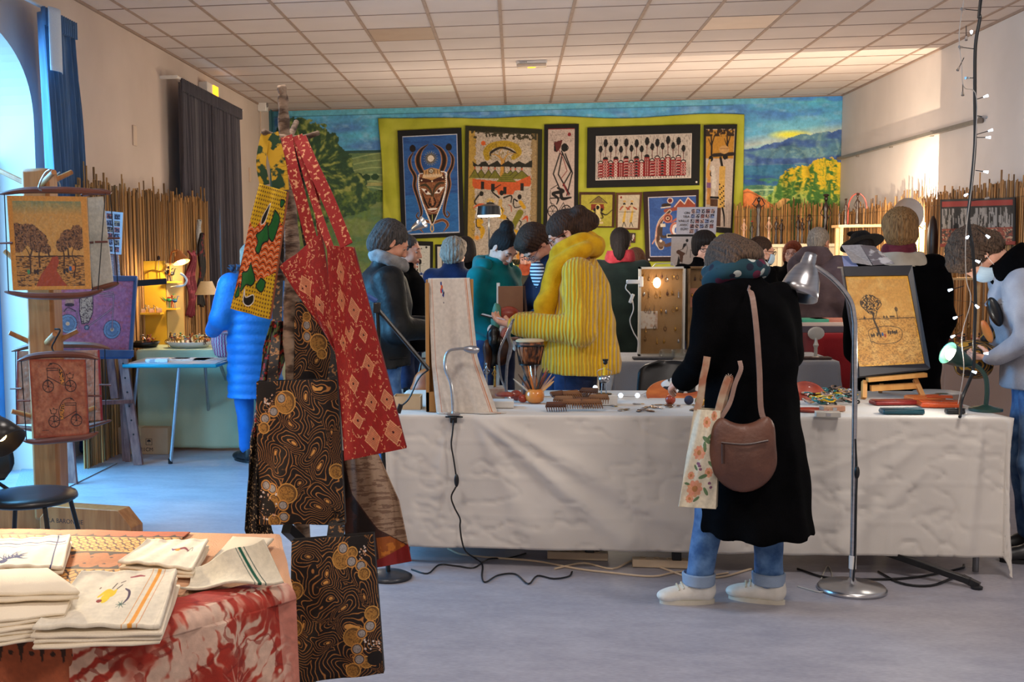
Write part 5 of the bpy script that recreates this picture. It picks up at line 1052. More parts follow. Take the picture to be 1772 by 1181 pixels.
# fringed rug on the right reed screen
c=CV(1260,640,1725,945,120,(40,36,36));c.rect(1265,652,1722,690,(150,46,40));c.rect(1268,690,1720,702,(22,20,22));fz=fbm(c.X/7,c.Y/60,5,3);c.put(((c.Y>700)&(c.Y<830))*(fz>.5),(150,144,140));c.put(((c.Y>700)&(c.Y<830))*(fz<.38),(20,20,24));c.put((c.Y>830)*1.,(140,60,46));c.put((c.Y>838)*(fbm(c.X/12,c.Y/9,8)>.52),(60,52,50));c.put((c.Y>838)*(fbm(c.X/9,c.Y/9,18)>.62),(190,150,120));c.rect(1260,640,1268,945,(24,22,24));c.rect(1716,640,1725,945,(24,22,24));c.rect(1260,922,1725,945,(140,50,42))
f10=fromcrop(1270,160,3.53);q=[atX(*f10(*k),XR-.15) for k in ((1262,655),(1722,642),(1720,930),(1262,945))]
tag(sheet('fringed_rug',c,quadfn(*q,bulge=lambda u,v:.01*np.sin(25*u)),PAINT,solid=.008),'red and grey striped woven rug hung on the reed screen','rug')
p=atX(*f10(1212,920),XR-.3);t=thing('tall_mask','narrow dark carved mask standing against the reed screen','mask',(p.x,p.y,0));MB().ball((p.x,p.y,p.z),(.05,.06,.26),12,12).build('face',DW,t);MB().tube([(p.x,p.y,0),(p.x,p.y,p.z-.2)],.012,6).build('pole',DW,t)
# ================================================================== tables with cloths
def table(label,x0,x1,y0,y1,z,legm=None,name='folding_table',apron=True):
    legm=legm or mat('steel_tube',(120,122,126),rough=.35,metal=.8,c2=(135,137,140),scale=9)
    t=thing(name,label,'table',((x0+x1)/2,(y0+y1)/2,0));MB().bx(x0+.01,x1-.01,y0+.01,y1-.01,z-.035,z-.008).build('tabletop',mat('table_laminate',(150,120,90),rough=.5,c2=(160,130,100),scale=5),t)
    for x in (x0+.08,x1-.08):
        for y in (y0+.08,y1-.08):MB().tube([(x,y,0),(x,y,z-.03)],.014,8).build('leg',legm,t)
    return t
def cloth(name,label,x0,x1,y0,y1,z,drop,m,folds_=.018,res=.03,flare=.10,extra=None,seed=1,rc=.0,solid=.003,crease=.0015):
    """drop: (front, back, left, right) overhang lengths"""
    f,b,l,r=drop;U=np.arange(x0-l,x1+r+res*.5,res);Vv=np.arange(y0-f,y1+b+res*.5,res);U=np.linspace(x0-l,x1+r,len(U));Vv=np.linspace(y0-f,y1+b,len(Vv));u,v=np.meshgrid(U,Vv[::-1])
    cx,cy=np.clip(u,x0,x1),np.clip(v,y0,y1);dx,dy=u-cx,v-cy;d=np.hypot(dx,dy);n=np.where(d>1e-6,1,0);nx,ny=dx/np.maximum(d,1e-6),dy/np.maximum(d,1e-6)
    s_=cx+cy*.0+(np.arctan2(ny,nx))*.25;w=np.clip(d/.25,0,1)
    fo=folds_*w*(np.sin(s_*11+seed+2*np.sin(d*3))*.5+np.sin(s_*23+3*seed)*.3+np.sin(s_*5+d*4)*.5)+crease*(fbm(u*14,v*14,seed,3)-.5)*2
    if extra is not None:fo=fo+extra(u,v,d,nx,ny)
    out=flare*d*(.3+.7*(np.abs(nx*ny)*2)**.5)+fo+.006*n;rnd=.02*(1-np.exp(-d/.02))
    P=np.stack([cx+nx*out,cy+ny*out,z+.002-np.maximum(d-.006,0)*np.sqrt(1-flare**2*.3)-.004*np.clip(d/.01,0,1)+crease*.7*(fbm(u*9,v*9,seed+4,3)-.5)*(d<.01)],-1).reshape(-1,3)
    P[:,2]=np.maximum(P[:,2],.012);ny_,nx_=u.shape;i=np.arange(nx_*ny_).reshape(ny_,nx_);F=np.stack([i[:-1,:-1],i[1:,:-1],i[1:,1:],i[:-1,1:]],-1).reshape(-1,4)
    return tag(link_mesh(name,P,F,m,solid=solid),label,'tablecloth')
TZ=.75
LIN=fabric('white_linen',(206,200,192),(214,208,200),scale=2,rough=.9,bump=.12,bscale=500)
# ---- main table
MX0,MX1,MY0,MY1=-.62,2.26,5.60,6.62
table('long folding table under the white linen cloth in the middle of the hall',MX0,MX1,MY0,MY1,TZ)
def main_folds(u,v,d,nx,ny):
    fr=np.clip(-ny,0,1);z=d;o=0
    for x0,z0,x1,z1,w,a in [(-.2,.0,.55,.62,.05,.03),(-.16,.0,1.0,.64,.07,.028),(-.2,.0,.1,.62,.06,.018),(-.3,.0,-.45,.6,.05,.014),(1.9,.1,1.3,.64,.05,.012),(1.95,.2,1.5,.66,.04,.010),(2.15,.0,2.1,.64,.03,.016),(1.9,.05,1.35,.3,.025,.006)]:
        L=math.hypot(x1-x0,z1-z0);px,pz=u-x0,z-z0;t=(px*(x1-x0)+pz*(z1-z0))/L;q=(px*(z1-z0)-pz*(x1-x0))/L;ww=w*(.35+.9*np.clip(t/L,0,1.2));o=o+a*np.exp(-(q/ww)**2)*np.clip(t/.12,0,1)*np.clip((L*1.1-t)/.1,0,1)
    for zc in (.13,.31,.5):o=o+.0022*np.exp(-((z-zc)/.008)**2)
    for xc in (-.02,.62,1.3,1.75):o=o+.0025*np.exp(-((u-xc)/.01)**2)
    cr2=fbm(u*6+v*2,v*9,77,3);o=o-.010*np.exp(-(np.abs(cr2-.5)/.02))*(d>.02)
    return o*fr+.035*np.clip(nx,0,1)*np.sin(d*9+v*6)
cloth('tablecloth','off-white linen cloth over the main table, creased, hem just off the floor',MX0,MX1,MY0,MY1,TZ,(.66,.3,.62,.40),LIN,folds_=.010,res=.012,flare=.09,extra=main_folds,seed=2)
# linen strips taped at the right corner
tp=MB()
for (x,z0,z1,w) in ((1.88,.64,.72,.12),(1.93,.02,.62,.10)):tp.bx(x,x+w,MY0-.075,MY0-.068,z0,z1)
# ---- stall behind: grey cloth with the earring case
GREYC=fabric('grey_cloth',(150,150,154),(160,160,164),scale=2)
table('folding table under the grey cloth carrying the earring display case',.72,2.25,8.35,9.1,TZ);cloth('tablecloth','plain grey cloth over the table with the earring display case',.72,2.25,8.35,9.1,TZ,(.6,.3,.3,.3),GREYC,res=.03)
CRIM=fabric('crimson_cloth',(110,14,22),(130,20,28),scale=2)
_x0,_x1=atY(1405,565,9.5).x,atY(1560,575,9.5).x-.3
table('folding table under the crimson cloth behind the framed drawing',_x0,_x1+.4,9.3,9.8,.88);cloth('tablecloth','crimson cloth over the stall table behind the framed drawing',_x0,_x1+.4,9.3,9.8,.88,(.7,.3,.3,.3),CRIM,res=.04)
BEI=fabric('beige_cloth',(168,142,128),(178,152,138),scale=2)
bx0,bx1=atY(1636,600,8.6).x,atY(1760,600,8.6).x
table('folding table under the dusty pink cloth near the masked visitor',bx0,bx1+.1,8.6,9.3,.80);cloth('tablecloth','dusty pink cloth over the stall table near the masked visitor',bx0,bx1+.1,8.6,9.3,.80,(.68,.2,.2,.1),BEI,res=.03)
table('long folding table with cream cloth behind the teal hoodie girl',-1.0,.62,9.15,9.75,.86);cloth('tablecloth','cream cloth over the long stall behind the teal hoodie girl',-1.0,.62,9.15,9.75,.86,(.7,.2,.2,.2),fabric('cream_cloth',(190,168,144),(200,178,154),scale=2),res=.04)
table('small table beside the main table end, covered in beige cloth',-.95,-.25,7.25,7.75,.62);cloth('tablecloth','grey-beige cloth over the small low table beside the man in black',-.95,-.25,7.25,7.75,.62,(.55,.2,.2,.2),fabric('taupe_cloth',(150,138,132),(160,148,142),scale=2),res=.03)
# ---- small goods
GOLD=mat('gold_wire',(206,160,80),rough=.3,metal=.9,c2=(180,130,60),scale=40);SILV=mat('silver',(190,190,192),rough=.25,metal=.9,c2=(170,170,174),scale=20);CHR=mat('brushed_chrome',(196,196,198),rough=.28,metal=1.,c2=(176,176,180),scale=3,stretch=(1,1,20))
REDW=mat('red_wood',(130,36,20),rough=.35,c2=(168,62,34),scale=8,stretch=(1,6,1),coat=.3);OAKW=mat('orange_wood',(186,96,40),rough=.35,c2=(216,140,66),scale=6,stretch=(1,6,1),coat=.4);DKW=mat('dark_wood',(58,32,20),rough=.4,c2=(96,56,34),scale=9,stretch=(1,6,1));GRN=mat('green_paint',(40,120,70),rough=.4,c2=(50,140,80),scale=9);ORG=mat('orange_paint',(206,96,36),rough=.4,c2=(216,120,50),scale=9);BLU=mat('blue_enamel',(40,80,140),rough=.3,c2=(50,96,160),scale=9)
TRK=[GOLD,SILV,REDW,ORG,GRN,DKW,PAL]
def trinket(kind,loc,s,label,group,m,m2=None,rz=0.,cat='figurine',name=None):
    """small recycled-wire creature or box, first of its kind"""
    t=thing(name or ['wire_animal','wire_bicycle','small_box','wire_bird','wire_person'][kind],label,cat,loc,rz,group);M_=chain_matrix(t)@Matrix.Scale(s,4);B=MB(M_)
    if kind==0:B.ball((0,0,.5),(.32,.14,.16),8,6);B.tube([(.28,0,.55),(.42,0,.85)],.06,6);B.ball((.47,0,.9),(.12,.07,.07),6,5);[B.tube([(x,y,.45),(x*1.1,y,0)],.03,5) for x in (-.22,.22) for y in (-.08,.08)];B.tube([(-.3,0,.55),(-.42,0,.4)],.02,4)
    elif kind==1:
        for x in (-.3,.3):B.tube([(x+.22*math.cos(a),0,.22+.22*math.sin(a)) for a in [2*PI*i/10 for i in range(10)]],.03,4,closed=True)
        B.tube([(-.3,0,.22),(-.1,0,.55),(.22,0,.55),(.3,0,.22)],.025,4);B.tube([(-.1,0,.55),(0,0,.2),(.22,0,.55)],.025,4);B.tube([(0,0,.6),(.05,0,.9)],.06,5);B.ball((.07,0,1.0),.09,6,5)
    elif kind==2:B.box((0,0,.3),(.7,.5,.6));
    elif kind==3:B.ball((0,0,.5),(.2,.12,.13),8,5);B.tube([(.15,0,.55),(.25,0,.85),(.4,0,.82)],[.04,.03,.01],5);B.tube([(0,0,.4),(0,0,0)],.02,4);B.prism([(-.2,.5),(-.5,.75),(-.25,.4)],(0,-.01,0),(1,0,0),(0,0,1),.02);B.box((0,0,.01),(.3,.2,.02))
    else:B.tube([(0,0,.35),(0,0,.75)],[.07,.1],6);B.ball((0,0,.9),.1,6,5);B.tube([(-.06,0,.35),(-.1,0,0)],.035,4);B.tube([(.06,0,.35),(.12,0,0)],.035,4);B.tube([(-.08,0,.7),(-.28,0,.5),(-.1,0,.45)],.025,4);B.tube([(.08,0,.7),(.3,0,.85)],.025,4)
    B.build('body',m,t)
    if m2:B=MB(M_);B.ball((.0,0,.62 if kind!=2 else .62),(.16,.1,.07),8,5);B.build('trim',m2,t)
    return t
rnd=random.Random(11)
def scatter(n,region,zt,s0,s1,label,group,kinds=(0,1,3,4),mats=TRK,mind=.035):
    protos=[];put=[];k=0;tries=0
    while k<n and tries<n*40:
        tries+=1;x,y=region(rnd.random(),rnd.random())
        if any(math.hypot(x-a,y-b)<mind for a,b in put):continue
        put.append((x,y));s=rnd.uniform(s0,s1);rz=rnd.uniform(0,6.28)
        if len(protos)<8:protos.append(trinket(kinds[k%len(kinds)],(x,y,zt),s,label,group,mats[k%len(mats)],mats[(k+3)%len(mats)],rz));protos[-1]['_s']=s
        else:q=rnd.choice(protos);dup(q,(x,y,zt),rz,scale=s/q['_s'])
        k+=1
scatter(34,lambda a,b:(-.9+1.35*a,9.2+.4*b),.862,.05,.10,'one of the small bright trinkets crowding the cream stall','trinkets on the cream stall',kinds=(0,2,3,4,1))
scatter(14,lambda a,b:(_x0+.1+.8*a,9.38+.35*b),.882,.05,.10,'one of the small pieces laid on the crimson cloth','small pieces on the crimson stall',kinds=(2,0,2))
scatter(16,lambda a,b:(bx0+.06+(bx1-bx0)*a,8.66+.5*b),.802,.06,.12,'one of the small dark pieces on the dusty pink stall','small pieces on the dusty pink stall',kinds=(2,0,4),mats=[DKW,REDW,DW,GOLD])
scatter(12,lambda a,b:(-.85+.5*a,7.32+.35*b),.622,.05,.09,'one of the small things laid on the low taupe table','small things on the low table',kinds=(2,2,0),mats=[BLK,PAL,SILV])
# flat colourful books and boxes on the crimson stall
for i,(px,py,w,h,c_) in enumerate([(1424,562,.42,.05,(60,50,60)),(1420,552,.36,.03,(190,170,160)),(1408,545,.2,.025,(60,150,120)),(1440,541,.3,.025,(180,110,90))]):
    p=atY(px,py,9.4+.02*i);z=.884+[0,.05,.08,.08][i];tag(MB().bx(p.x-w/2,p.x+w/2,9.35+.01*i,9.58,z,z+h).build('flat_box',mat('flatbox%d'%i,c_,c2=[min(255,k+12) for k in c_],scale=6,rough=.5),bevel=.003),['wide dark flat box lowest on the crimson stall','pale flat box on top of the dark one','thin green flat case on the crimson stall','thin rust-coloured flat case on the crimson stall'][i],'box')
# orange leather bags and beige box on the low table
tb=thing('leather_bag','orange leather bag with a dark band on the low taupe table','bag',(-.55,7.45,.622));G=SDF((-.75,7.3,.6),(-.35,7.6,.95),.008);G.ell((-.55,7.45,.70),(.11,.06,.10),k=.03);G.ell((-.55,7.45,.66),(.13,.07,.05),k=.03);G.cut(lambda X,Y,Z:.624-Z+0*X);G.build('body',mat('orange_leather',(186,80,34),rough=.45,c2=(206,100,44),scale=12),tb)
MB().bx(-.565,-.535,7.372,7.385,.63,.79).build('band',mat('dark_leather',(60,28,18),rough=.4,c2=(70,34,22),scale=10),tb);MB().tube([(-.62,7.45,.77),(-.6,7.45,.86),(-.5,7.45,.86),(-.48,7.45,.77)],.008,6).build('handle',MATS['dark_leather'],tb)
p0=atZ(716,700,TZ);bxm=mat('beige_card',(206,176,140),rough=.8,c2=(214,186,150),scale=8);t=thing('card_box','open beige card box at the end of the main table beside the towel stand','box',(-.52,5.86,TZ));x,y=-.545,5.84
for a in ((x-.07,x+.07,y-.06,y-.055),(x-.07,x+.07,y+.055,y+.06),(x-.07,x-.065,y-.055,y+.055),(x+.065,x+.07,y-.055,y+.055)):MB().bx(*a,TZ+.004,TZ+.07).build('side',bxm,t)
MB().bx(x-.065,x+.065,y-.055,y+.055,TZ+.004,TZ+.008).build('base',bxm,t)
# ------------------------------------------------------------------ earring display case
cs=thing('display_case','two-door brass-edged glass case hung with rows of earrings','display case',(1.23,8.72,.755));L0,L1,L2=atY(1106,462,8.66).x,atY(1186,462,8.66).x,atY(1275,462,8.66).x;ZT=atY(1150,462,8.66).z;ZB=.765
BRS=mat('aged_brass',(150,120,84),rough=.35,metal=.7,c2=(120,90,60),scale=12);SLV=mat('pale_frame',(196,190,178),rough=.4,metal=.4,c2=(206,200,188),scale=12);SUE=fabric('tan_suede',(150,116,76),(166,130,88),scale=4)
gl=mat('case_glass',(235,235,230),rough=.03,trans=1.,alpha=.16,c2=(240,240,236),scale=3)
for (a,b,m,nm) in ((L0,L1,SLV,'silver'),(L1+.02,L2,BRS,'brass')):
    MB().bx(a+.012,b-.012,8.70,8.712,ZB+.01,ZT-.01).build('backing',SUE,cs)
    fr=MB().bx(a,a+.014,8.64,8.72,ZB,ZT).bx(b-.014,b,8.64,8.72,ZB,ZT).bx(a,b,8.64,8.72,ZT-.014,ZT).bx(a,b,8.64,8.72,ZB,ZB+.014).build('frame',m,cs);tag(fr,nm+' edged frame')
    MB().bx(a+.014,b-.014,8.643,8.647,ZB+.014,ZT-.014).build('glass',gl,cs)
rn=random.Random(8)
for (a,b) in ((L0,L1),(L1+.02,L2)):
    for j,z in enumerate((ZT-.07,ZT-.19,ZT-.31,ZT-.44,ZT-.53)):
        n=7 if j<3 else 4
        for i in range(n):
            x=a+.045+(b-a-.09)*(i+rn.uniform(-.25,.25))/max(1,n-1);zz=z+rn.uniform(-.01,.01);m=rn.choice([GOLD,GOLD,SILV,DKW,BRS]);B=MB();B.tube([(x,8.694,zz+.02),(x,8.69,zz)],.0012,4);k=rn.random()
            if k<.4:B.ball((x,8.688,zz-.012),(.008,.006,.016),6,5)
            elif k<.7:B.tube([(x+.010*math.cos(q),8.688,zz-.016+.016*math.sin(q)) for q in [2*PI*w/8 for w in range(8)]],.0022,4,closed=True)
            else:B.box((x,8.688,zz-.014),(.007,.004,.034));B.ball((x,8.686,zz-.034),.007,6,5)
            B.build('earring',m,cs)
MB().tube([(L0+.1,8.68,ZT),(L0+.12,8.68,ZT+.022),(L0+.24,8.68,ZT+.026),(L0+.26,8.68,ZT)],.004,5).build('handle',SLV,cs)
MB().bx(L0,L0+.14,8.692,8.699,ZB+.2,ZB+.33).build('card',mat('price_card',(206,196,184),c2=(190,160,140),scale=30,contrast=(.5,.6)),cs);MB().bx(L1+.03,L1+.18,8.69,8.695,ZT-.3,ZT-.16).build('pink_card',mat('pink_card',(206,130,100),c2=(216,146,116),scale=10),cs)
q=atY(1139,490,8.6);MB().ball((q.x,8.67,q.z),(.028,.01,.04)).build('lamp',mat('case_lamp',(255,220,170),emit=(255,210,150),es=5),cs);point_light('case_light',(q.x,8.55,q.z),1.2,(1,.75,.5),.03)
# white clip lamp with cable by the case
t=thing('clip_lamp','small white clip lamp with a hanging switch cable at the case edge','lamp',(L0-.03,8.62,.755));WP=MATS['white_plastic']
a=atY(1096,488,8.6);MB().box(a,(.10,.03,.03)).build('head',WP,t,bevel=.006);MB().box(a+Vector((.055,.01,0)),(.03,.05,.075)).build('clip',WP,t,bevel=.004);pts=[atY(*k,8.6) for k in ((1084,492),(1083,500),(1092,512),(1096,535),(1090,555),(1096,575),(1104,590),(1103,610))];MB().tube(cr(pts,6),.0045,6).build('cord',WP,t);b=atY(1093,517,8.6);MB().box(b,(.022,.02,.07),Matrix.Rotation(.35,3,'Y')).build('switch',WP,t,bevel=.004)
# glass jars on the grey cloth in front of the case
for i,(px,lb) in enumerate(((1140,'round glass jar on the grey cloth by the case'),(1160,'square glass jar beside the round jar'),(1222,'clear glass bowl in front of the brass case door'))):
    p=atZ(px,612,.755);tag(MB().lathe([(.04,0),(.055,.005),(.058,.05),(.05,.07),(.045,.072),(.05,.05),(.045,.01)],(p.x,8.5,.756),16).build('glass_jar',mat('jar_glass',(220,225,215),rough=.05,trans=.95,alpha=.35,c2=(230,235,225),scale=3)),lb,'jar')
for i,(x,y,c_,lb) in enumerate([(.85,8.45,(60,60,66),'dark tray of rings at the case foot'),(1.3,8.43,(200,196,190),'white paper lying before the case'),(1.95,8.45,(60,40,34),'flat dark tray nearer the crimson stall')]):
    tag(MB().bx(x,x+.28,y,y+.1,.756,.772).build('flat_tray',mat('tray%d'%i,c_,c2=[k+14 for k in c_],scale=30),bevel=.003),lb,'tray')
# ---- pale wooden cut-out stand and white pedestal lamp near it (right of the coat)
p=atY(1412,590,8.5);t=thing('earring_stand','pale wooden cut-out earring stand on a white tabletop','stand',(p.x,8.5,.756));MB().lathe([(.05,0),(.05,.01),(.012,.02),(.012,.08),(.02,.1),(.012,.12),(.01,.15)],(p.x,8.5,.756),14).build('base',SLV,t);MB().ball((p.x,8.5,.94),(.058,.006,.048),14,8).build('panel',SLV,t)
# ---- black chair behind the main table
def chair(label,x,y,rz,m=None):
    t=thing('chair',label,'chair',(x,y,0),rz);M_=chain_matrix(t);m=m or BLK;B=MB(M_)
    grid_obj_pts=[]
    def sh(u,v):return None
    V=[];F=[];nu,nv=13,14
    for j in range(nv):
        for i in range(nu):
            u=i/(nu-1)*2-1;v=j/(nv-1)
            w=.215*math.sqrt(max(.02,1-(max(0,abs(2*v-1)-.55)/.5)**2));V.append((u*w,-.21-.03*v+.05*u*u-.05*v*v,.52+.33*v))
    for j in range(nv-1):
        for i in range(nu-1):F.append((j*nu+i,j*nu+i+1,(j+1)*nu+i+1,(j+1)*nu+i))
    B.add(V,F);B.build('backrest',m,t,smooth=True,solid=.012)
    B=MB(M_);B.lathe([(.01,0),(.2,.0),(.225,.012),(.22,.03),(.15,.036),(.01,.03)],(0,0,.44),28,sx=1,sy=.95);B.build('seat',m,t,smooth=True)
    for sx in (-1,1):
        for sy in (-1,1):MB(M_).tube([(sx*.14,sy*.13,.44),(sx*.21,sy*.2,0)],.011,8).build('leg',m,t)
        MB(M_).tube([(sx*.12,-.12,.44),(sx*.13,-.22,.5),(sx*.12,-.235,.62)],.010,6).build('back_post',m,t)
    return t
p=atY(1150,640,7.1);chair('black plastic chair tucked between the main table and the grey-cloth table',p.x,7.1,math.radians(160))
# ---- silver desk lamp in front of the blue banner, black lamp behind the bun, table lamps
p=atY(685,395,8.9);t=thing('gooseneck_lamp','silver reading lamp arching up before the blue mask banner','lamp',(-.95,9.0,.862));B=MB();B.lathe([(.07,0),(.07,.015),(.02,.025)],(-.95,9.25,.862),20);B.build('base',CHR,t);a1=atY(722,398,9.25);h0=atY(765,386,9.25)
B=MB();B.tube(cr([(-.95,9.25,.88),(-.97,9.25,1.3),tuple(atY(640,415,9.25)),tuple(atY(700,403,9.25)),tuple(atY(718,396,9.25))],6),.008,6);B.build('neck',CHR,t);B=MB();B.lathe([(.015,0),(.025,.02),(.045,.10),(.05,.12),(.045,.118),(.02,.03)],tuple(atY(713,397,9.25)),18,(.8,-.3,.45));B.build('shade',CHR,t);B=MB();c_=atY(725,385,9.2);B.ball(c_,(.018,.014,.018));B.build('bulb',mat('bulb_white',(255,245,225),emit=(255,240,215),es=9),t)
point_light('reading_light',c_+Vector((.06,-.09,.04)),1.5,(1,.9,.75),.02)
hd=atY(846,364,9.3);t=thing('stick_lamp','black lamp on a thin stem glowing before the dancers banner','lamp',(hd.x,9.35,.862));MB().lathe([(.10,0),(.09,.07),(.05,.085),(.02,.09),(.015,.085),(.085,.02)],hd-Vector((0,0,.04)),20).build('shade',BLK,t);MB().lathe([(.02,0),(.088,.0),(.088,.02),(.02,.025)],hd-Vector((0,0,.052)),20).build('diffuser',mat('lamp_glow',(255,250,240),emit=(255,244,225),es=5),t);MB().tube([(hd.x,9.3,hd.z),(hd.x,9.35,.87)],.007,6).build('stem',BLK,t);MB().lathe([(.08,0),(.08,.015),(.02,.02)],(hd.x,9.35,.862),18).build('base',BLK,t)
point_light('stick_light',hd-Vector((0,0,.12)),9,(1,.86,.65),.05)
def shade_lamp(label,px,py0,py1,Y,zb,c,es,w,stem=DKW,pw=6):
    top=atY(px,py0,Y);bot=atY(px,py1,Y);t=thing('table_lamp',label,'lamp',(top.x,Y,zb));h=top.z-bot.z
    MB().lathe([(w,0),(w*.5,h),(w*.47,h),(w*.96,.002)],(top.x,Y,bot.z),24).build('shade',mat('lampshade_%d'%px,c,rough=.8,emit=c,es=es,c2=[min(255,k+8) for k in c],scale=20),t);MB().lathe([(.045,0),(.045,.01),(.012,.03),(.016,.08),(.01,.12),(.014,.2),(.008,max(.22,bot.z-zb+.04))],(top.x,Y,zb),14).build('stem',stem,t);point_light('table_lamp_light',(top.x,Y,bot.z-.01),pw,(1,.72,.42),.03);return t
shade_lamp('small lit table lamp with a cream shade between the teal and olive visitors',872,446,460,9.1,atY(872,494,9.1).z,(255,214,150),1.1,.085)
q=atY(872,494,9.1);tag(MB().bx(q.x-.1,q.x+.14,9.0,9.2,.864,q.z-.003).build('display_box',PLY),'pale wooden box raising the lit table lamp','box')
# boxes and goods in front of the teal girl: easel-like leather rack, hat, cloths
t=thing('leather_rack','upright rack of brown leather pieces and green scarves before the teal girl','rack',(.05,7.4,.0));a,b=atY(862,496,7.35),atY(905,560,7.35)
MB().beam((b.x-.16,7.35,.62),(a.x+.0,7.42,a.z+.02),.02,.02).build('post',SLV,t);MB().beam((b.x+.06,7.35,.62),(b.x+.0,7.42,a.z+.0),.02,.02).build('post',DKW,t);MB().bx(a.x,b.x+.0,7.36,7.40,a.z-.18,a.z+.0).build('panel',mat('tan_leather',(140,84,50),rough=.5,c2=(156,98,60),scale=8),t)
for i,(px,py,w,h,m) in enumerate([(880,545,.14,.09,REDW),(858,560,.05,.26,mat('sea_green_cloth',(70,120,100),c2=(84,136,114),scale=8)),(868,610,.12,.2,DKW),(853,600,.07,.3,BLK),(843,620,.05,.22,DKW),(876,575,.06,.08,mat('coral_cloth',(190,96,70),c2=(206,110,84),scale=8))]):
    p=atY(px,py,7.3-.01*i);G=SDF(p-Vector((w,.06,h)),p+Vector((w,.06,h)),.009);G.ell(p,(w/2,.03,h/2),k=.02);G.ell(p+Vector((.01,0,h*.2)),(w*.35,.035,h*.25),k=.03);folds(G,.008,50,i);G.build('hanging_piece',m,t)
MB().bx(-.2,.3,7.2,7.5,.60,.62).build('shelf',DKW,t)
for x in (-.18,.27):
    for y in (7.22,7.47):MB().bx(x,x+.025,y,y+.025,0,.6).build('leg',DKW,t)
# ------------------------------------------------------------------ right: plank shelf with bronze figures
q=atY(1665,481,8.9);t=thing('plank_shelf','plank shelf with thin bronze figures on the dusty pink stall','shelf',(q.x,8.95,.802));MB().bx(q.x-.12,q.x+.14,8.85,9.05,q.z-.015,q.z).build('board',PLY,t)
for x in (q.x-.11,q.x+.12):MB().bx(x,x+.018,8.93,8.95,.803,q.z-.015).build('leg',PLY,t)
BZ=mat('bronze',(120,84,44),rough=.3,metal=.85,c2=(150,108,60),scale=20)
for px,h,z,lb in ((1636,.28,q.z,'tallest thin bronze figure on the plank shelf over the pink stall'),(1648,.22,q.z,'thin bronze figure next to the tallest on the plank shelf'),(1640,.22,.803,'thin bronze figure under the plank shelf, by its leg'),(1655,.24,.803,'thin bronze figure under the middle of the plank shelf'),(1676,.2,.803,'thin bronze figure under the plank shelf near the cable of lights')):
    p=atY(px,500,8.95);carved(p.x,8.92,z,h,px,lb,m=BZ)
# ================================================================== things on the main table
ZT_=TZ+.006
def mt(px,py):return atZ(px,py,ZT_)
# towel stand: cardboard-brown board with a linen towel over it
a,b=mt(738,712),mt(832,700);ztop=atY(760,484,a.y+.02).z
t=thing('towel_stand','brown board stand at the end of the main table with a linen towel over it','stand',(a.x+.12,a.y+.1,ZT_));KR=mat('kraft_board',(158,110,58),rough=.8,c2=(176,128,72),scale=6,stretch=(1,1,.2),bump=.2)
x0,x1,y0=a.x,a.x+.235,a.y+.0;B=MB();B.bx(x0,x1,y0+.02,y0+.05,ZT_,ztop).build('board',KR,t,bevel=.002);MB().bx(x0-.0,x0+.018,y0-.03,y0+.16,ZT_,ztop-.015).build('side_panel',KR,t,bevel=.002);MB().bx(x0,x0+.13,y0-.03,y0+.02,ZT_,ZT_+.10).build('foot',KR,t,bevel=.002)
c=CV(0,0,100,250,110,(212,202,190));n_=.5
for x,w,cc in ((9,1.2,(196,120,80)),(12.5,.6,(210,150,110)),(88,1.6,(196,110,66)),(91.5,1.4,(206,130,80)),(95,.6,(216,160,120))):c.rect(x-w/2,0,x+w/2,250,cc)
for x,y,cc,r in ((31,37,(40,60,130),2),(32,42,(190,90,50),2.4),(30,47,(190,40,40),2.4),(33,47,(50,110,160),2),(34,53,(40,50,120),2),(36,50,(30,30,60),1.5),(34,64,(60,60,80),1)):c.disc(x,y,r,cc,r*1.5)
c.grain(.05,.2);L_=.09
def towel(u,v):
    s=v*1.02-.12;top=ztop+.006;over=s<0
    z=np.where(over,top+s*.9,top-np.maximum(s,0)*.86);y=np.where(over,y0+.056+.01*u,y0+.012-.055*np.clip(s,0,1)-.09*np.clip((s-.45),0,1)**1.5*1.6)
    xl=x0+.012+.035*np.clip(s,0,1)+(np.clip(s-.5,0,1))*.06;w=.205+.05*np.clip(s,0,1)+.11*np.clip(s-.45,0,1)*1.6;r=np.clip(s*3,0,1)
    return xl+w*u,y-.014*r*np.sin(2*PI*(1.7*u+.1))-.004*r*np.sin(9*u+7*v),np.maximum(z,ZT_+.002)
tag(sheet('linen_towel',c,towel,paint_mat('linen_weave',rough=.95,bump=.3,bscale=700),solid=.003),'cream linen towel with orange side stripes and small embroidered figure, hung full length','towel')
# clamp lamp
a=mt(785,716);a.y=MY0-.0;t=thing('clamp_lamp','small silver gooseneck lamp clamped to the main table front edge','lamp',(a.x,MY0,TZ));nk=[atY(*k,MY0+.01-.0) for k in ((784,716),(783,690),(780,664),(771,640),(771,618),(779,607),(796,604),(806,604))]
MB().tube(cr(nk,6),.0075,8).build('neck',CHR,t);MB().lathe([(.010,0),(.014,.01),(.020,.03),(.021,.055),(.012,.072),(.003,.076)],atY(803,604,MY0+.01),14,(1,-.1,-.1)).build('head',CHR,t);k=atY(785,722,MY0-.02);MB().box(k+Vector((0,.008,.014)),(.06,.045,.01)).build('clamp_plate',CHR,t);MB().box(k+Vector((0,-.008,-.012)),(.034,.03,.03)).build('clamp',BLK,t,bevel=.003);MB().tube([k+Vector((-.04,0,0)),k+Vector((.045,0,0))],.004,6).build('screw',BLK,t)
yf=MY0-.075;cp=[atY(*q,MY0-.05) for q in ((785,728),(783,750),(781,770),(785,795),(789,822))];MB().tube(cr(cp,5),.004,6).build('cord',BLK,t);s_=atY(790,832,yf-.004);MB().ball(s_,(.012,.011,.033),10,8).build('switch',BLK,t)
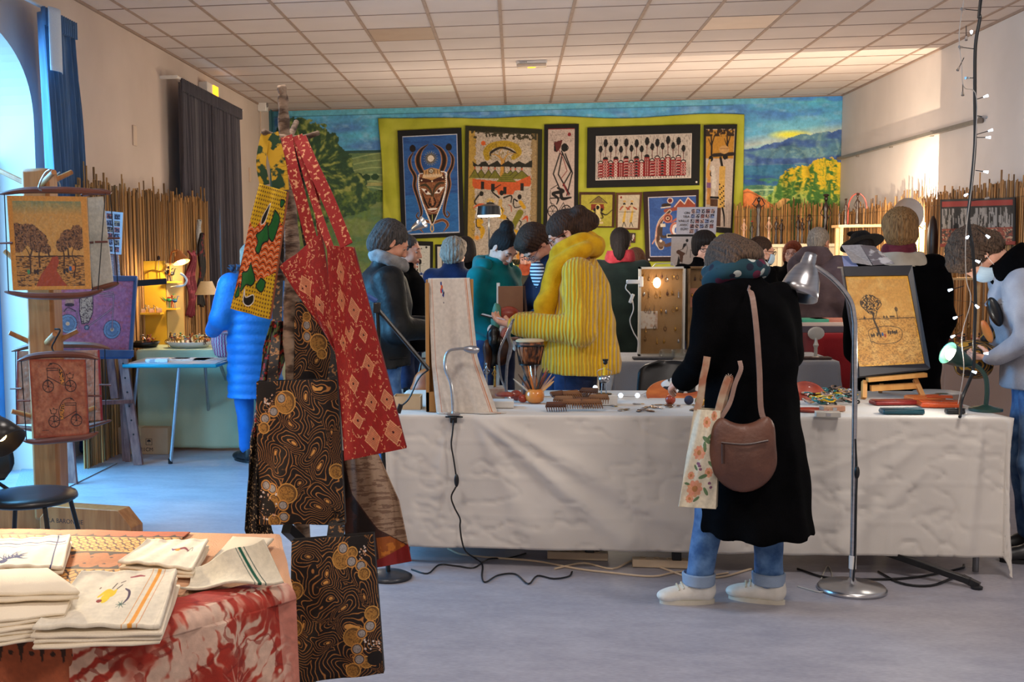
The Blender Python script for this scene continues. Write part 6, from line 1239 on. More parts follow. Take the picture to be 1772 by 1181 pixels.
cp=[atY(789,843,yf),atY(781,860,yf),atY(786,878,yf-.01),atY(796,898,yf-.012),atY(796,912,yf-.012),atY(799,935,yf-.02),atY(806,955,yf-.02),atZ(824,968,.006),atZ(835,978,.006),atZ(834,998,.006),atZ(840,1008,.006),atZ(862,996,.006),atZ(892,994,.006),atZ(914,1011,.006),atZ(930,997,.006),atZ(958,1002,.006),atZ(984,998,.006),atZ(990,990,.006)];MB().tube(cr(cp,5),.0042,6).build('floor_cord',BLK,t)
# wooden letter openers / tongs
def flat_tool(nm,lb,px,py,L,w,ang,m,grp=None,z=0.,kind='blade',cat='tool'):
    p=mt(px,py);t=thing(nm,lb,cat,(p.x,p.y,ZT_+z),ang,grp);M_=chain_matrix(t)@(Matrix.Translation((0,0,.018))@Matrix.Rotation(.5,4,'X') if kind=='comb' else Matrix());B=MB(M_)
    if kind=='blade':B.prism([(-L/2,-w*.2),(0,-w*.5),(L*.4,-w*.4),(L/2,0),(L*.4,w*.4),(0,w*.5),(-L/2,w*.2)],(0,0,.001),(1,0,0),(0,1,0),.006)
    elif kind=='comb':
        B.prism([(-L/2,0),(-L/2+.01,w*.45),(L/2-.01,w*.5),(L/2,0)],(0,0,.001),(1,0,0),(0,1,0),.010)
        for i in range(9):x=-L/2+L*(i+.5)/9;B.prism([(x-L*.03,0),(x-L*.012,-w*.5),(x+L*.012,-w*.5),(x+L*.03,0)],(0,0,.002),(1,0,0),(0,1,0),.007)
    B.build('body',m,t,bevel=.001 if kind=='blade' else 0);return t
for i,(px,py,L,an,z,lb) in enumerate([(812,709,.2,-.35,0,'dark pointed wooden letter opener lying lowest of the pile by the towel'),(824,707,.19,-.6,.008,'black wooden letter opener pointing to the table edge'),(830,703,.17,-.15,.016,'dark wooden letter opener topmost by the towel'),(806,705,.15,.1,.016,'short brown letter opener touching the towel hem')]):flat_tool('letter_opener',lb,px,py,L,.028,an,(BLK,DKW)[i%2 and 1],z=z)
# pale block and combs
x,y=mt(872,708).x,mt(872,706).y;tag(MB().bx(x-.14,x+.05,y-.02,y+.09,ZT_,ZT_+.035).build('white_block',mat('white_block',(205,200,194),rough=.6,c2=(212,207,200),scale=8),bevel=.004),'low white block under the red-footed silver sculpture','block')
CMB=mat('walnut_comb',(96,60,34),rough=.5,c2=(132,88,52),scale=14,stretch=(1,5,1));rn=random.Random(2)
for i,(px,py,an,z) in enumerate([(962,712,.1,0),(975,705,-.1,.011),(990,711,.05,.011),(1010,704,-.3,0),(1024,711,.15,.011),(990,699,.4,.022),(968,700,.7,.022),(1036,706,-.1,.022),(1004,697,.2,0),(1018,698,-.4,.033)]):flat_tool('wooden_comb','carved brown wooden comb in the heap before the white figure block',px,py,.105,.075,an,CMB if i%3 else DKW,'wooden combs heap',z,'comb','comb')
# silver strip sculpture on a red foot, round box of pens, red shells
p=mt(874,697);t=thing('metal_sculpture','tall thin silver metal strip sculpture on a dark red foot','sculpture',(p.x,p.y,ZT_+.035));MB().lathe([(.052,0),(.055,.01),(.03,.018),(.01,.022)],(p.x,p.y,ZT_+.036),20).build('base',REDW,t)
pts=[atY(*k,p.y) for k in ((876,694),(876,660),(878,630),(884,600),(880,580),(886,560),(889,552))];MB().tube(cr(pts,5),[.008]*12+[.011]*12+[.006]*7,7).build('strip',CHR,t);pts=[atY(*k,p.y+.01) for k in ((878,680),(866,650),(864,610),(876,580),(886,556))];MB().tube(cr(pts,5),.006,6).build('strip',SILV,t)
p=mt(926,700);p.y+=.05;t=thing('pen_holder','round striped wooden pot bristling with pens','pen holder',(p.x,p.y,ZT_));B=MB();B.lathe([(.022,0),(.044,.012),(.05,.035),(.046,.058),(.03,.074),(.025,.072),(.04,.05),(.04,.02)],(p.x,p.y,ZT_),24);B.build('pot',mat('striped_wood',(214,130,50),rough=.35,c2=(110,56,20),scale=22,wave=.3,detail=0,stretch=(.02,.02,1),contrast=(.45,.6),coat=.4),t,smooth=True)
for i,(dx,dy,L,m,r) in enumerate([(-.03,0,.17,OAKW,.006),(-.10,.01,.15,DKW,.005),(-.06,.04,.16,BLK,.0045),(.0,.02,.17,CHR,.0045),(.04,.03,.16,BLK,.005),(.07,0,.16,DKW,.006),(.1,.02,.15,PAL,.005),(.13,0,.15,PAL,.006),(.16,.0,.13,PLY,.007),(-.16,-.02,.15,SLV,.005),(-.02,.05,.17,SILV,.005),(.06,.05,.17,REDW,.005)]):
    d=Vector((dx,dy,.14)).normalized();MB().tube([Vector((p.x,p.y,ZT_+.03)),Vector((p.x,p.y,ZT_+.03))+d*L*.8,Vector((p.x,p.y,ZT_+.03))+d*L],[r,r,r*.4],6).build('pen',m,t)
for i,(px,py,r,lb) in enumerate([(893,686,.028,'round dark red seed box behind the striped pen pot'),(905,690,.022,'small dark red seed box nearest the striped pen pot')]):q=mt(px,py+12);q.y+=.12;tag(MB().ball((q.x,q.y,ZT_+r*.95),(r*1.2,r,r)).build('seed_box',REDW),lb,'box')
# djembe drum
p=mt(917,684);p.y=6.32;p.x=atY(917,640,6.32).x;t=thing('djembe','carved wooden djembe drum with a pale skin at the back of the main table','drum',(p.x,6.32,ZT_));H=atY(917,590,6.32).z-ZT_;W2=.074
B=MB();B.lathe([(.052,0),(.05,.02),(.04,H*.3),(.036,H*.44),(.042,H*.5),(.062,H*.66),(W2,H*.86),(W2*1.02,H-.006)],(p.x,6.32,ZT_),28);B.build('shell',mat('carved_wood',(160,90,42),rough=.6,c2=(50,24,12),scale=24,detail=2,contrast=(.42,.58),stretch=(1,1,.8)),t,smooth=True);MB().lathe([(.01,0),(W2*1.03,0),(W2*1.05,.006),(W2*.9,.012),(.01,.013)],(p.x,6.32,ZT_+H-.004),28).build('skin',mat('drum_skin',(206,180,140),rough=.6,c2=(196,166,124),scale=9),t)
for z in (.58,.92):MB().tube([(p.x+(W2*(1.03 if z>.9 else .76))*math.cos(a),6.32+(W2*(1.03 if z>.9 else .76))*math.sin(a),ZT_+H*z) for a in [2*PI*i/24 for i in range(24)]],.0045,6,closed=True).build('hoop',BLK,t)
B=MB();zz=[ZT_+H*.58,ZT_+H*.92];B.tube([(p.x+(W2*(.78 if i%2 else 1.04))*math.cos(2*PI*i/36),6.32+(W2*(.78 if i%2 else 1.04))*math.sin(2*PI*i/36),zz[0] if i%2 else zz[1]) for i in range(36)],.0022,4,closed=True);B.build('rope',BLK,t)
# white block with wire dancer
p=mt(1046,702);p.y+=.04;tag(MB().bx(p.x-.065,p.x+.065,p.y-.045,p.y+.06,ZT_,ZT_+.052).build('white_pedestal',MATS['white_block'],bevel=.003),'white pedestal block carrying the wire dancer with a yellow band','block')
t=thing('wire_dancer','little metal dancer with a steel ball belly and raised wire arms on a white pedestal','figurine',(p.x,p.y,ZT_+.053));z=ZT_+.053;MB().lathe([(.04,0),(.04,.004),(.01,.006)],(p.x,p.y,z),16).build('base',BLK,t);B=MB();B.tube([(p.x-.012,p.y,z+.004),(p.x-.01,p.y,z+.06)],.003,5).tube([(p.x+.012,p.y,z+.004),(p.x+.01,p.y,z+.06)],.003,5);B.build('legs',CHR,t);MB().ball((p.x,p.y,z+.078),(.030,.026,.022)).build('belly',CHR,t);MB().tube([(p.x,p.y,z+.095),(p.x+.002,p.y,z+.14)],.007,8).build('torso',mat('yellow_band',(226,190,30),c2=(236,200,40),scale=9),t);MB().ball((p.x+.006,p.y,z+.165),(.012,.011,.013)).tube([(p.x+.006,p.y,z+.172),(p.x+.006,p.y,z+.182)],[.014,.016],8).build('head',BLK,t);B=MB()
for s in (-1,1):B.tube(cr([(p.x,p.y,z+.135),(p.x+s*.034,p.y,z+.12),(p.x+s*.03,p.y,z+.095),(p.x+s*.015,p.y,z+.085)],4),.002,5)
B.build('arms',CHR,t)
# white light balls strung over the table
GLB=mat('glow_ball',(235,240,245),rough=.3,emit=(235,242,250),es=.9);bp=[(912,693),(884,690),(970,688),(998,685),(1030,676),(1050,690),(1074,690),(1103,690),(1137,677),(1165,688),(872,705)]
t=thing('ball_light_string','string of small white ball lights trailing along the back of the main table','light string',(.3,6.2,ZT_));P3=[mt(*k)+Vector((0,0,.012)) for k in sorted(bp[:-1])];MB().tube(cr(P3,4),.0018,5).build('wire',SILV,t)
for q in P3:MB().ball(q+Vector((0,0,.004)),.014,10,8).build('ball',GLB,t)
# key-ring like jewellery
for i in range(26):
    px,py=rn.uniform(1062,1215),rn.uniform(698,712);q=mt(px,py);t=thing('keyring','small metal keyring charm spread before the round wooden tray','keyring',(q.x,q.y,ZT_),rn.uniform(0,6),'keyrings on the main table') if i<3 else None
    if t:M_=chain_matrix(t);MB(M_).tube([(.010*math.cos(a),.010*math.sin(a),.002) for a in [2*PI*k/10 for k in range(10)]],.0014,4,closed=True).build('ring',GOLD if i%2 else SILV,t);MB(M_).prism([(.01,-.007),(.045,-.009),(.05,0),(.045,.009),(.01,.007)],(0,0,.0005),(1,0,0),(0,1,0),.004).build('charm',[BRS,SILV,DKW][i],t);krs=(krs+[t]) if i else [t]
    else:dup(krs[i%3],(q.x,q.y,ZT_),rn.uniform(0,6))
# wooden trays
def tray(label,px,py,rx,ry,tilt,m,lip=.012,z=0.,dx=0):
    p=mt(px,py);t=thing('wooden_tray',label,'tray',(p.x+dx,p.y,ZT_+z));M_=Matrix.Translation((p.x+dx,p.y,ZT_+z))@Matrix.Rotation(tilt,4,'X');B=MB(M_);B.lathe([(.01,0),(.9,0),(.98,lip*.6),(1,lip),(.96,lip),(.9,lip*.35),(.01,lip*.3)],(0,0,0),40);B.v=[np.stack([(v[:,0]-0),(v[:,1]),v[:,2]],-1) for v in B.v];V=np.concatenate(B.v);Mi=np.array(M_.inverted());Vl=V@Mi[:3,:3].T+Mi[:3,3];Vl[:,0]*=rx;Vl[:,1]*=ry;q=np.array(M_);B.v=[Vl@q[:3,:3].T+q[:3,3]];B.build('dish',m,t,smooth=True);return t
MRB=mat('swirl_wood',(150,52,24),rough=.3,c2=(222,132,62),scale=7,stretch=(1,2.5,1),coat=.5,contrast=(.3,.75))
tray('large oval red-orange wooden platter propped up behind the keyrings',1172,688,.165,.13,.62,MRB,z=.004);tray('round dark red wooden platter beside the black coat',1396,692,.10,.10,.95,REDW,z=.004);tray('shallow red wooden tray with trinkets at the black coat',1404,712,.085,.06,0,REDW)
for i,(px,py,r,m,lb) in enumerate([(1212,703,.028,GOLD,'small brass ball ornament near the cream platter'),(1192,700,.024,mat('navy_ball',(30,34,60),c2=(50,54,84),scale=20),'navy patterned ball beside the brass one'),(1160,700,.026,REDW,'small dark red dish ball below the platter')]):
    q=mt(px,py);tag(MB().ball((q.x,q.y,ZT_+r*.9),r,16,10).build('ornament_ball',m),lb,'ornament')
# folded white bag with black print behind the platter
p=mt(1150,668);t=thing('printed_bag','white bag with bold black print slumped behind the orange platter','bag',(p.x,6.4,ZT_));G=SDF((p.x-.2,6.25,.7),(p.x+.25,6.5,1.0),.008);G.cap((p.x-.04,6.37,ZT_+.03),(p.x+.12,6.37,ZT_+.03),.05,.045,k=.03);G.cap((p.x-.03,6.38,ZT_+.05),(p.x+.07,6.4,ZT_+.10),.05,.04,k=.03);folds(G,.008,50,3);G.cut(lambda X,Y,Z:ZT_-Z+0*X);G.build('body',mat('bold_print',(210,204,196),c2=(20,20,22),scale=18,detail=1,contrast=(.5,.54)),t)
# jewellery heap by the framed drawing
JM=[BLK,BLK,SILV,mat('teal_enamel',(30,110,110),c2=(40,130,130),scale=9,rough=.3),mat('yellow_enamel',(206,160,20),c2=(216,176,30),scale=9,rough=.3),PAL]
for i in range(60):
    px,py=rn.uniform(1398,1478),rn.uniform(676,702);q=mt(px,py)
    if i<6:
        t=thing('bangle','thin bangle or necklace in the dark jewellery heap beside the framed drawing','jewellery',(q.x,q.y,ZT_+.002*i),rn.uniform(0,6),'jewellery heap');M_=chain_matrix(t);r=rn.uniform(.025,.04);MB(M_).tube([(r*math.cos(a),r*.8*math.sin(a),.006+.006*math.sin(2*a)) for a in [2*PI*k/16 for k in range(16)]],.0042,5,closed=True).build('band',JM[i],t);MB(M_).ball((r,0,.008),(.012,.009,.006),8,6).build('bead',JM[(i+2)%6],t);bgs=(bgs+[t]) if i else [t]
    else:dup(rn.choice(bgs),(q.x,q.y,ZT_+rn.uniform(0,.03)),rn.uniform(0,6))
WALL=[('red',(116,20,18)),('teal',(0,62,78)),('orange',(196,74,24)),('black',(18,18,20)),('tan',(206,110,50))]
def wallet(px,py,w,d,h,an,c,lb,z=0.):
    p=mt(px,py);m=mat('leather_'+c,dict(WALL)[c],rough=.38,c2=[min(255,k+16) for k in dict(WALL)[c]],scale=12,bump=.15,bscale=150);t=thing('leather_wallet',lb,'wallet',(p.x,p.y,ZT_+z),an);M_=chain_matrix(t);B=MB(M_);B.box((0,0,h*.5),(w,d,h)).build('body',m,t,bevel=h*.3);MB(M_).box((0,-d*.08,h+.002),(w*.98,d*.8,.004)).build('flap',m,t,bevel=.0015);MB(M_).ball((0,-d*.35,h+.005),(.005,.005,.002),8,5).build('snap',SILV,t)
wallet(1560,716,.19,.075,.022,.03,'teal','teal leather wallet nearest the table edge');wallet(1545,700,.21,.09,.02,.12,'red','dark red leather purse behind the teal wallet');wallet(1625,704,.19,.12,.026,-.1,'orange','large orange leather purse right of the red one');wallet(1600,692,.18,.09,.02,.2,'tan','tan leather purse farthest back of the leather goods',z=.0);wallet(1652,716,.085,.04,.022,0,'black','little black leather case before the orange purse');wallet(1625,700,.12,.05,.008,-.25,'orange','narrow orange leather case lying on the large orange purse',z=.034)
for i,(px,py,an,lb) in enumerate(((1440,712,.2,'small pale gadget box in front of the jewellery'),(1432,722,-.1,'grey metal clasp box nearest the table edge by the floor lamp'))):
    p=mt(px,py);t=thing('clasp_box',lb,'box',(p.x,p.y,ZT_),an);M_=chain_matrix(t);MB(M_).box((0,0,.014),(.11,.05,.026)).build('body',[PAL,SLV][i],t,bevel=.003);MB(M_).box((0,-.026,.014),(.02,.004,.014)).build('clasp',CHR,t)
# white plate with trinket
p=mt(1625,684);t=thing('white_plate','round white plate with a coloured print behind the leather purses','plate',(p.x,p.y+.02,ZT_));MB().lathe([(.01,0),(.08,0),(.125,.012),(.122,.015),(.078,.004),(.01,.004)],(p.x,p.y+.02,ZT_),32).build('dish',mat('white_glaze',(210,206,200),rough=.25,c2=(216,212,206),scale=5),t,smooth=True);B=MB();B.ball((p.x+.02,p.y+.02,ZT_+.0065),(.035,.025,.0015),10,4);B.build('print',mat('plate_print',(150,90,40),c2=(60,90,60),scale=60),t)
# framed drawing on a tabletop easel
c=CV(355,345,805,850,190,(222,160,50));c.rect(372,362,795,836,(206,150,70));nz=fbm(c.X/60,c.Y/40,4,4);c.put(np.clip((nz-.45)*4,0,1)*.55,(226,184,110));c.put(((c.Y>575))*np.clip((fbm(c.X/8,c.Y/5,9,4)-.5)*7,0,1)*.5,(120,80,36));c.put((np.abs(c.Y-585-5*nz)<2),(70,50,30));INK=(60,44,26)
blob=np.maximum.reduce([1-np.hypot((c.X-x)/rx,(c.Y-y)/ry) for x,y,rx,ry in [(505,490,60,38),(470,500,36,34),(550,500,34,30),(510,530,44,30)]])+.3*(fbm(c.X/9,c.Y/9,3,3)-.5);c.put((blob>0)*(fbm(c.X/6,c.Y/6,13,3)>.45),INK);c.put((np.abs(blob)<.04),INK);c.line([(520,555),(512,590),(528,640),(532,668)],[8,12,14,18],INK);c.line([(500,545),(515,580)],5,INK);c.line([(545,545),(522,590)],5,INK)
c.line([(470,720),(460,660),(500,640),(590,630),(680,645),(688,690),(640,722),(520,728),(480,712)],3.5,INK,closed=True)
for x,y,cc in ((480,680,INK),(495,678,INK),(520,675,INK),(540,682,INK),(556,675,(40,80,130)),(572,682,(150,50,30)),(598,665,INK),(612,668,INK),(628,664,INK),(642,668,INK),(655,664,INK)):c.disc(x,y,7,cc,11)
for x in (448,585,606):c.poly([(x-9,585),(x,566),(x+9,585)],INK)
c.rect(625,572,660,582,INK,.8);c.line([(680,590),(678,545),(672,530)],[6,4,3],INK);c.disc(680,536,11,INK,14,a=.7);c.grain(.1,.15);ff=fromcrop(1350,370,3.192)
P_=mt(1545,690);yb=P_.y;FRM=mat('black_frame',(30,30,36),rough=.4,c2=(38,38,46),scale=8);yt=yb+.20
fq=[atY(*ff(340,300),yt),atY(*ff(722,292),yt),atY(*ff(822,860),yb),atY(*ff(432,905),yb)];t=thing('framed_drawing','black-framed yellow drawing of a tree and people leaning on a small easel','picture',(fq[3]+fq[2])/2)
inn=[atY(*ff(*k),y_) for k,y_ in (((355,350),yt-.018),((702,345),yt-.018),((795,832),yb+.018),((432,850),yb+.018))];nrm=(fq[1]-fq[0]).cross(fq[3]-fq[0]).normalized();nrm=nrm if nrm.y<0 else -nrm
sheet('drawing',c,quadfn(*[q+nrm*.006 for q in inn]),paint_mat('drawing_paper',rough=.5,bump=.1,coat=.0),t,solid=.002)
B=MB();
for i in range(4):a,b=fq[i],fq[(i+1)%4];ia,ib=inn[i],inn[(i+1)%4];V=[a+nrm*.022,b+nrm*.022,ib+nrm*.016,ia+nrm*.016,a-nrm*.018,b-nrm*.018,ib-nrm*.01,ia-nrm*.01];B.add([tuple(v) for v in V],[(0,1,2,3),(7,6,5,4),(0,4,5,1),(3,2,6,7),(0,3,7,4),(1,5,6,2)])
B.build('frame',FRM,t,smooth=False);B=MB();B.add([tuple(q-nrm*.010) for q in fq],[(0,1,2,3)]);B.build('backing',mat('blue_backing',(60,80,110),c2=(66,88,120),scale=5),t,smooth=False,solid=.006)
e=thing('table_easel','small pine tabletop easel under the framed tree drawing','easel',(P_.x,P_.y+.05,ZT_));PN=mat('pine_easel',(206,146,74),rough=.5,c2=(220,164,92),scale=6,stretch=(6,1,1))
l,r_=atY(*ff(480,918),yb-.02),atY(*ff(805,890),yb-.02);MB().beam(l,r_,.05,.022).build('ledge',PN,e,bevel=.002)
for (a_,b_) in ((ff(465,925),ff(505,1030)),(ff(745,915),ff(770,1005))):a=atY(*a_,yb+.01);b=atZ(b_[0],b_[1],ZT_+.012);MB().beam(a,(b.x,yb-.03,ZT_+.004),.022,.03,up=(0,1,0)).build('leg',PN,e)
MB().beam(atY(*ff(500,965),yb),atY(*ff(755,950),yb),.03,.03).build('crossbar',PN,e);MB().beam(atY(*ff(560,950),yb+.02),(P_.x+.02,yb+.28,ZT_+.004),.02,.02).build('back_leg',PN,e)
# brochures on top of the frame's upper edge
for i,(pts,m,lb) in enumerate([([(338,176),(440,172),(510,286),(400,270)],mat('grey_leaflet',(150,148,152),c2=(190,188,190),scale=60,contrast=(.45,.55),stretch=(1,8,1)),'grey printed leaflet lying on the frame top'),([(440,172),(520,180),(632,276),(515,284)],mat('photo_leaflet',(120,112,116),c2=(210,206,206),scale=12,contrast=(.5,.56)),'leaflet with a dark photograph lying on the frame top'),([(342,234),(390,234),(430,290),(352,290)],mat('blue_leaflet',(150,160,206),c2=(160,170,214),scale=12),'pale blue leaflet beneath the printed ones')]):
    z0=fq[0].z+.012-.004*i;P4=[atZ(*ff(x,y),z0+.0) if False else None for x,y in pts];yy=[yt+.17,yt+.17,yt-.02,yt-.02];P4=[atY(*ff(x,y),q) for (x,y),q in zip(pts,yy)];B=MB();B.add([tuple(v) for v in P4],[(0,1,2,3)]);tag(B.build('leaflet',m,smooth=False,solid=.002),lb,'leaflet')
t=thing('leaflet_ledge','thin dark ledge behind the frame holding the leaflets','ledge',(fq[0].x+.12,yt+.09,fq[0].z));MB().bx(fq[0].x+.02,fq[1].x-.06,yt+.02,yt+.16,fq[0].z-.004,fq[0].z+.004).build('board',FRM,t);MB().beam((fq[0].x+.12,yt+.14,fq[0].z),(fq[0].x+.12,yt+.19,ZT_),.015,.015).build('post',FRM,t)
# green desk lamp
p=mt(1706,716);yl=5.82;t=thing('green_desk_lamp','dark green gooseneck desk lamp shining at the end of the main table','lamp',(atY(1706,700,yl).x,yl,ZT_));GL=mat('green_enamel',(22,54,46),rough=.35,c2=(30,66,56),scale=6,coat=.4);b0=atY(1706,700,yl);MB().lathe([(.075,0),(.075,.012),(.03,.022),(.012,.03)],(b0.x,yl,ZT_),24).build('base',GL,t)
nk=[Vector((b0.x,yl,ZT_+.02))]+[atY(*k,yl) for k in ((1708,680),(1706,655),(1697,640),(1686,632),(1676,629))];MB().tube(cr(nk,6),.011,8).build('neck',GL,t);h0=atY(1681,631,yl);h1=atY(1630,606,yl-.04);MB().lathe([(.012,0),(.03,.03),(.046,.09),(.056,.14),(.052,.138),(.02,.03)],h0,20,tuple(h1-h0)).build('shade',GL,t);MB().ball(h0+(h1-h0).normalized()*.115,(.03,.03,.03)).build('bulb',MATS['bulb_white'],t)
point_light('desk_lamp_light',h0+(h1-h0).normalized()*.15-Vector((0,.02,0)),7,(1,.92,.8),.03)
# things at the back of the main table seen left of the drum: mask figures
for i,(px,h,m,lb) in enumerate([(818,.24,DW,'dark carved couple figurine beside the linen towel'),(842,.14,SILV,'small silver ornament with blue glass beside the towel'),(856,.12,GOLD,'small brass bird cage ornament on the pale box')]):
    q=atZ(px,680,ZT_);q.y=6.25;carved(atY(px,650,6.25).x,6.25,ZT_+(.06 if i else 0),h,i,lb,m=m)
x=atY(850,660,6.25).x;tag(MB().bx(x-.07,x+.08,6.18,6.34,ZT_,ZT_+.058).build('display_block',PAL,bevel=.003),'pale box under the brass and silver ornaments','block')
# cable of fairy lights hanging from the ceiling onto the table end
t=thing('fairy_lights','black cable of fairy lights hanging from the ceiling to the table end','light string',(2.13,5.75,ZT_));yb_=5.72;P3=[Vector((2.2,yb_,ZC-.01))]+[atY(*k,yb_) for k in ((1697,0),(1696,30),(1688,80),(1687,160),(1687,250),(1680,330),(1676,380),(1684,440),(1688,520),(1686,580),(1684,640),(1665,690))]+[atZ(1661,722,ZT_+.006)]
MB().tube(cr(P3,6),.0075,7).build('cable',BLK,t);P4=[atY(*k,yb_-.01) for k in ((1668,0),(1660,60),(1664,110),(1668,150),(1690,170),(1684,300),(1672,400),(1672,480),(1680,520),(1665,580),(1668,640),(1658,700))];MB().tube(cr(P4,6),.0022,5).build('thin_wire',mat('clear_wire',(190,180,170),rough=.3,trans=.3,c2=(200,190,180),scale=9),t)
LB=mat('led_white',(235,245,255),rough=.2,emit=(225,240,255),es=2.2);LC=mat('led_clear',(190,180,172),rough=.1,trans=.7,c2=(200,190,182),scale=9)
for i,(px,py,dx,dy,on) in enumerate([(1692,18,-22,-2,0),(1672,45,0,18,0),(1681,62,0,-4,1),(1688,85,-22,-3,0),(1668,100,-8,16,0),(1666,145,0,14,0),(1690,172,12,-4,1),(1688,200,12,2,0),(1690,233,20,-6,1),(1690,238,16,0,1),(1688,295,14,2,1),(1680,332,-6,4,1),(1682,348,22,-4,0),(1690,395,16,12,1),(1680,405,-4,4,1),(1674,445,14,6,1),(1668,495,-20,6,1),(1680,520,8,8,1),(1666,545,-10,4,1),(1664,575,-12,6,1),(1684,612,18,0,1),(1672,640,10,3,1),(1686,135,-10,0,0)]):
    a=atY(px,py,yb_);b=atY(px+dx,py+dy,yb_-.02);l=MB().tube([a,(a+b)/2,b],.002,5).build('lead',BLK,t);MB().tube([b,b+(b-a).normalized()*.02],[.004,.007],8).build('bulb',LB if on else LC,l)
# ------------------------------------------------------------------ floor lamp
b0=atZ(1474,1022,.0);t=thing('floor_lamp','tall brushed-steel floor lamp with arched neck standing before the main table','lamp',(b0.x,b0.y,0));yl=b0.y;MB().lathe([(.02,0),(.148,0),(.15,.012),(.14,.024),(.05,.034),(.02,.045),(.012,.06)],(b0.x,yl,0),40).build('base',CHR,t,smooth=True)
P3=[Vector((b0.x,yl,.04))]+[atY(*k,yl) for k in ((1477,860),(1479,700),(1479,560),(1474,528),(1462,506),(1440,482),(1418,466),(1404,460))];MB().tube(P3[:3]+cr(P3[3:],6),.0115,10).build('pole',CHR,t)
ax=atY(1378,522,yl-.06)-atY(1402,445,yl);a0=atY(1403,440,yl);L=ax.length;MB().lathe([(.012,-.005),(.026,.0),(.03,.02),(.032,.05),(.05,.07),(.072,.12),(.082,.165),(.086,.205),(.082,.205),(.066,.11),(.03,.06)],a0,32,tuple(ax)).build('shade',CHR,t,smooth=True)
MB().lathe([(.004,0),(.07,0),(.07,.004),(.004,.004)],a0+ax.normalized()*.16,24,tuple(ax)).build('reflector',WP,t);k=atY(1404,460,yl);MB().ball(k,.018,10,8).build('joint',CHR,t)
sw=atY(1483,818,yl-.015);MB().ball(sw,(.012,.012,.03)).build('switch',BLK,t);MB().tube(cr([atY(1480,760,yl-.012),sw,atY(1482,860,yl-.015),atY(1480,960,yl-.014),Vector((b0.x,yl-.02,.05))],6),.004,6).build('cord',BLK,t);MB().tube([(b0.x,yl-.0,.1),(b0.x,yl,.16)],.016,8).build('tape',WP,t)
# ------------------------------------------------------------------ cables, power strips under the hem
CW=mat('cream_cable',(200,178,150),rough=.5,c2=(210,188,160),scale=9)
def cable(lb,pts,m,r=.005):tag(MB().tube(cr([atZ(x,y,r+.001) for x,y in pts],5),r,6).build('cable',m),lb,'cable')
cable('cream extension cable running under the cloth hem',[(775,950),(800,960),(860,966),(930,972),(1000,985),(1060,992),(1130,998),(1180,990),(1240,1000),(1300,985)],CW);cable('second cream cable looping near the power strip',[(960,985),(1010,975),(1060,985),(1100,970),(1150,985),(1200,1000),(1260,992)],CW);cable('black cable crossing the floor from the bag tree foot',[(712,986),(740,993),(760,978),(790,980),(820,983),(845,968),(880,966),(910,958)],BLK,.004)
cable('thick black cable coming out under the right end of the table',[(1380,985),(1430,1000),(1500,1003),(1580,1000),(1660,985),(1668,978)],BLK,.006);cable('black cable curving before the table foot',[(1520,990),(1560,1010),(1610,1014),(1650,1000)],BLK,.006);cable('grey cable looping beside the lamp base',[(1420,1005),(1432,980),(1440,1000),(1425,1025),(1380,1015)],SLV,.003)
for i,(px,py,lb) in enumerate([(1150,986,'cream power strip under the table hem beside the white trainer'),(1000,972,'power strip beneath the middle of the cloth hem')]):
    q=atZ(px,py,0);t=thing('power_strip',lb,'power strip',(q.x,q.y+.04,0),-.05);M_=chain_matrix(t);MB(M_).box((0,0,.022),(.30,.055,.04)).build('housing',CW,t,bevel=.004)
    for k in range(4):MB(M_).lathe([(.017,0),(.019,.003),(.014,.004),(.012,.0)],(-.1+k*.065,0,.042),12).build('outlet',CW,t)
    MB(M_).box((.06,-.005,.066),(.045,.05,.05)).build('plug',BLK,t,bevel=.005)
q=atZ(1690,1020,0);t=thing('trestle_foot','black splayed foot of a stand poking out under the table end','stand',(q.x-.1,q.y+.05,0));MB().beam((q.x-.32,q.y+.24,.10),(q.x-.02,q.y+.02,.03),.035,.03).build('leg',BLK,t,bevel=.004);MB().lathe([(.024,0),(.026,.012),(.012,.02)],(q.x,q.y,0),12).build('foot',BLK,t);MB().beam((q.x-.05,q.y+.04,.04),(q.x+.01,q.y,.014),.03,.03).build('end_cap',BLK,t)
# handbag and floral tote of the coat woman
yb=4.86;LTH=mat('brown_leather',(82,50,38),rough=.5,c2=(104,66,50),scale=9,bump=.25,bscale=60);c0=atY(1285,782,yb);t=thing('shoulder_bag','slouchy brown leather shoulder bag hanging at the black coat','bag',(c0.x,yb,c0.z-.17));G=SDF(c0-Vector((.2,.12,.24)),c0+Vector((.2,.12,.24)),.007)
G.ell(c0+Vector((0,0,-.02)),(.138,.052,.152),k=.03);G.ell(c0+Vector((-.07,0,.06)),(.06,.04,.09),k=.04);G.ell(c0+Vector((.075,0,.07)),(.05,.035,.09),k=.04);G.ell(c0+Vector((0,0,.18)),(.085,.12,.06),k=.03,sub=True);folds(G,.004,30,3);G.build('body',LTH,t,smooth=2)
MB().tube(cr([c0+Vector((-.095,-.052,.045)),c0+Vector((0,-.062,.04)),c0+Vector((.09,-.052,.055))],5),.005,6).build('zip',mat('dark_brown_leather',(50,28,20),rough=.4,c2=(60,34,24),scale=9),t);MB().tube([c0+Vector((-.09,-.056,.04)),c0+Vector((-.088,-.06,-.04))],.006,6).build('zip_pull',MATS['dark_brown_leather'],t)
st=[c0+Vector((.115,-.0,.11)),atY(1318,715,yb-.01),atY(1314,640,yb-.015),atY(1309,570,yb-.02),atY(1303,520,yb+.0),atY(1298,503,yb+.06),atY(1295,498,yb+.16)];B=MB();sp=cr(st,6);[B.beam(sp[i],sp[i+1],.022,.004,up=(0,1,.1)) for i in range(len(sp)-1)];B.build('strap',mat('taupe_leather',(132,104,92),rough=.5,c2=(146,118,106),scale=20),t)
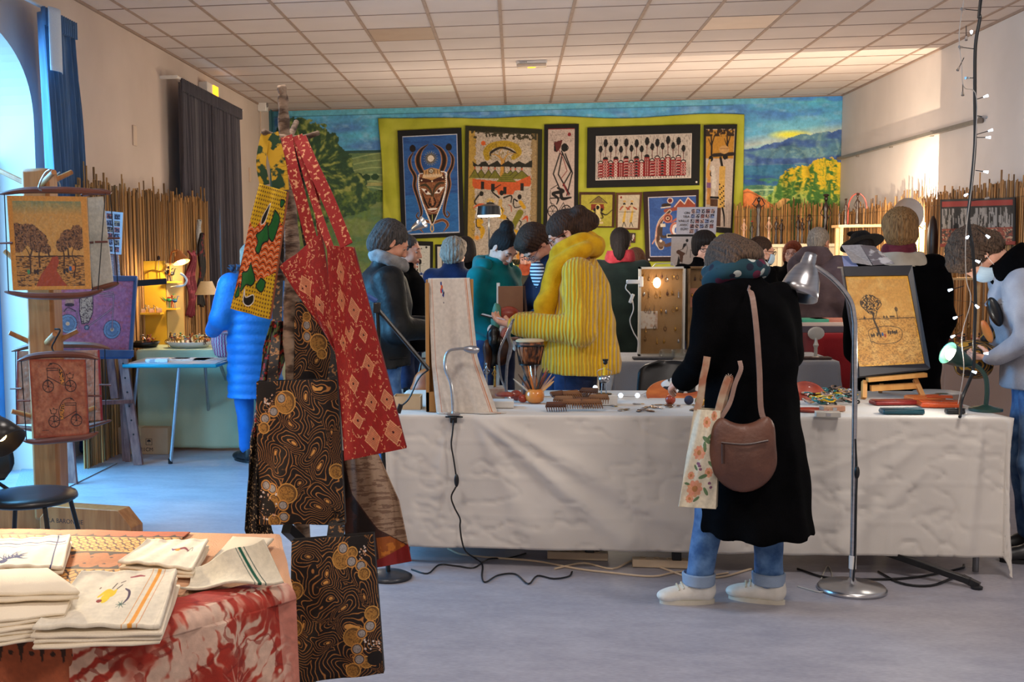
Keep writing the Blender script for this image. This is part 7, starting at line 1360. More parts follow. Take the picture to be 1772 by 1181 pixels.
st=[c0+Vector((-.10,.01,.12)),atY(1262,700,yb+.02),atY(1272,665,yb+.03),atY(1282,640,yb+.05),atY(1280,625,yb+.07)];B=MB();sp=cr(st,6);[B.beam(sp[i],sp[i+1],.018,.004,up=(0,1,.1)) for i in range(len(sp)-1)];B.build('handle',MATS['taupe_leather'],t)
c=CV(155,275,345,730,110,(214,204,180));rn2=random.Random(6)
for x,y,r in ((225,640,42),(195,580,20),(222,470,34),(250,330,26),(300,300,24),(205,690,20),(290,560,24),(310,480,16)):
    for k in range(9):a=2*PI*k/9;c.disc(x+r*.6*math.cos(a),y+r*.6*math.sin(a),r*.42,(216,140+6*(k%3),112),r*.3,a,.9)
    c.disc(x,y,r*.35,(176,120,70));
for x,y,L,an in ((260,410,30,.5),(285,390,26,-.4),(250,440,24,1.4),(300,520,22,.6),(260,580,26,-.3),(215,540,16,.9),(285,650,22,1.0),(240,690,20,-.6),(180,620,16,.2),(320,400,18,.9)):c.disc(x,y,L,(96,122,84),L*.38,an)
for x,y in ((232,530),(240,545),(225,520),(300,610),(310,630)):c.disc(x,y,9,(130,84,110),7)
c.grain(.06,.1);fb=fromcrop(1110,600,2.568);q=[atY(*fb(*k),4.87) for k in ((235,278),(350,285),(330,722),(165,712))]
t=thing('floral_tote','cream tote bag printed with pink flowers and leaves, held beside the coat','bag',(q[3]+q[2])/2);sheet('front_panel',c,quadfn(*q,bulge=lambda u,v:-.03*np.sin(PI*u)*np.sin(PI*np.minimum(v+.12,1))+.004*np.sin(17*u+6*v)),PAINT,t,solid=.003)
qb=[p+Vector((.015,.05,0)) for p in q];tl=mat('tote_lining',(190,176,150),c2=(200,186,160),scale=5);B=MB();B.add([tuple(v) for v in q+qb],[(4,7,6,5),(0,3,7,4),(1,5,6,2),(3,2,6,7)]);B.build('back_panel',tl,t,smooth=False,solid=.003)
for pts in ([(245,285),(262,230),(272,150),(285,90),(292,45)],[(340,290),(355,230),(375,165),(388,135),(392,150),(372,215),(362,290)]):
    sp=cr([atY(*fb(*k),4.87+.03*i/5) for i,k in enumerate(pts)],5);B=MB();[B.beam(sp[i],sp[i+1],.028,.004,up=(0,1,.1)) for i in range(len(sp)-1)];B.build('handle',mat('tote_strap',(170,150,126),c2=(150,96,70),scale=16),t)

# what the masked visitor holds
for (px,py,r,an,m,lb) in ((1722,540,(.030,.03,.075),-.35,BLK,'glossy black carved piece held up by the masked visitor'),(1708,574,(.02,.018,.06),-.4,OAKW,'tan wooden piece held below the glossy black one')):
    p=atY(px,py,5.86);tag(MB().ball(p,r,16,12,Matrix.Rotation(an,3,'Y')).build('carved_piece',m),lb,'carving')
# ================================================================== the stall along the left wall
GC=fabric('pale_green_cloth',(176,190,158),(188,202,170),scale=2)
gx0,gx1,gy0,gy1,gz=-2.98,-1.95,8.82,10.5,.80
table('folding table under the pale green cloth along the reed screen',gx0,gx1,gy0,gy1,gz);cloth('tablecloth','pale green cloth falling to the floor from the figurine stall',gx0,gx1,gy0,gy1,gz,(.78,.2,.02,.45),GC,folds_=.022,flare=.04,res=.025,seed=5)
GZ=gz+.004
# white and black dishes crowded with wire figures
def dish(label,px,py,rx,ry,m,h=.05):
    p=atZ(px,py,GZ+.02);p.y=min(p.y,9.03);p.x=atY(px,py,p.y).x;t=thing('oval_dish',label,'dish',(p.x,p.y,GZ));B=MB();B.lathe([(.5,0),(.75,.004),(1,h),(.97,h),(.7,.012),(.01,.01)],(0,0,0),32);V=B.v[0];V[:,0]=V[:,0]*rx+p.x;V[:,1]=V[:,1]*ry+p.y;V[:,2]+=GZ;B.build('bowl',m,t,smooth=True);return p
WGL=mat('white_enamel',(206,204,192),rough=.3,c2=(214,212,200),scale=6)
p=dish('long white oval dish crammed with wire figures',328,592,.20,.13,WGL);scatter(26,lambda a,b:(p.x+.16*(2*a-1),p.y+.09*(2*b-1)),GZ+.03,.05,.10,'one of the little wire figures standing in the long white dish','figures in the white dish',kinds=(1,4,0,3),mats=[GOLD,SILV,ORG,REDW,DKW,GRN],mind=.022)
p=dish('black oval dish with metal trinkets beside the white one',250,597,.13,.10,BLK);scatter(9,lambda a,b:(p.x+.1*(2*a-1),p.y+.07*(2*b-1)),GZ+.03,.05,.09,'one of the little metal trinkets in the black dish','trinkets in the black dish',kinds=(4,0,3),mats=[SILV,ORG,GOLD,REDW],mind=.028)
scatter(40,lambda a,b:(-2.6+.64*a,9.2+1.0*b),GZ,.07,.15,'one of the bright figures standing on the pale green stall','figures on the pale green stall',kinds=(1,4,0,3),mats=[ORG,GOLD,REDW,DKW,GRN,SILV,DW],mind=.05)
a,b,c_=[atZ(x,y,GZ) for x,y in ((286,583),(292,601),(306,600))];tag(MB().tube([a+Vector((0,0,.05)),b,c_],.004,5,closed=True).build('wire_triangle',SILV),'bent silver wire triangle hanging at the table edge by the white dish','ornament')
# display screen with ledges; the lamp's yellow light is put into the board colour
YW=mat('yellow_lit_board',(226,176,40),rough=.6,c2=(236,190,56),scale=3);ys=9.34;x0,x1,x2=atY(250,520,ys).x,atY(287,520,ys).x,atY(311,520,ys+.1).x;z0,z1=GZ,atY(262,452,ys).z
t=thing('display_screen','two-panel yellow-lit display screen with ledges of small figures under the orange lamp','screen',(x1,ys,GZ));MB().bx(x0,x1,ys,ys+.015,z0,z1).build('panel',YW,t);MB().beam((x1,ys+.008,(z0+z1)/2-.01),(x2,ys+.19,(z0+z1)/2-.01),.015,z1-z0-.02).build('panel',mat('ochre_board',(170,140,80),rough=.6,c2=(182,152,90),scale=3),t)
zl1,zl2=atY(262,541,ys-.04).z,atY(262,490,ys).z;MB().bx(x0-.03,x1-.02,ys-.10,ys,zl1-.015,zl1).build('ledge',YW,t);MB().bx(x1+.01,x2+.01,ys-.05,ys+.08,zl1+.02,zl1+.034).build('ledge',YW,t);MB().bx(x1+.01,x2+.03,ys-.05,ys+.08,zl2,zl2+.012).build('ledge',YW,t)
def row(n,xa,xb,y,z,s0,s1,lb,gr,kinds,mats):
    f=None
    for i in range(n):
        s=rnd.uniform(s0,s1);t_=trinket(kinds[i%len(kinds)],(xa+(xb-xa)*(i+.5)/n,y,z),s,lb,gr,mats[i%len(mats)],mats[(i+1)%len(mats)],rnd.uniform(-.5,.5))
row(7,x0-.01,x1-.03,ys-.05,zl1,.05,.07,'tiny pale figure standing on the yellow ledge','figures on the yellow ledge',(2,4,4),[PAL,SILV,WGL]);row(3,x1+.02,x2,ys+.0,zl1+.035,.10,.15,'coloured bird figure on the inner ochre ledge','birds on the ochre ledge',(3,4,3),[GRN,REDW,BLU]);row(2,x1+.02,x2-.02,ys+.0,zl2+.013,.11,.13,'dark figure on the top ochre ledge','dark figures on the top ledge',(4,3),[DW,BLK])
q=atY(268,470,ys-.02);t=thing('wire_table','wire antelope table silhouette on the face of the yellow screen','ornament',(q.x,ys-.01,q.z-.05));MB().tube(cr([q+Vector((-.09,0,-.02)),q+Vector((-.02,0,.01)),q+Vector((.06,0,0)),q+Vector((.10,0,.04)),q+Vector((.08,0,.07))],5),.005,6).tube([q+Vector((-.06,0,-.01)),q+Vector((-.06,0,-.06))],.004,5).tube([q+Vector((.04,0,0)),q+Vector((.04,0,-.06))],.004,5).build('body',GOLD,t);MB().tube([q+Vector((.03,0,.01)),q+Vector((.035,0,.10))],.003,5).ball(q+Vector((.035,0,.11)),(.014,.006,.02)).build('stem',DW,t)
# orange clip lamp above, shining down
h=atY(313,452,9.22);t=thing('clip_lamp','orange clip lamp shining over the yellow display screen','lamp',(h.x,9.2,GZ));OE=mat('orange_enamel',(196,112,48),rough=.35,c2=(206,122,56),scale=5);MB().lathe([(.010,0),(.028,.005),(.032,.03),(.05,.055),(.07,.1),(.066,.1),(.03,.04)],h+Vector((-.02,0,.08)),24,(.35,-.25,-1)).build('shade',OE,t);MB().ball(h+Vector((.01,-.02,-.0)),(.035,.035,.02)).build('bulb',MATS['bulb_white'],t);MB().tube(cr([h+Vector((-.02,0,.09)),h+Vector((-.09,.03,.06)),h+Vector((-.12,.08,-.1)),Vector((x1-.0,ys+.03,z1-.1))],6),.008,6).build('arm',OE,t);MB().tube([(x1-.0,ys+.03,GZ),(x1-.0,ys+.03,z1-.09)],.008,6).build('pole',OE,t)
point_light('orange_clip_light',h+Vector((.03,-.06,-.04)),16,(1,.74,.40),.03)
shade_lamp('cream-shaded table lamp among the figures before the dark curtains',357,487,510,10.1,GZ,(170,148,118),.0,.105,pw=.5)
# white hooked lamp arm, black pole across the picture frame
a,b=atY(300,476,8.9),atY(322,492,8.9);t=thing('white_lamp_arm','white crook-shaped lamp arm sticking out past the yellow screen','cane',(a.x,8.92,GZ));MB().tube(cr([atY(*k,8.92) for k in ((312,474),(319,478),(323,486),(318,494),(306,496))],5)+[atY(296,498,9.2)],.009,7).build('handle',WP,t)
# ---- teal folding table with brochures
tz=.76;c4=[atZ(*k,tz) for k in ((232,640),(265,642))];tx0,tx1,ty0,ty1=-2.86,-2.15,8.12,8.66;tm_=mat('teal_edge',(0,130,150),rough=.4,c2=(10,142,162),scale=6);t=thing('camping_table','low teal-edged folding table with aluminium legs and brochures','table',((tx0+tx1)/2,(ty0+ty1)/2,0));MB().bx(tx0,tx1,ty0,ty1,tz-.03,tz-.004).build('edge',tm_,t,bevel=.008);MB().bx(tx0+.02,tx1-.02,ty0+.02,ty1-.02,tz-.006,tz).build('tabletop',mat('grey_laminate',(150,165,175),rough=.35,c2=(160,175,185),scale=3),t)
AL=mat('aluminium',(185,190,196),rough=.3,metal=.85,c2=(165,170,176),scale=8)
for (xa,ya,xb,yb_) in ((tx0+.42,ty0+.03,*atZ(295,803,0)[:2]),(tx0+.10,ty0+.06,*atZ(222,790,0)[:2]),(tx1-.15,ty1-.3,*atZ(365,768,0)[:2]),(tx1-.05,ty0+.3,*atZ(418,735,0)[:2])):
    l=MB().tube([(xa,ya,tz-.03),(xb,yb_,.0)],.013,8).build('leg',AL,t);d=Vector((xb-xa,yb_-ya,-tz));MB().tube([Vector((xb,yb_,.04))-d*.0,(xb,yb_,0)],.017,8).build('foot',BLK,l)
for i,(px,py,w,d_,an,c_,c2_,lb) in enumerate([(272,627,.16,.11,.2,(150,160,175),(210,215,220),'small stack of pale leaflets at the teal table corner'),(330,622,.3,.2,-.1,(205,205,205),(150,145,150),'open printed brochure on the teal table'),(385,622,.25,.2,.15,(190,186,180),(120,116,120),'printed sheet near the blue coat on the teal table'),(310,618,.24,.12,.05,(214,200,190),(180,150,140),'pinkish sheet at the back of the teal table')]):
    q=atZ(px,py,tz);q.x=min(max(q.x,tx0+.13),tx1-.14);q.y=min(max(q.y,ty0+.12),ty1-.12);tag(MB().box((q.x,q.y,tz+.0015+(.012 if i==0 else 0)),(w,d_,.003 if i else .024),Matrix.Rotation(an,3,'Z')).build('leaflet',mat('brochure%d'%i,c_,c2=c2_,scale=26,contrast=(.45,.55))),lb,'leaflet')
# cardboard box below with its print
q0,q1=atZ(186,792,0),atZ(290,792,0);yb_=8.62;x0,x1=atY(186,760,yb_).x,atY(290,760,yb_).x;zt=atY(240,741,yb_).z;CB=mat('cardboard',(176,146,112),rough=.85,c2=(188,158,124),scale=5,bump=.1,bscale=120);t=thing('cardboard_box','brown cardboard carton with black print under the green cloth','box',((x0+x1)/2,yb_+.06,0));MB().bx(x0,x1,yb_,yb_+.12,0,zt).build('body',CB,t,bevel=.004);MB().bx((x0+x1)/2-.03,(x0+x1)/2+.03,yb_-.002,yb_+.122,zt-.06,zt+.002).build('tape',mat('brown_tape',(196,164,120),rough=.3,c2=(206,174,130),scale=8),t)
B=MB();B.text('AS   X 21CM',(x0+.14,yb_-.002,.025),(1,0,0),(0,0,1),.042,.0008)
for k in range(5):B.box((x0+.045,yb_-.0015,zt-.045-k*.022),(.02,.001,.010));B.box((x0+.078,yb_-.0015,zt-.045-k*.022),(.026,.001,.006))
for xx in (x0+.19,x0+.335): # umbrella and arrow pictograms
    for (cx,cz,w,h_) in ((xx,.075,.048,.003),(xx,.123,.048,.003),(xx-.024,.099,.003,.05),(xx+.024,.099,.003,.05)):B.box((cx,yb_-.0015,cz),(w,.001,h_))
    B.prism([(-.016,0),(-.012,.012),(0,.018),(.012,.012),(.016,0)],(xx,yb_-.001,.10),(1,0,0),(0,0,1),.001);B.box((xx,yb_-.0015,.092),(.002,.001,.02))
B.build('print',mat('black_print',(36,32,36)),t,smooth=False)
# ---- purple bicycle picture on a wooden easel
fp=fromcrop(0,260,3.108);yp=8.02;c=CV(190,690,728,1112,230,(176,118,158));nz=fbm(c.X/22,c.Y/16,4,4);c.put(np.clip((nz-.5)*5,0,1)*.7,(196,142,178));c.put(np.clip((.42-nz)*6,0,1)*.6,(196,110,110));c.put(np.clip((fbm(c.X/60,c.Y/60,8)-.5)*4,0,1)*.5,(156,122,184));LBL,DBL,INKP=(120,165,205),(60,90,140),(54,44,66)
for x,y,r in ((355,937,52),(606,968,52),(460,957,15)):c.disc(x,y,r,INKP);c.disc(x,y,r-3,LBL);c.disc(x,y,r*.72,INKP);c.disc(x,y,r*.72-2,LBL);c.disc(x,y,r*.2,(226,200,160))
for k in range(24):
    for x,y in ((355,937),(606,968)):a=2*PI*k/24;c.line([(x+14*math.cos(a),y+14*math.sin(a)),(x+34*math.cos(a),y+34*math.sin(a))],1.5,DBL,smooth=False)
for pts,w in (([(606,965),(604,780),(500,770)],8),([(470,950),(600,855)],8),([(540,770),(600,765),(600,790),(550,788)],5),([(300,890),(340,860),(400,870),(420,960)],6)):c.line(pts,w,INKP,smooth=False);c.line(pts,w*.45,(206,180,200),smooth=False)
c.poly([(412,785),(490,780),(492,880),(470,935),(430,940),(415,880)],INKP);c.poly([(418,790),(485,785),(487,878),(466,930),(434,934),(420,880)],(196,186,170));c.put(c.inpoly([(418,790),(485,785),(487,878),(466,930),(434,934),(420,880)])*(fbm(c.X/7,c.Y/5,3)>.55),(90,74,80));c.disc(363,820,24,(190,160,150));c.disc(363,835,26,INKP,10);c.line([(335,870),(355,850),(395,868)],5,INKP);c.grain(.14,.1)
q=[atY(*fp(*k),y_) for k,y_ in (((190,688),7.1),((728,690),7.95),((698,1108),7.9),((190,1108),7.05))];t=thing('bicycle_picture','large purple relief picture of a bicycle in a blue frame on the easel','picture',(q[2]+q[3])/2);sheet('canvas',c,quadfn(*q),paint_mat('embossed_paper',rough=.5,bump=.5,bscale=45),t,solid=.01);BF=mat('blue_frame',(52,84,128),rough=.5,c2=(62,96,142),scale=8)
for i in range(4):a,b=q[i],q[(i+1)%4];d=(b-a).normalized();MB().beam(a-d*.012+Vector((0,-.008,0)),b+d*.012+Vector((0,-.008,0)),.035,.03,up=(0,1,0)).build('frame_bar',BF,t,bevel=.003)
EW=mat('easel_wood',(110,76,74),rough=.6,c2=(150,108,98),scale=10,stretch=(4,4,1));e=thing('easel','old perforated wooden easel carrying the purple bicycle picture','easel',(-2.9,8.15,0));yl=8.14;f=atZ(240,805,0)
l=MB().beam(atY(204,560,yl),(f.x,f.y,.0),.07,.03,up=(0,1,0)).build('leg',EW,e,bevel=.003);B=MB();a=atY(204,560,yl);d=Vector((f.x,f.y,0))-a
for k in range(6):B.ball(a+d*(.28+.1*k)+Vector((0,-.017,0)),(.007,.003,.007),8,5)
B.build('peg_hole',BLK,l);MB().beam(atY(100,560,7.35),(-3.0,7.45,0),.07,.03,up=(0,1,0)).build('leg',EW,e,bevel=.003);MB().beam(atY(190,612,yl+.05),atY(199,690,yl+.05),.06,.03,up=(0,1,0)).build('leg',EW,e,bevel=.003);MB().beam(atY(110,700,7.4),atY(226,695,yl),.05,.03,up=(0,0,1)).build('crossbar',EW,e,bevel=.003);MB().beam(atY(90,612,7.12),atY(228,612,7.86),.04,.05).build('ledge',BF,e,bevel=.003)
MB().beam(atY(216,492,yl+.1),atY(288,487,yl+.3),.03,.045).build('clamp_arm',BLK,e,bevel=.008);MB().beam((-2.9,8.3,0),atY(207,500,yl+.05),.04,.03).build('rear_leg',EW,e)
# photo sheet pinned on the reed screen, hung cloths and masks
c=CV(0,0,34,72,60,(196,214,230));
for j in range(6):
    for i in range(2):x,y=4+i*14,4+j*11;c.rect(x,y,x+11,y+9,(60,54,70));c.put(((c.X>x)&(c.X<x+11)&(c.Y>y)&(c.Y<y+9))*(fbm(c.X/2.2,c.Y/2.2,i+j*3)>.52),[(190,110,100),(120,140,170),(170,150,120)][(i+j)%3])
q=[atY(*k,8.3) for k in ((181,365),(213,368),(210,441),(183,439))];ph=tag(sheet('photo_sheet',c,quadfn(*q),MATS['printed_card'],solid=.006),'pale blue sheet of small photos standing over the purple picture','poster');pb=MB().beam((q[3]+q[2])/2+Vector((0,.03,.3)),(q[3].x+.08,8.33,.0),.03,.02).build('back_post',EW,ph);
q=[atY(*k,8.34) for k in ((188,441),(205,441),(209,486),(196,486))];tag(sheet('knotted_lace',CV(0,0,17,45,20,(190,184,186)).grain(.3,.6),quadfn(*q),PAINT,solid=.008),'strip of grey-white lace below the sheet of photos','cloth')
def hung(lb,pts,Y,w,m,nm='hung_cloth',cat='cloth',am=.01):
    P3=cr([atY(*k,Y) for k in pts],6);n=len(P3)-1;ax=np.array([list(p) for p in P3])
    def fn(u,v):
        t_=v*n;c_=[np.interp(t_,np.arange(n+1),ax[:,i]) for i in range(3)];ww=w*(.75+.25*np.sin(9*v+len(lb))+.3*(v>.9)*(v-.9)*10);return c_[0]+(u-.5)*2*ww*.55,c_[1]+(u-.5)*2*ww*1.1+.012*np.sin(6*v),c_[2]+.012*np.sin(7*u+1)+.0*v
    def fn2(u,v):P=fn(u,v);return P[0]+.014*np.sin(19*u+4*v),P[1],P[2]
    return tag(grid_obj(nm,26,40,fn2,m,solid=.005),lb,cat)
hung('black and green patterned scarf hung on the reed screen',[(311,378),(308,395),(313,415),(309,438)],10.55,.028,mat('leaf_scarf',(16,20,18),c2=(50,110,80),scale=22,contrast=(.5,.56)))
hung('grey and white cloth hung highest by the dark curtain',[(345,382),(343,400),(346,425),(343,440)],11.0,.026,mat('grey_print',(30,32,38),c2=(150,156,168),scale=22,contrast=(.5,.56)));hung('dark cloth with red print falling behind the lamp shade',[(350,405),(346,430),(350,470),(346,500),(350,530)],10.85,.034,mat('dark_red_print',(20,14,16),c2=(110,24,34),scale=16,contrast=(.55,.62)))
hung('plum red printed cloth hanging beside the ochre panel',[(330,436),(334,450),(328,480),(334,510),(330,548)],10.6,.052,mat('plum_print',(104,20,40),c2=(150,60,74),scale=14,contrast=(.5,.58)))
# woven basket on the arm of the blue coat
p=atY(393,594,8.72);t=thing('woven_basket','round woven basket with a white rim held by the blue coat visitor','basket',(p.x,8.72,p.z-.12));BK=mat('basket_weave',(196,180,184),rough=.8,c2=(176,70,130),scale=14,wave=3,stretch=(1,1,3),bump=.6,contrast=(.55,.7));MB().lathe([(.05,-.12),(.10,-.09),(.125,0),(.12,.08),(.11,.08),(.115,0),(.09,-.08),(.02,-.10)],p,28).build('body',BK,t,smooth=True);MB().tube([(p.x+.118*math.cos(a),8.72+.118*math.sin(a),p.z+.085) for a in [2*PI*i/28 for i in range(28)]],.011,8,closed=True).build('rim',mat('basket_rim',(206,190,186),c2=(180,120,150),scale=40),t);MB().tube(cr([p+Vector((-.115,0,.085)),p+Vector((-.08,0,.19)),p+Vector((.02,0,.25)),p+Vector((.10,0,.18)),p+Vector((.115,0,.085))],6),.012,8).build('handle',MATS['basket_rim'],t)
# ================================================================== oak display post with hanging pictures
OAK=mat('oak',(158,96,44),rough=.5,c2=(182,120,64),scale=5,stretch=(7,7,.6),bump=.15);BARW=mat('red_brown_bar',(94,48,30),rough=.4,c2=(120,66,42),scale=8,stretch=(1,4,4));px0,px1,py0,py1=-2.705,-2.545,6.13,6.28
t=thing('display_post','tall square oak post with dowel pegs holding hanging pictures','display stand',(-2.625,6.2,0));MB().bx(px0,px1,py0,py1,.06,2.035).build('post',OAK,t,bevel=.02)
def peg(a,b):MB().tube([a,b],[.017,.014],10).build('peg',OAK,t)
cx=-2.625
peg((cx,6.2,1.92),atY(0,296,6.3));peg((cx,6.18,1.93),atY(124,298,6.35));peg((cx,6.2,1.94),atY(93,298,5.86));peg((cx,6.2,1.03),atY(16,576,6.1));peg((cx,6.2,1.04),atY(134,573,6.3));peg((cx,6.2,1.06),atY(95,578,5.8));peg((cx,6.2,.62),atY(20,712,6.1));peg((cx,6.2,.60),atY(165,706,6.4));peg((cx,6.2,1.4),atY(8,435,6.2))
bq=[(-2.1,5.90),(-2.1,6.07)];B=MB();prof=[(0,0),(.0,.10),(.06,.17),(.50,.17),(.58,.08),(.58,0),(.46,0),(.43,.035),(.10,.035),(.06,0)]
B.prism([(x,z) for x,z in prof],(-2.63,6.04,0),(.98,-.2,0),(0,0,1),-.12);B.build('base',OAK,t,bevel=.004);B=MB();B.prism([(x-.62,z) for x,z in [(0,0),(.0,.08),(.08,.17),(.62,.17),(.62,0)]],(-2.6,6.2,0),(.96,.1,0),(0,0,1),-.12);B.build('base',OAK,t,bevel=.004);B=MB();B.text('LA BARONNIE',Vector((-2.63,6.04,0))+Vector((.98,-.2,0))*.15+Vector((-.03,-.128+.0,.115))*1.0,(.98,-.2,0),(0,0,1),.034,.001);B.build('lettering',mat('black_print',(36,32,36)),t,smooth=False)
def hanging(label,cv,corners,Y,top,bot,m=None,side=None,hook=None,name='hanging_picture',back=None):
    q=[atY(*k,Y) for k in corners];tt_=thing(name,label,'picture',(q[2]+q[3])/2);sheet('canvas',cv,quadfn(*q),m or MATS['embossed_paper'],tt_,solid=.012)
    for pts,nm in ((top,'top_bar'),(bot,'bottom_bar')):
        P3=cr([atY(x,y,Y-.0) for x,y in pts],6);n=len(P3);MB().tube(P3,[.005+.014*math.sin(PI*i/(n-1))**.5 for i in range(n)],8).build(nm,BARW,tt_)
    for i in (0,-1):
        a,b=atY(*top[i],Y-.01),atY(*bot[i],Y-.01);k=.92 if i==0 else .9;ca=(atY(*top[0],Y-.01)+atY(*top[-1],Y-.01))/2;cb=(atY(*bot[0],Y-.01)+atY(*bot[-1],Y-.01))/2;MB().tube([ca+(a-ca)*k,cb+(b-cb)*k],.003,5).build('cord',BLK,tt_);mp=(ca+(a-ca)*k+cb+(b-cb)*k)/2;MB().tube([mp-Vector((.035,0,0)),mp+Vector((.035,0,0))],.006,6).build('toggle',BARW,tt_)
    if hook:MB().tube(cr([atY(x,y,yy) for x,y,yy in hook],6),.005,6).build('hook',SILV if hook[0][1]<400 else BLK,tt_)
    return tt_
c=CV(40,245,492,755,190,(206,140,62));c.rect(70,270,462,735,(196,142,72));g=((c.X>70)&(c.X<460)&(c.Y>272)&(c.Y<735));c.put(g*np.clip((345-c.Y)/70,0,1),(130,132,92));nz=fbm(c.X/20,c.Y/18,3,4);c.put(g*np.clip((nz-.5)*4,0,1)*.4,(214,166,96))
gr=g&(c.Y>568);c.put(gr*1.,(186,128,62));c.put(gr*(fbm(c.X/16,c.Y/4,9,3)>.54)*.8,(70,44,26));c.put(g&(np.abs(c.Y-570-4*nz)<3),(60,40,26))
for S_ in ([(85,470,60,80),(150,455,70,60),(200,490,60,60),(245,530,30,30)],[(430,470,50,70),(380,475,50,50),(340,510,35,40)]):
    bl=np.maximum.reduce([1-np.hypot((c.X-x)/rx,(c.Y-y)/ry) for x,y,rx,ry in S_])+.2*(fbm(c.X/9,c.Y/9,3,3)-.5);c.put(g*(bl>0),(110,72,44));c.put(g*(bl>0)*(fbm(c.X/6,c.Y/6,7,3)>.5),(146,100,62));c.put(g*(bl>0)*(fbm(c.X/7,c.Y/7,17,2)<.36),(56,36,24))
for pts in ([(150,660),(152,600),(145,550),(110,500)],[(150,580),(170,530)],[(205,630),(205,560),(225,510)],[(262,570),(258,535)],[(400,680),(410,620),(395,560),(420,500)],[(345,620),(348,560),(335,520)],[(375,580),(372,530)]):c.line(pts,[10,7,5,3][:len(pts)],(66,42,26))
c.poly([(178,735),(210,670),(260,610),(280,575),(310,572),(318,600),(300,650),(330,700),(360,735)],(160,66,36));
for x,y,cc in ((138,655,(70,130,80)),(175,655,(60,40,30)),(190,655,(60,40,30)),(345,655,(50,36,30)),(380,640,(50,90,140)),(398,638,(206,110,50)),(362,650,(50,36,30))):c.disc(x,y,8,cc,14)
c.grain(.1,.15);hanging('hanging picture of a red path between dark trees, upper tier of the post',c,[fp(38,245),fp(465,250),fp(492,748),fp(72,755)],5.9,[(0,336),(40,330),(95,329),(150,331),(192,335)],[(8,505),(50,512),(100,513),(150,510),(178,502)],hook=[(84,330,5.9),(68,328,5.88),(70,315,5.87),(78,300,5.87),(86,294,5.87)])
c=CV(0,0,50,165,40,(196,184,168)).grain(.08,.2);hanging('back of a second hanging picture, pale paper, turned beside the red path picture',c,[(152,342),(178,340),(196,488),(160,498)],6.25,[(140,338),(165,332),(193,334)],[(158,502),(180,498),(206,490)],hook=[(106,331,6.3),(103,318,6.3),(98,304,6.3),(104,298,6.3)])
c=CV(150,180,460,590,170,(160,92,62));nz=fbm(c.X/26,c.Y/26,5,4);c.put(np.clip((nz-.45)*4,0,1)*.6,(190,124,88));c.put(np.clip((.42-nz)*6,0,1)*.5,(130,56,30));ed=np.minimum.reduce([c.X-150,460-c.X,c.Y-180,590-c.Y]);c.put(np.clip((16-ed)/16,0,1)*.8,(146,50,24));I2=(42,26,22)
def bike(x0,y0,f):
    X_=lambda x:x0+f*x
    for wx in (0,125):
        c.line([(X_(wx)+30*math.cos(2*PI*i/20),y0+30*math.sin(2*PI*i/20)) for i in range(20)],4.5,I2,closed=True);c.disc(X_(wx),y0,5,I2)
        for k in range(6):a=2*PI*k/6+.3;c.line([(X_(wx),y0),(X_(wx)+29*math.cos(a),y0+29*math.sin(a))],2,I2,smooth=False)
    c.line([(X_(-25),y0-18),(X_(0),y0-35),(X_(28),y0-12)],4,I2)
    for pts in ([(0,0),(-2,-95),(60,-95),(62,-85),(0,-82)],[(0,-50),(80,-8),(125,0)],[(125,0),(122,-40)]):c.line([(X_(a),y0+b) for a,b in pts],4,I2,smooth=False)
    c.line([(X_(8),y0-108),(X_(30),y0-122),(X_(70),y0-108),(X_(95),y0-60),(X_(92),y0-12)],4,I2);c.poly([(X_(62),y0-95),(X_(82),y0-85),(X_(92),y0-40),(X_(86),y0-8),(X_(70),y0-12)],I2);c.put(c.inpoly([(X_(62),y0-95),(X_(82),y0-85),(X_(92),y0-40),(X_(86),y0-8),(X_(70),y0-12)])*(fbm(c.X/5,c.Y/5,2)>.5),(206,130,50));c.disc(X_(22),y0-118,7,I2,5);c.poly([(X_(100),y0-70),(X_(112),y0-62),(X_(125),y0-74),(X_(135),y0-55),(X_(148),y0-72),(X_(140),y0-40),(X_(112),y0-40)],I2);c.poly([(X_(108),y0-58),(X_(125),y0-66),(X_(140),y0-55),(X_(135),y0-44),(X_(114),y0-44)],(176,110,76))
bike(248,322,1);bike(395,508,-1);c.line([(200,552),(238,552)],2,I2);c.grain(.12,.12);f3=fromcrop(0,560,2.953)
hanging('hanging picture of two black cargo bicycles on rust ground, lower tier',c,[f3(150,182),f3(437,185),f3(456,568),f3(176,588)],5.8,[f3(92,192),f3(170,168),f3(290,158),f3(420,162),f3(505,182)],[f3(120,600),f3(200,605),f3(330,592),f3(440,580),f3(502,556)],hook=[(98,614,5.8),(90,602,5.8),(96,588,5.78),(104,572,5.78),(95,570,5.79)])
c=CV(0,0,150,130,70,(166,100,70));c.grain(.25,.1);c.rect(0,0,3,130,(150,30,30));c.rect(146,0,150,130,(150,30,30));hanging('rust-coloured hanging picture behind the two bicycles',c,[(30,608),(172,606),(178,728),(28,735)],6.42,[(20,608),(60,598),(110,597),(160,598),(190,604)],[(22,738),(80,745),(140,740),(192,728)])
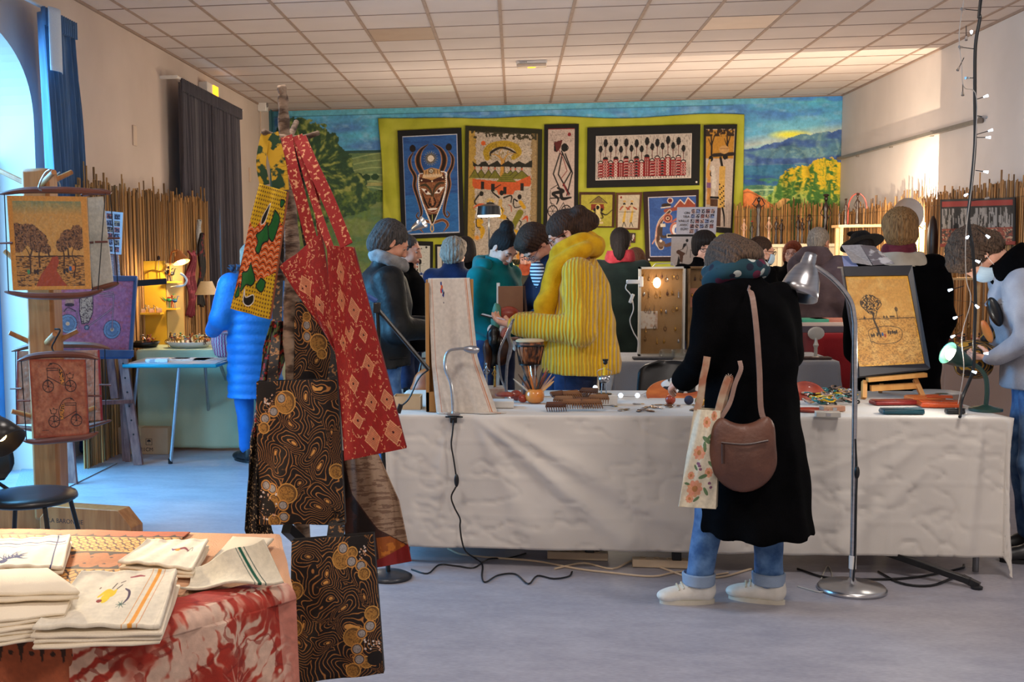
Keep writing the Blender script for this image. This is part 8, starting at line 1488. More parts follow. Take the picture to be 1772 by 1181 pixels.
# floor mat, dark bag, grey-blue bags, black chair, black lamp at the picture edge
pts=[atZ(*k,0) for k in ((40,806),(203,803),(108,850),(20,862))];B=MB();B.add([tuple(p) for p in pts]+[(p.x,p.y,.008) for p in pts],[(0,3,2,1),(4,5,6,7),(0,1,5,4),(1,2,6,5),(2,3,7,6),(3,0,4,7)]);tag(B.build('door_mat',mat('ribbed_mat',(110,116,124),rough=.95,c2=(146,150,156),scale=120),smooth=False),'grey floor mat lying inside the arched doorway','mat')
for i,(px,py,w,h,lb,m) in enumerate([(118,786,.055,.13,'grey-blue cloth bag standing behind the post, nearest the mat',JEANS),(140,782,.05,.12,'grey-blue cloth bag between two others behind the post',JEANSD),(168,778,.06,.14,'grey-blue cloth bag nearest the cardboard carton',JEANS)]):
    p=atZ(px,py+4,0);G=SDF((p.x-.25,p.y-.2,-.02),(p.x+.25,p.y+.2,.4),.012);G.ell((p.x,p.y,h*.6),(w*1.3,w,h*.8),k=.03);G.ell((p.x,p.y,.04),(w*1.5,w*1.2,.05),k=.03);G.cut(lambda X,Y,Z:.004-Z+0*X);folds(G,.010,40,i);G.cut(lambda X,Y,Z:.004-Z+0*X);tag(G.build('cloth_bag',m),lb,'bag')
G=SDF((-3.25,5.3,-.02),(-2.55,6.0,.85),.014);G.ell((-2.98,5.66,.34),(.15,.13,.36),k=.05);G.ell((-2.86,5.62,.12),(.14,.14,.14),k=.05);G.ell((-3.05,5.68,.6),(.12,.1,.12),k=.05);folds(G,.02,22,4);G.cut(lambda X,Y,Z:.004-Z+0*X);tag(G.build('black_bag',COAT),'big slumped black cloth bag beside the oak post','bag')
p=atZ(36,905,.45);chair('black plastic chair at the foot of the oak post',p.x-.16,4.95,math.radians(-90))
yl=3.55;h=atY(10,752,yl);t=thing('black_lamp','black spot lamp head lighting the folded towels','lamp',(h.x-.2,yl,.755));MB().lathe([(.02,0),(.035,.02),(.05,.06),(.062,.12),(.058,.12),(.03,.03)],h+Vector((-.06,0,.05)),24,(.65,-.25,-.55)).build('shade',BLK,t,smooth=True);MB().ball(h+Vector((-.01,-.02,0)),.02).build('bulb',MATS['warm_bulb'],t);MB().tube(cr([h+Vector((-.06,0,.05)),h+Vector((-.2,.03,.12)),h+Vector((-.25,.03,-.1)),(h.x-.25,yl,.76)],6),.01,8).build('stem',BLK,t);MB().lathe([(.09,0),(.09,.015),(.02,.025)],(h.x-.25,yl,.0),20).build('base',BLK,t);MB().tube([(h.x-.25,yl,.01),(h.x-.25,yl,.77)],.01,8).build('pole',BLK,t)
# ================================================================== front table with printed cloths and tea towels
FX0,FX1,FY0,FY1,FZ=-2.1,-.56,2.33,3.17,.75
PT=[(-2.1,3.17),(-2.1,2.33),(-.80,2.33),(-.545,2.66),(-.68,3.17)]
t=thing('folding_table','foreground folding table carrying the folded tea towels','table',(-1.4,2.75,0));ins=[(-1.4+(x+1.4)*.97,2.75+(y-2.75)*.95) for x,y in PT];MB().prism(ins,(0,0,FZ-.035),(1,0,0),(0,1,0),.028).build('tabletop',MATS['table_laminate'],t)
for x,y in ((-1.95,2.45),(-1.95,3.05),(-.9,2.5),(-.8,3.0)):MB().tube([(x,y,0),(x,y,FZ-.03)],.014,8).build('leg',MATS['steel_tube'],t)
def resamp(P,st,closed=True):
    P=[Vector((*p,0)) for p in P];out=[]
    for i in range(len(P) if closed else len(P)-1):
        a,b=P[i],P[(i+1)%len(P)];n=max(1,int((b-a).length/st));out+=[a+(b-a)*(k/n) for k in range(n)]
    return out if closed else out+[P[-1]]
per=resamp(PT,.03);n=len(per);cen=Vector((-1.4,2.75,0));V=[(cen.x,cen.y,FZ+.002)]+[(p.x,p.y,FZ+.002) for p in per];F=[(0,1+k,1+(k+1)%n) for k in range(n)]
for j in range(1,12):
    for k,p in enumerate(per):d=(per[(k+1)%n]-per[k-1]).normalized();o=Vector((d.y,-d.x,0));w=.012+.02*(j/11)+.012*(j/11)*math.sin(k*.7+j*.1);V.append((p.x+o.x*w,p.y+o.y*w,FZ-.002-.62*(j-1)/10))
for j in range(11):
    for k in range(n):a,b=1+j*n+k,1+j*n+(k+1)%n;F.append((a,b,b+n,a+n))
tag(link_mesh('tablecloth',V,F,fabric('peach_cloth',(190,142,106),(200,152,116),scale=2),smooth='auto',solid=.003),'plain peach-beige cloth over the foreground table','tablecloth')
ZF=FZ+.006
def overfn(x0,x1,yb,yf,z,drop,wob=.003):
    L=(yb-yf)+drop
    def fn(u,v):
        s=v*L;top=yb-yf;x=x0+(x1-x0)*u;r=.018;e=s-top;y=np.where(e<0,yb-s,yf-r*(1-np.exp(-np.maximum(e,0)/r))-.018-.01*np.sin(9*u+4));y=np.where(e<0,y+.0,y);zz=np.where(e<0,z,z-np.maximum(e,0));y=np.where((e<0),yb-s-.018*np.exp(e/.02),y)
        return x,y-wob*2*np.sin(14*u+3*v)*(e>0.02),zz+wob*np.abs(np.sin(7*u+13*v)*np.sin(5*u*3-9*v))*(e<0)
    return fn
# brown mud-dyed cloth: canvas 0..102 wide (cm), 0..140 down
c=CV(0,0,110,140,420,(148,74,42));DKB,OCH,TN=(52,30,20),(196,140,70),(158,92,48)
def teeth(y,up,n,h,x0=0,x1=110):
    w=(x1-x0)/n
    for i in range(n):x=x0+i*w;c.poly([(x,y),(x+w*.2,y+up*h*.45),(x+w*.34,y+up*h),(x+w*.48,y+up*h*.4),(x+w,y)],DKB)
c.rect(0,7,110,24,OCH)
for i in range(44):
    x=i*2.6
    for k in range(3):c.line([(x,8+k*5.3),(x+1.3,10.6+k*5.3),(x+2.6,8+k*5.3)],.5,DKB,smooth=False);c.line([(x,12.5+k*5),(x+1.3,10+k*5),(x+2.6,12.5+k*5)],.4,DKB,smooth=False);c.disc(x+1.3,13.1+k*5,.4,DKB)
teeth(7,-1,22,3);c.rect(0,6.4,110,7.4,DKB);c.rect(0,24,110,25.5,DKB);teeth(25,1,20,3.5);c.rect(0,25.5,110,40,TN);teeth(40,-1,20,3.5);c.rect(0,39.5,110,41,DKB)
for i in range(20):c.disc(3+i*5.5,29.8,.5,DKB);c.disc(3+i*5.5,35.6,.5,DKB)
teeth(25.2,1,20,3.2);teeth(40,-1,20,3.2);c.rect(0,41,110,84,OCH)
for i in range(44):
    x=i*2.6
    for k in range(8):c.line([(x,42+k*5.3),(x+1.3,44.6+k*5.3),(x+2.6,42+k*5.3)],.55,DKB,smooth=False);c.line([(x,46.5+k*5.3),(x+1.3,44+k*5.3),(x+2.6,46.5+k*5.3)],.45,DKB,smooth=False)
c.rect(0,84,110,86,DKB);teeth(86,1,22,6.5);teeth(118,-1,22,8)
for i in range(22):c.disc(4.2+i*5,90,.6,DKB);c.disc(3+i*5,115,.6,DKB)
c.rect(0,118,110,140,TN);c.grain(.10,1.2)
tag(sheet('mud_cloth',c,overfn(-1.98,-.925,3.155,FY0,ZF,.54),PAINT,solid=.003),'brown and ochre hand-printed cloth spread over the foreground table','cloth')
c=CV(0,0,34,6,90,(122,50,32));q=[atZ(*k,ZF+.006) for k in ((196,926),(333,924),(328,934),(180,936))];
# red and white tie-dye
c=CV(0,0,42,54,400,(158,44,28));w1=fbm(c.X/7,c.Y/7,3,4);w2=fbm(c.X/3,c.Y/3,8,3);ST=lambda cx,cy,an,rx,ry,fr:np.clip(1.2-np.hypot(((c.X-cx)*math.cos(an)+(c.Y-cy)*math.sin(an))/rx,(-(c.X-cx)*math.sin(an)+(c.Y-cy)*math.cos(an))/ry),0,1)*np.clip(.3+np.sin(((c.X-cx)*math.cos(an)+(c.Y-cy)*math.sin(an))*fr+11*w2)+(w1-.5)*7,0,1)
for a in ((22,14,-.3,12,6,2.4),(34,20,.9,8,5,2.6),(8,34,1.1,7,4,2),(22,30,.2,9,7,1.6),(36,34,1.3,8,4,2.4),(4,16,.9,6,5,2),(30,44,.5,9,7,1.6),(36,8,.2,6,4,3),(14,46,.1,10,5,2),(30,14,.5,7,5,2.2),(14,20,.4,5,4,2.2)):c.put(np.clip(ST(*a)*2.2,0,1)*.95,(208,178,158))
for cx,cy in ((21,40),(27,24),(9,26),(33,42)):
    for k in range(14):a=2*PI*k/14;c.line([(cx+.5*math.cos(a),cy+.5*math.sin(a)),(cx+4.5*math.cos(a),cy+4.5*math.sin(a))],[.5,.1],(206,150,130),smooth=False,a=.8)
c.put((np.abs(w1-.5)<.02)*.5,(120,28,18));c.put((c.X>38.5)*.55,(206,176,160));c.grain(.10,.9)
TP=resamp([(-.945,2.33),(-.80,2.33),(-.545,2.66)],.01,False);TX=np.array([p.x for p in TP]);TY=np.array([p.y for p in TP]);tn=len(TP);tl_=np.linspace(0,1,tn);nx_t=np.gradient(TY);ny_t=-np.gradient(TX);kk=np.ones(9)/9;nx_t=np.convolve(np.pad(nx_t,4,'edge'),kk,'valid');ny_t=np.convolve(np.pad(ny_t,4,'edge'),kk,'valid');nl=np.hypot(nx_t,ny_t);nx_t/=nl;ny_t/=nl
def tfn(u,v):
    L=.72;s=v*L-.13;X_=np.interp(u,tl_,TX);Y_=np.interp(u,tl_,TY);NX=np.interp(u,tl_,nx_t);NY=np.interp(u,tl_,ny_t);e=s;out=np.where(e<0,e*(.25+.75*u*0+.55*np.sin(PI*np.clip(u,0,.95))),.030*(1-np.exp(-np.maximum(e,0)/.01))+.035*np.maximum(e,0));out=out+.008*np.sin(11*u+4*v)*(e>.03)+.006*np.sin(27*u-6*v)*(e>.03)
    return X_+NX*(out+.004),Y_+NY*(out+.004),ZF+.003-np.maximum(e,0)+.003*np.abs(np.sin(16*u))*(e<0)
tag(sheet('tie_dye_cloth',c,tfn,PAINT,solid=.003),'red and white tie-dyed cloth over the corner of the foreground table','cloth')
# folded tea towels
def folded(label,corners,n,th,cv=None,z=ZF+.004,c_=(228,214,190),fan=.0,seed=1):
    r=random.Random(seed);base=[atZ(*k,z+n*th) for k in corners];cen=sum(base,Vector())/4;t=thing('tea_towel',label,'tea towel',(cen.x,cen.y,z));m=fabric('linen_towel_%d'%c_[0],c_,[k+8 for k in c_],scale=3,bump=.3,bscale=500)
    for i in range(n):
        q=[cen+(b-cen)*(1+.02*r.uniform(-1,1)+fan*(n-1-i))+Vector((r.uniform(-.004,.004),r.uniform(-.004,.004),0)) for b in base]
        if i==n-1 and cv is not None:break
        V=[];F=[];N_=9
        z0=z+i*th
        for lv,zz in ((0,z0+th*.08),(1,z0+th*.5),(2,z0+th*.92)):
            for k in range(4):
                a,b=q[k],q[(k+1)%4]
                for j in range(N_):p=a+(b-a)*(j/N_);o=(p-cen).normalized()*(.004 if lv==1 else 0);V.append((p.x+o.x,p.y+o.y,zz+.0012*math.sin(j*1.3+i*2+k)))
        M_=4*N_
        for lv in (0,1):
            for k in range(M_):F.append((lv*M_+k,lv*M_+(k+1)%M_,(lv+1)*M_+(k+1)%M_,(lv+1)*M_+k))
        F+=[tuple(range(M_-1,-1,-1)),tuple(2*M_+k for k in range(M_))];link_mesh('fold',V,F,m,t,smooth=True)
    if cv is not None:
        q=[b+Vector((0,0,-th*.5)) for b in base];sheet('top_fold',cv,quadfn(*q,bulge=lambda u,v:.003*np.sin(5*u+3*v)+.0015*np.sin(23*u+5*v)-.006*(np.maximum(np.abs(2*u-1),np.abs(2*v-1))**14)),MATS['linen_weave'],t,solid=th*.8)
    return t
CRE=(230,218,196)
c=CV(0,0,130,60,150,CRE);c.line([(0,8),(60,9),(125,12)],2,(50,60,110));c.line([(0,14),(60,15),(128,17)],1,(50,60,110));c.rect(108,0,110,60,(60,66,110));rn3=random.Random(1)
for k in range(26):a=rn3.uniform(-2.9,.1);x,y=38+rn3.uniform(-14,14),42;c.line([(x,y),(x+9*math.cos(a),y+8*math.sin(a)),(x+20*math.cos(a+.3),y+14*math.sin(a))],[2.2,1.4,.6],(40,50,104))
c.disc(24,46,8,(40,50,104),4);folded('folded cream tea towel with a dark blue embroidered coral, farthest at the edge',[(-6,934),(122,930),(108,980),(-22,984)],2,.012,c,seed=2)
c=CV(0,0,150,60,150,CRE);c.line([(84,22),(96,24),(108,20),(120,24)],[3,5,4,2],(130,50,60));c.disc(97,25,5,(206,140,40),3);c.line([(118,26),(124,16),(128,24)],1,(60,60,60));c.line([(80,20),(88,26)],2,(90,60,120));c.grain(.04,.2)
folded('folded cream tea towel with a small red bird, at the back of the table',[(254,934),(360,938),(332,984),(204,974)],3,.009,c,seed=3)
folded('small pale towel folded behind the green-striped one',[(405,928),(470,932),(430,975),(362,972)],2,.008,None,c_=(196,182,158),seed=4)
c=CV(0,0,215,100,260,(222,212,192));
for x,w,cc in ((150,1.2,(206,130,50)),(164,8,(226,150,50)),(176,1.2,(200,120,60)),(205,1,(200,190,170))):c.line([(x+14,0),(x,100)],w,cc)
c.line([(78,50),(88,40),(100,44),(104,36)],[4,9,11,3],(226,190,20));c.disc(92,52,8,(232,200,30),9);c.disc(84,58,5,(140,40,36),3);c.line([(95,34),(98,24)],2,(60,40,30));c.line([(104,34),(110,26)],2,(60,40,30))
c.line([(122,34),(134,42),(138,54),(134,64)],[2,4,4,2],(60,40,70))
for k in range(8):a=2*PI*k/8;c.line([(130,66),(130+9*math.cos(a),66+7*math.sin(a))],[1.6,.5],(70,100,90),smooth=False)
c.line([(118,10),(136,8),(150,11)],[2,4,2],(150,60,70));c.disc(68,30,2,(120,90,70));c.line([(105,22),(112,18)],1.5,(90,70,60));c.grain(.03,.2)
folded('large cream tea towel with a yellow mango bird and an orange stripe, nearest the front',[(140,990),(306,990),(276,1082),(56,1088)],4,.011,c,z=ZF+.004,seed=5)
folded('pile of plain cream tea towels fanned at the picture edge',[(-30,1010),(130,1018),(112,1058),(-40,1078)],6,.009,None,fan=.015,seed=6);folded('loosely folded cream towel with peaks on top of the fanned pile',[(-20,985),(86,982),(134,1020),(-25,1026)],2,.012,None,z=ZF+.062,seed=8)
# green striped towel, rising against the tree rack
c=CV(0,0,180,80,170,(214,204,182));
for x,w,cc in ((122,1.2,(20,50,50)),(130,6,(10,80,60)),(140,1.6,(20,50,50))):c.line([(x-8,0),(x+8,80)],w,cc)
c.grain(.05,.2);A_,B_,C_,D_=atZ(318,1000,ZF+.03),atZ(455,940,ZF+.16),atZ(487,1003,ZF+.06),atZ(312,1018,ZF+.02)
def gfn(u,v):
    P=quadfn(atZ(330,985,ZF+.02),atZ(455,932,ZF+.10),atZ(490,1006,ZF+.03),atZ(312,1018,ZF+.015),bulge=lambda u,v:.02*np.sin(PI*v)+.006*np.sin(9*u))(u,v);return P
tag(sheet('striped_towel',c,gfn,MATS['linen_weave'],solid=.006),'cream towel with dark green stripes rumpled against the bag tree','towel')
point_light('black_lamp_light',h+Vector((.10,-.12,.10)),66,(1,.80,.52),.04,spot=120,target=(-1.05,2.6,.75),blend=.8)
# ================================================================== birch bag tree
BK_=mat('birch_bark',(150,128,108),rough=.85,c2=(78,60,48),scale=16,stretch=(1,1,2.6),bump=1.,contrast=(.42,.6));YT=3.55
t=thing('bag_tree','peeled birch trunk with short branches used as a bag stand','stand',(-.72,YT,0));P3=[atY(*k,YT-(.06 if 300<k[1]<660 else 0)) for k in ((487,148),(490,175),(492,230),(498,300),(506,450),(503,560),(508,650),(515,760),(520,860))]+[Vector((-.66,YT,.08))]
MB().tube(cr(P3,5),[.017]*5+[.019]*10+[.025]*10+[.029]*30,12,caps=True).build('trunk',BK_,t,smooth=True) if False else MB().tube(cr(P3,5),[.013+.012*min(1,i/22)+.002*math.sin(i*1.7) for i in range(len(cr(P3,5)))],12).build('trunk',BK_,t,smooth=True)
for a,b,r in (((497,240,0),(456,228,-.12),.013),((497,240,0),(513,211,.1),.012),((498,240,0),(551,230,-.05),.011),((503,480,0),(440,472,-.14),.012),((503,480,0),(478,447,-.06),.010),((489,160,0),(483,150,-.03),.009)):A=atY(a[0],a[1],YT+a[2]);B_=atY(b[0],b[1],YT+b[2]);MB().tube(cr([A,(A+B_)/2+Vector((0,0,-.006)),B_],4),[r*(1-.3*i/8) for i in range(9)],9).build('branch',BK_,t,smooth=True)
for an in (.3,1.9,3.4,5.0):MB().beam((-.66,YT,.06),(-.66+.28*math.cos(an),YT+.24*math.sin(an),.02),.04,.04).build('foot',DKW,t)
MB().beam((-.66,YT-.01,.62),atY(496,915,YT-.14),.03,.03).build('brace',BLK,t)
def gold_pattern(c,seed,circles,centers):
    x,y=c.X,c.Y;wx=x+34*(fbm(x/60,y/60,seed,3)-.5)*2;wy=y+34*(fbm(x/60,y/60,seed+5,3)-.5)*2;best=np.full(x.shape,1e9);f=np.zeros(x.shape)
    for cx,cy,an,e in centers:
        ca,sa=math.cos(an),math.sin(an);dx,dy=wx-cx,wy-cy;u=dx*ca+dy*sa;v=-dx*sa+dy*ca;d=np.hypot(u/e,v*e)*(1+.25*np.sin(np.arctan2(v,u)+1));m=d<best;best=np.where(m,d,best);f=np.where(m,d,f)
    s=np.abs(((f/5.6)%1)-.5);px=(c.b[2]-c.b[0])/c.nx;c.put(np.clip((s-.37)/.07,0,1)*.9,(206,140,74));c.put((f<3.4),(220,160,84))
    for cx,cy,r,kind in circles:
        if kind=='d':
            c.disc(cx,cy,r+2,(214,160,80));c.disc(cx,cy,r,(110,78,40));c.disc(cx-r*.1,cy+r*.1,r*.85,(176,128,60));c.put((np.hypot(c.X-cx,c.Y-cy)<r*.8)*(vnoise(c.X/1.6,c.Y/1.6,5)>.6)*.6,(90,60,30))
        elif kind=='s':c.disc(cx,cy,r+2.4,(206,146,74));c.disc(cx,cy,r,(60,56,56));c.disc(cx,cy,r*.82,(170,166,164));c.put((np.hypot(c.X-cx,c.Y-cy)<r*.75)*(vnoise(c.X/1.4,c.Y/1.4,7)>.6)*.5,(110,106,104))
        elif kind=='k':c.disc(cx,cy,r,(18,12,12))
        elif kind=='w':
            rr=random.Random(seed+int(cx));
            for _ in range(int(r)):a_,b_=rr.uniform(-1,1),rr.uniform(-1,1);c.disc(cx+a_*r*.55,cy+b_*r*.8,rr.uniform(.7,2.2),(214,170,140) if rr.random()<.6 else (225,215,210))
    return c.grain(.06,.2)
def bag(label,cv,corners,Y,m,handle=None,bulge=.02,depth=.03,name='tote_bag',back=(24,16,15),group=None,hm=None):
    q=[atY(x,y,Y) if len(k)==2 else atY(x,y,k[2]) for k in corners for x,y in [k[:2]]];t=thing(name,label,'bag',(q[2]+q[3])/2)
    nrm=Vector(np.cross(np.array(q[1]-q[0]),np.array(q[3]-q[0]))).normalized();sg=1 if nrm.y<0 else -1
    bl=lambda u,v:sg*(bulge*np.sin(PI*u)**.7*np.sin(PI*np.clip(v,.0,1))**.7+.003*np.sin(13*u+5*v)+.004*np.sin(7*v+9*u))
    sheet('front_panel',cv,quadfn(*q,bulge=bl),m,t,solid=.002);off=Vector((0,depth,0));cb=CV(0,0,10,16,24,back);sheet('back_panel',cb,quadfn(*[p+off for p in q],bulge=lambda u,v:-sg*bulge*.5*np.sin(PI*u)*np.sin(PI*v)),m,t,solid=.002)
    B=MB();B.add([tuple(p) for p in q]+[tuple(p+off) for p in q],[(0,3,7,4),(1,5,6,2),(3,2,6,7)]);B.build('gusset',fabric('gusset_%d'%back[0],back),t,smooth=False)
    for pts,w in (handle or []):
        sp=cr([atY(*k) for k in pts],6);B=MB();[B.beam(sp[i],sp[i+1],w,.004,up=(0,1,.15)) for i in range(len(sp)-1)];B.build('handle',hm or m,t)
    return t
PB=paint_mat('printed_cotton',rough=.8,bump=.25,bscale=420)
NB=(24,15,15);cen1=[(440+a,655+b,c_,d) for a,b,c_,d in ((105,40,1.4,1.3),(60,75,.5,1.2),(125,20,.9,1.2),(95,125,2.3,1.35),(65,110,.3,1.3),(35,140,.9,1.2),(120,160,1.4,1.2),(80,185,.2,1.3),(130,215,.6,1.2),(60,60,2.,1.2),(30,35,0,1.),(110,240,0,1.1),(145,100,1.5,1.4),(20,190,.4,1.1))]
c=gold_pattern(CV(438,652,600,912,230,NB),3,[(458,668,20,'k'),(496,690,19,'d'),(488,683,8,'s'),(472,706,8,'s'),(455,718,8,'s'),(452,735,9,'d'),(590,815,12,'d'),(448,848,22,'k'),(466,845,8,'s'),(453,840,8,'s'),(495,853,17,'d'),(470,866,10,'d'),(486,875,8,'s'),(455,880,16,'k'),(486,897,8,'s'),(468,904,10,'d'),(455,875,36,'w'),(466,690,20,'w')],cen1)
bag('black tote with gold swirls and drops, upper of the pair on the bag tree',c,[(444,661),(583,657),(597,908),(449,908)],3.36,PB,[([(575,660,3.37),(580,600,3.42),(560,520,3.5),(535,430,3.58),(520,330,3.6),(510,250,3.6)],.03),([(470,662,3.37),(478,580,3.5),(482,480,3.6),(486,380,3.62),(490,246,3.62)],.03)],hm=mat('black_gold_strip',(22,15,14),c2=(150,104,56),scale=70,contrast=(.56,.62)))
c=gold_pattern(CV(500,920,668,1182,230,NB),9,[(635,935,20,'k'),(603,958,17,'d'),(624,949,9,'d'),(606,940,9,'s'),(622,965,9,'s'),(640,975,9,'s'),(644,950,16,'w'),(645,990,10,'d'),(508,1010,15,'d'),(507,1080,14,'d'),(655,1065,12,'d'),(650,1088,9,'s'),(618,1105,17,'d'),(634,1100,8,'s'),(624,1128,9,'s'),(652,1130,26,'w'),(640,1155,10,'d'),(627,1148,9,'s'),(615,1168,12,'d'),(655,1150,14,'k')],[(x+60,y+270,a,e) for x,y,a,e in cen1])
bag('black tote with gold swirls hanging lowest, overlapping the front table',c,[(505,937),(646,925),(664,1166),(503,1184)],3.28,PB,[([(580,932,3.29),(582,900,3.33),(570,860,3.42),(560,700,3.45)],.05)],hm=MATS['black_gold_strip'])
def scatter_marks(c,n,seed,col,inside=None):
    r=random.Random(seed);x0,y0,x1,y1=c.b
    for _ in range(n):
        x,y=r.uniform(x0,x1),r.uniform(y0,y1);a=r.choice((0.2,1.0,1.8,2.6))+r.uniform(-.2,.2);L=r.uniform(3,7);m=r.random();p=[(x,y),(x+L*math.cos(a),y+L*math.sin(a))]
        if m>.45:p.append((p[1][0]+L*.7*math.cos(a+1.7),p[1][1]+L*.7*math.sin(a+1.7)))
        sub=(np.abs(c.X-x)<14)&(np.abs(c.Y-y)<14)
        iy=np.where(sub.any(1))[0];ix=np.where(sub.any(0))[0]
        if len(iy) and len(ix):
            s=CV.__new__(CV);s.b=c.b;s.nx=c.nx;s.X=c.X[iy[0]:iy[-1]+1,ix[0]:ix[-1]+1];s.Y=c.Y[iy[0]:iy[-1]+1,ix[0]:ix[-1]+1];s.c=c.c[iy[0]:iy[-1]+1,ix[0]:ix[-1]+1];s.line(p,1.5,col,smooth=m>.7);c.c[iy[0]:iy[-1]+1,ix[0]:ix[-1]+1]=s.c
    return c
def hatch_diamonds(c,pts,col):
    for x,y,r in pts:D=(np.abs(c.X-x)+np.abs(c.Y-y)*.9)<r;c.put(D,(160,36,30));c.put(D*((((c.Y+c.X*.2)/2.6)%1)<.5),col);c.put((np.abs(np.abs(c.X-x)+np.abs(c.Y-y)*.9-r)<1.2),col);c.disc(x,y,2.6,(60,16,16))
    return c
RDC=(150,24,22);CRM2=(222,160,116)
c=scatter_marks(CV(540,395,706,800,260,RDC),420,4,CRM2);hatch_diamonds(c,[(605,445,22),(590,500,20),(645,520,22),(612,560,20),(655,630,20),(600,660,16),(640,700,18),(690,700,18),(625,770,22),(685,765,22),(575,580,14),(595,730,14),(660,570,14)],CRM2);c.disc(612,535,14,(146,22,26),24);c.disc(640,650,12,(146,22,26),18);c.grain(.1,.15)
straps_r=[([(600,425,3.28),(570,350,3.34),(540,285,3.40),(520,240,3.46)],.038),([(572,430,3.30),(548,360,3.37),(530,300,3.42),(512,236,3.47)],.022)]
RM=mat('red_print_strip',(146,24,22),rough=.85,c2=(216,150,108),scale=90,contrast=(.56,.6))
bag('long red tote with cream hatched print, reaching lowest of the red ones',c,[(566,425,3.30),(612,428,3.27),(703,776,3.22),(596,798,3.24)],3.26,PB,straps_r,back=(110,18,18),hm=RM,bulge=.012,depth=.02)
c=scatter_marks(CV(482,395,600,640,200,RDC),260,8,CRM2);hatch_diamonds(c,[(520,470,24),(545,520,18),(560,570,16),(505,470,10),(575,620,16)],CRM2);c.grain(.1,.15)
bag('folded red tote with cream hatched print flaring toward the birch trunk',c,[(484,462,3.36),(556,404,3.36),(592,640,3.27),(580,606,3.30)],3.34,PB,[([(540,420,3.36),(522,350,3.39),(506,290,3.42),(496,236,3.47)],.036),([(556,408,3.37),(545,330,3.42),(530,270,3.45),(518,234,3.48)],.02)],back=(110,18,18),hm=RM,bulge=.008,depth=.02)
# yellow, green and orange wax-print bag
c=CV(395,312,502,560,210,(214,172,20));c.put((((c.X%7)-3.5)**2+((c.Y%8)-4)**2)<4.5,(120,84,20));OR=(214,92,24);g=(c.Y>385+12*np.sin(c.X/9))&(c.Y<520-.5*(c.X-400));c.put(g,OR);sc=np.abs(np.sin(c.Y/4.2+1.6*np.abs(np.sin(c.X/6))));c.put(g*(sc<.22),(30,14,10));c.put(g*(sc>.93)*.7,(226,190,160))
GRF,KK=(10,96,34),(14,14,12)
for pts in ([(470,352),(490,365),(486,395),(478,412),(462,402),(458,390),(466,375)],[(455,380),(466,410),(452,420),(446,440),(434,436),(436,420),(424,408),(440,398)],[(428,462),(446,490),(440,505),(426,506),(414,522),(410,500),(406,486),(422,480)],[(462,486),(478,492),(472,512),(452,505)],[(404,508),(412,530),(400,535)],[(484,330),(498,330),(494,342),(486,342)]):c.poly([((x-2.2) if False else x,y) for x,y in pts],GRF,smooth=True);c.line([(x,y) for x,y in pts],2.6,KK,closed=True)
for pts in ([(448,345),(452,345),(446,378),(434,386),(432,372)],[(424,515),(430,530),(448,522),(452,535),(440,546),(426,540)]):c.poly(pts,KK,smooth=True);c.line(pts,2.2,(226,222,214),closed=True)
c.grain(.08,.2);YO=mat('wax_strip',(206,160,20),c2=(16,60,26),scale=30,contrast=(.5,.56));bag('yellow, green and orange wax-print bag hanging on the near branch',c,[(449,318),(497,332),(466,553),(399,534)],3.40,PB,[([(458,320,3.41),(452,280,3.42),(460,232,3.44)],.03),([(486,330,3.41),(482,290,3.42),(468,232,3.44)],.05)],back=(150,70,20),hm=YO,bulge=.014,depth=.03)
# black bag with gold discs behind, dark dotted cloth, brown and cream robe
c=gold_pattern(CV(505,520,592,665,110,NB),5,[(530,560,8,'s'),(531,580,8,'s'),(555,590,15,'d'),(530,545,7,'d'),(560,610,8,'d')],[(x-20,y-130,a,e) for x,y,a,e in cen1]);bag('black and gold bag half hidden between the trunk and the red totes',c,[(512,522),(578,530),(590,664),(508,664)],3.46,PB,None,bulge=.01)
c=CV(420,560,505,1012,130,(18,12,12));rr=random.Random(2)
c.put((c.Y<760)*(fbm(c.X/9,c.Y/5,5,3)>.56),(150,30,24));c.put((c.Y<700)*(fbm(c.X/6,c.Y/12,15,3)>.62),(90,110,60));c.put((c.Y>700)*(vnoise(c.X/2.6,c.Y/2.6,3)>.78),(196,170,130));c.put((c.Y>960)*(vnoise(c.X/3,c.Y/3,9)>.6),(150,150,110))
def dfn(u,v):
    L=np.interp(v,[0,.1,.3,.45,.6,.8,.9,1],[470,456,446,434,430,424,440,486]);R_=np.interp(v,[0,.1,.3,.45,.6,.8,.9,1],[505,500,470,462,455,470,488,500]);yy=556+452*v
    ax,az=RCAM,0;X_=L+(R_-L)*u;Y_=3.50+.012*np.sin(12*u+8*v)+.02*np.sin(5*v);d=np.stack([(X_-PCX)/FPX,(yy-PCY)/FPX,np.ones_like(X_)],-1)@RCAM;t_=Y_/d[...,1];return d[...,0]*t_,Y_,CAMZ+d[...,2]*t_
tag(sheet('dotted_sash',c,dfn,PB,solid=.004),'long black printed cloth with red and dotted patches hanging down the trunk','cloth')
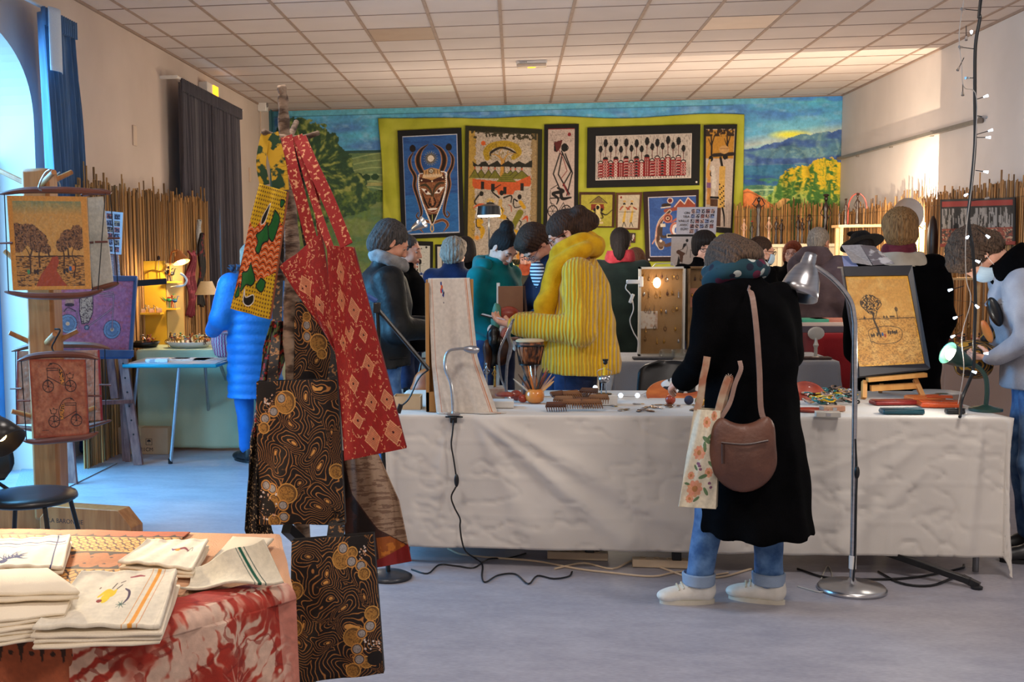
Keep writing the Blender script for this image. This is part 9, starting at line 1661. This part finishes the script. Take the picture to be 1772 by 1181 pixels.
c=CV(590,780,715,1000,150,(30,14,10));c.put(fbm(c.X/30,c.Y/40,3,3)>.5,(60,26,14));rob=c.X>np.interp(c.Y,[780,860,930,965],[596,612,660,712]);c.put(rob*(c.Y<975),(156,128,104));c.put(rob*(fbm(c.X/22,c.Y/3,5,4)>.56)*(c.Y<975)*.7,(104,74,56));c.put((c.Y>945+.0*c.X)*(c.X>655)*~rob*1.,(150,76,16));c.put((c.Y>958)*(c.X>660)*(fbm(c.X/8,c.Y/8,2)>.5)*~rob,(190,110,30));edge=np.abs(c.X-np.interp(c.Y,[780,860,930,965],[596,612,660,712]))<1.6;c.put(edge,(60,30,20));c.put(c.Y>np.interp(c.X,[590,660,715],[1000,984,966]),(130,20,18))
def rfn(u,v):
    L=np.interp(v,[0,.4,1],[590,594,600]);R_=np.interp(v,[0,.45,1],[652,690,712]);yy=780+(np.interp(v*0+u,[0,1],[992,972])-780)*v;X_=L+(R_-L)*u;Y_=3.62+.03*np.sin(7*u+1)+.012*np.sin(14*u+3*v);d=np.stack([(X_-PCX)/FPX,(yy-PCY)/FPX,np.ones_like(X_)],-1)@RCAM;t_=Y_/d[...,1];return d[...,0]*t_,Y_,CAMZ+d[...,2]*t_
tag(sheet('brown_robe',c,rfn,PB,solid=.004),'dark brown cloth with a cream crinkled panel and red hem on the bag tree','cloth')
# jointed black lamp stand whose round foot shows past the robe
b0=atZ(672,1000,0);t=thing('lamp_stand','black jointed lamp stand with a round foot beside the brown robe','lamp',(b0.x,b0.y,0));MB().lathe([(.11,0),(.115,.01),(.09,.022),(.02,.03)],b0,28).build('base',mat('grey_black_metal',(30,34,40),rough=.35,c2=(38,42,50),scale=6),t,smooth=True);pz=atY(652,533,b0.y);MB().tube([(b0.x,b0.y,.02),(pz.x,b0.y,pz.z)],.012,8).build('pole',BLK,t);MB().box(pz,(.035,.03,.05)).build('joint',BLK,t,bevel=.005);e_=atY(742,640,b0.y);MB().tube([pz,e_],.010,8).build('arm',BLK,t);MB().tube([pz+Vector((.0,0,.03)),pz+Vector((-.05,0,.06))],.012,8).build('arm',mat('blue_grip',(40,70,130),c2=(50,84,150),scale=8),t)
MB().tube(cr([e_,atY(725,655,b0.y),atY(708,690,b0.y),atY(692,705,b0.y)],5),.004,6).build('cord',BLK,t);MB().tube([atY(694,700,b0.y),atY(689,715,b0.y)],.012,8).build('switch',BLK,t)
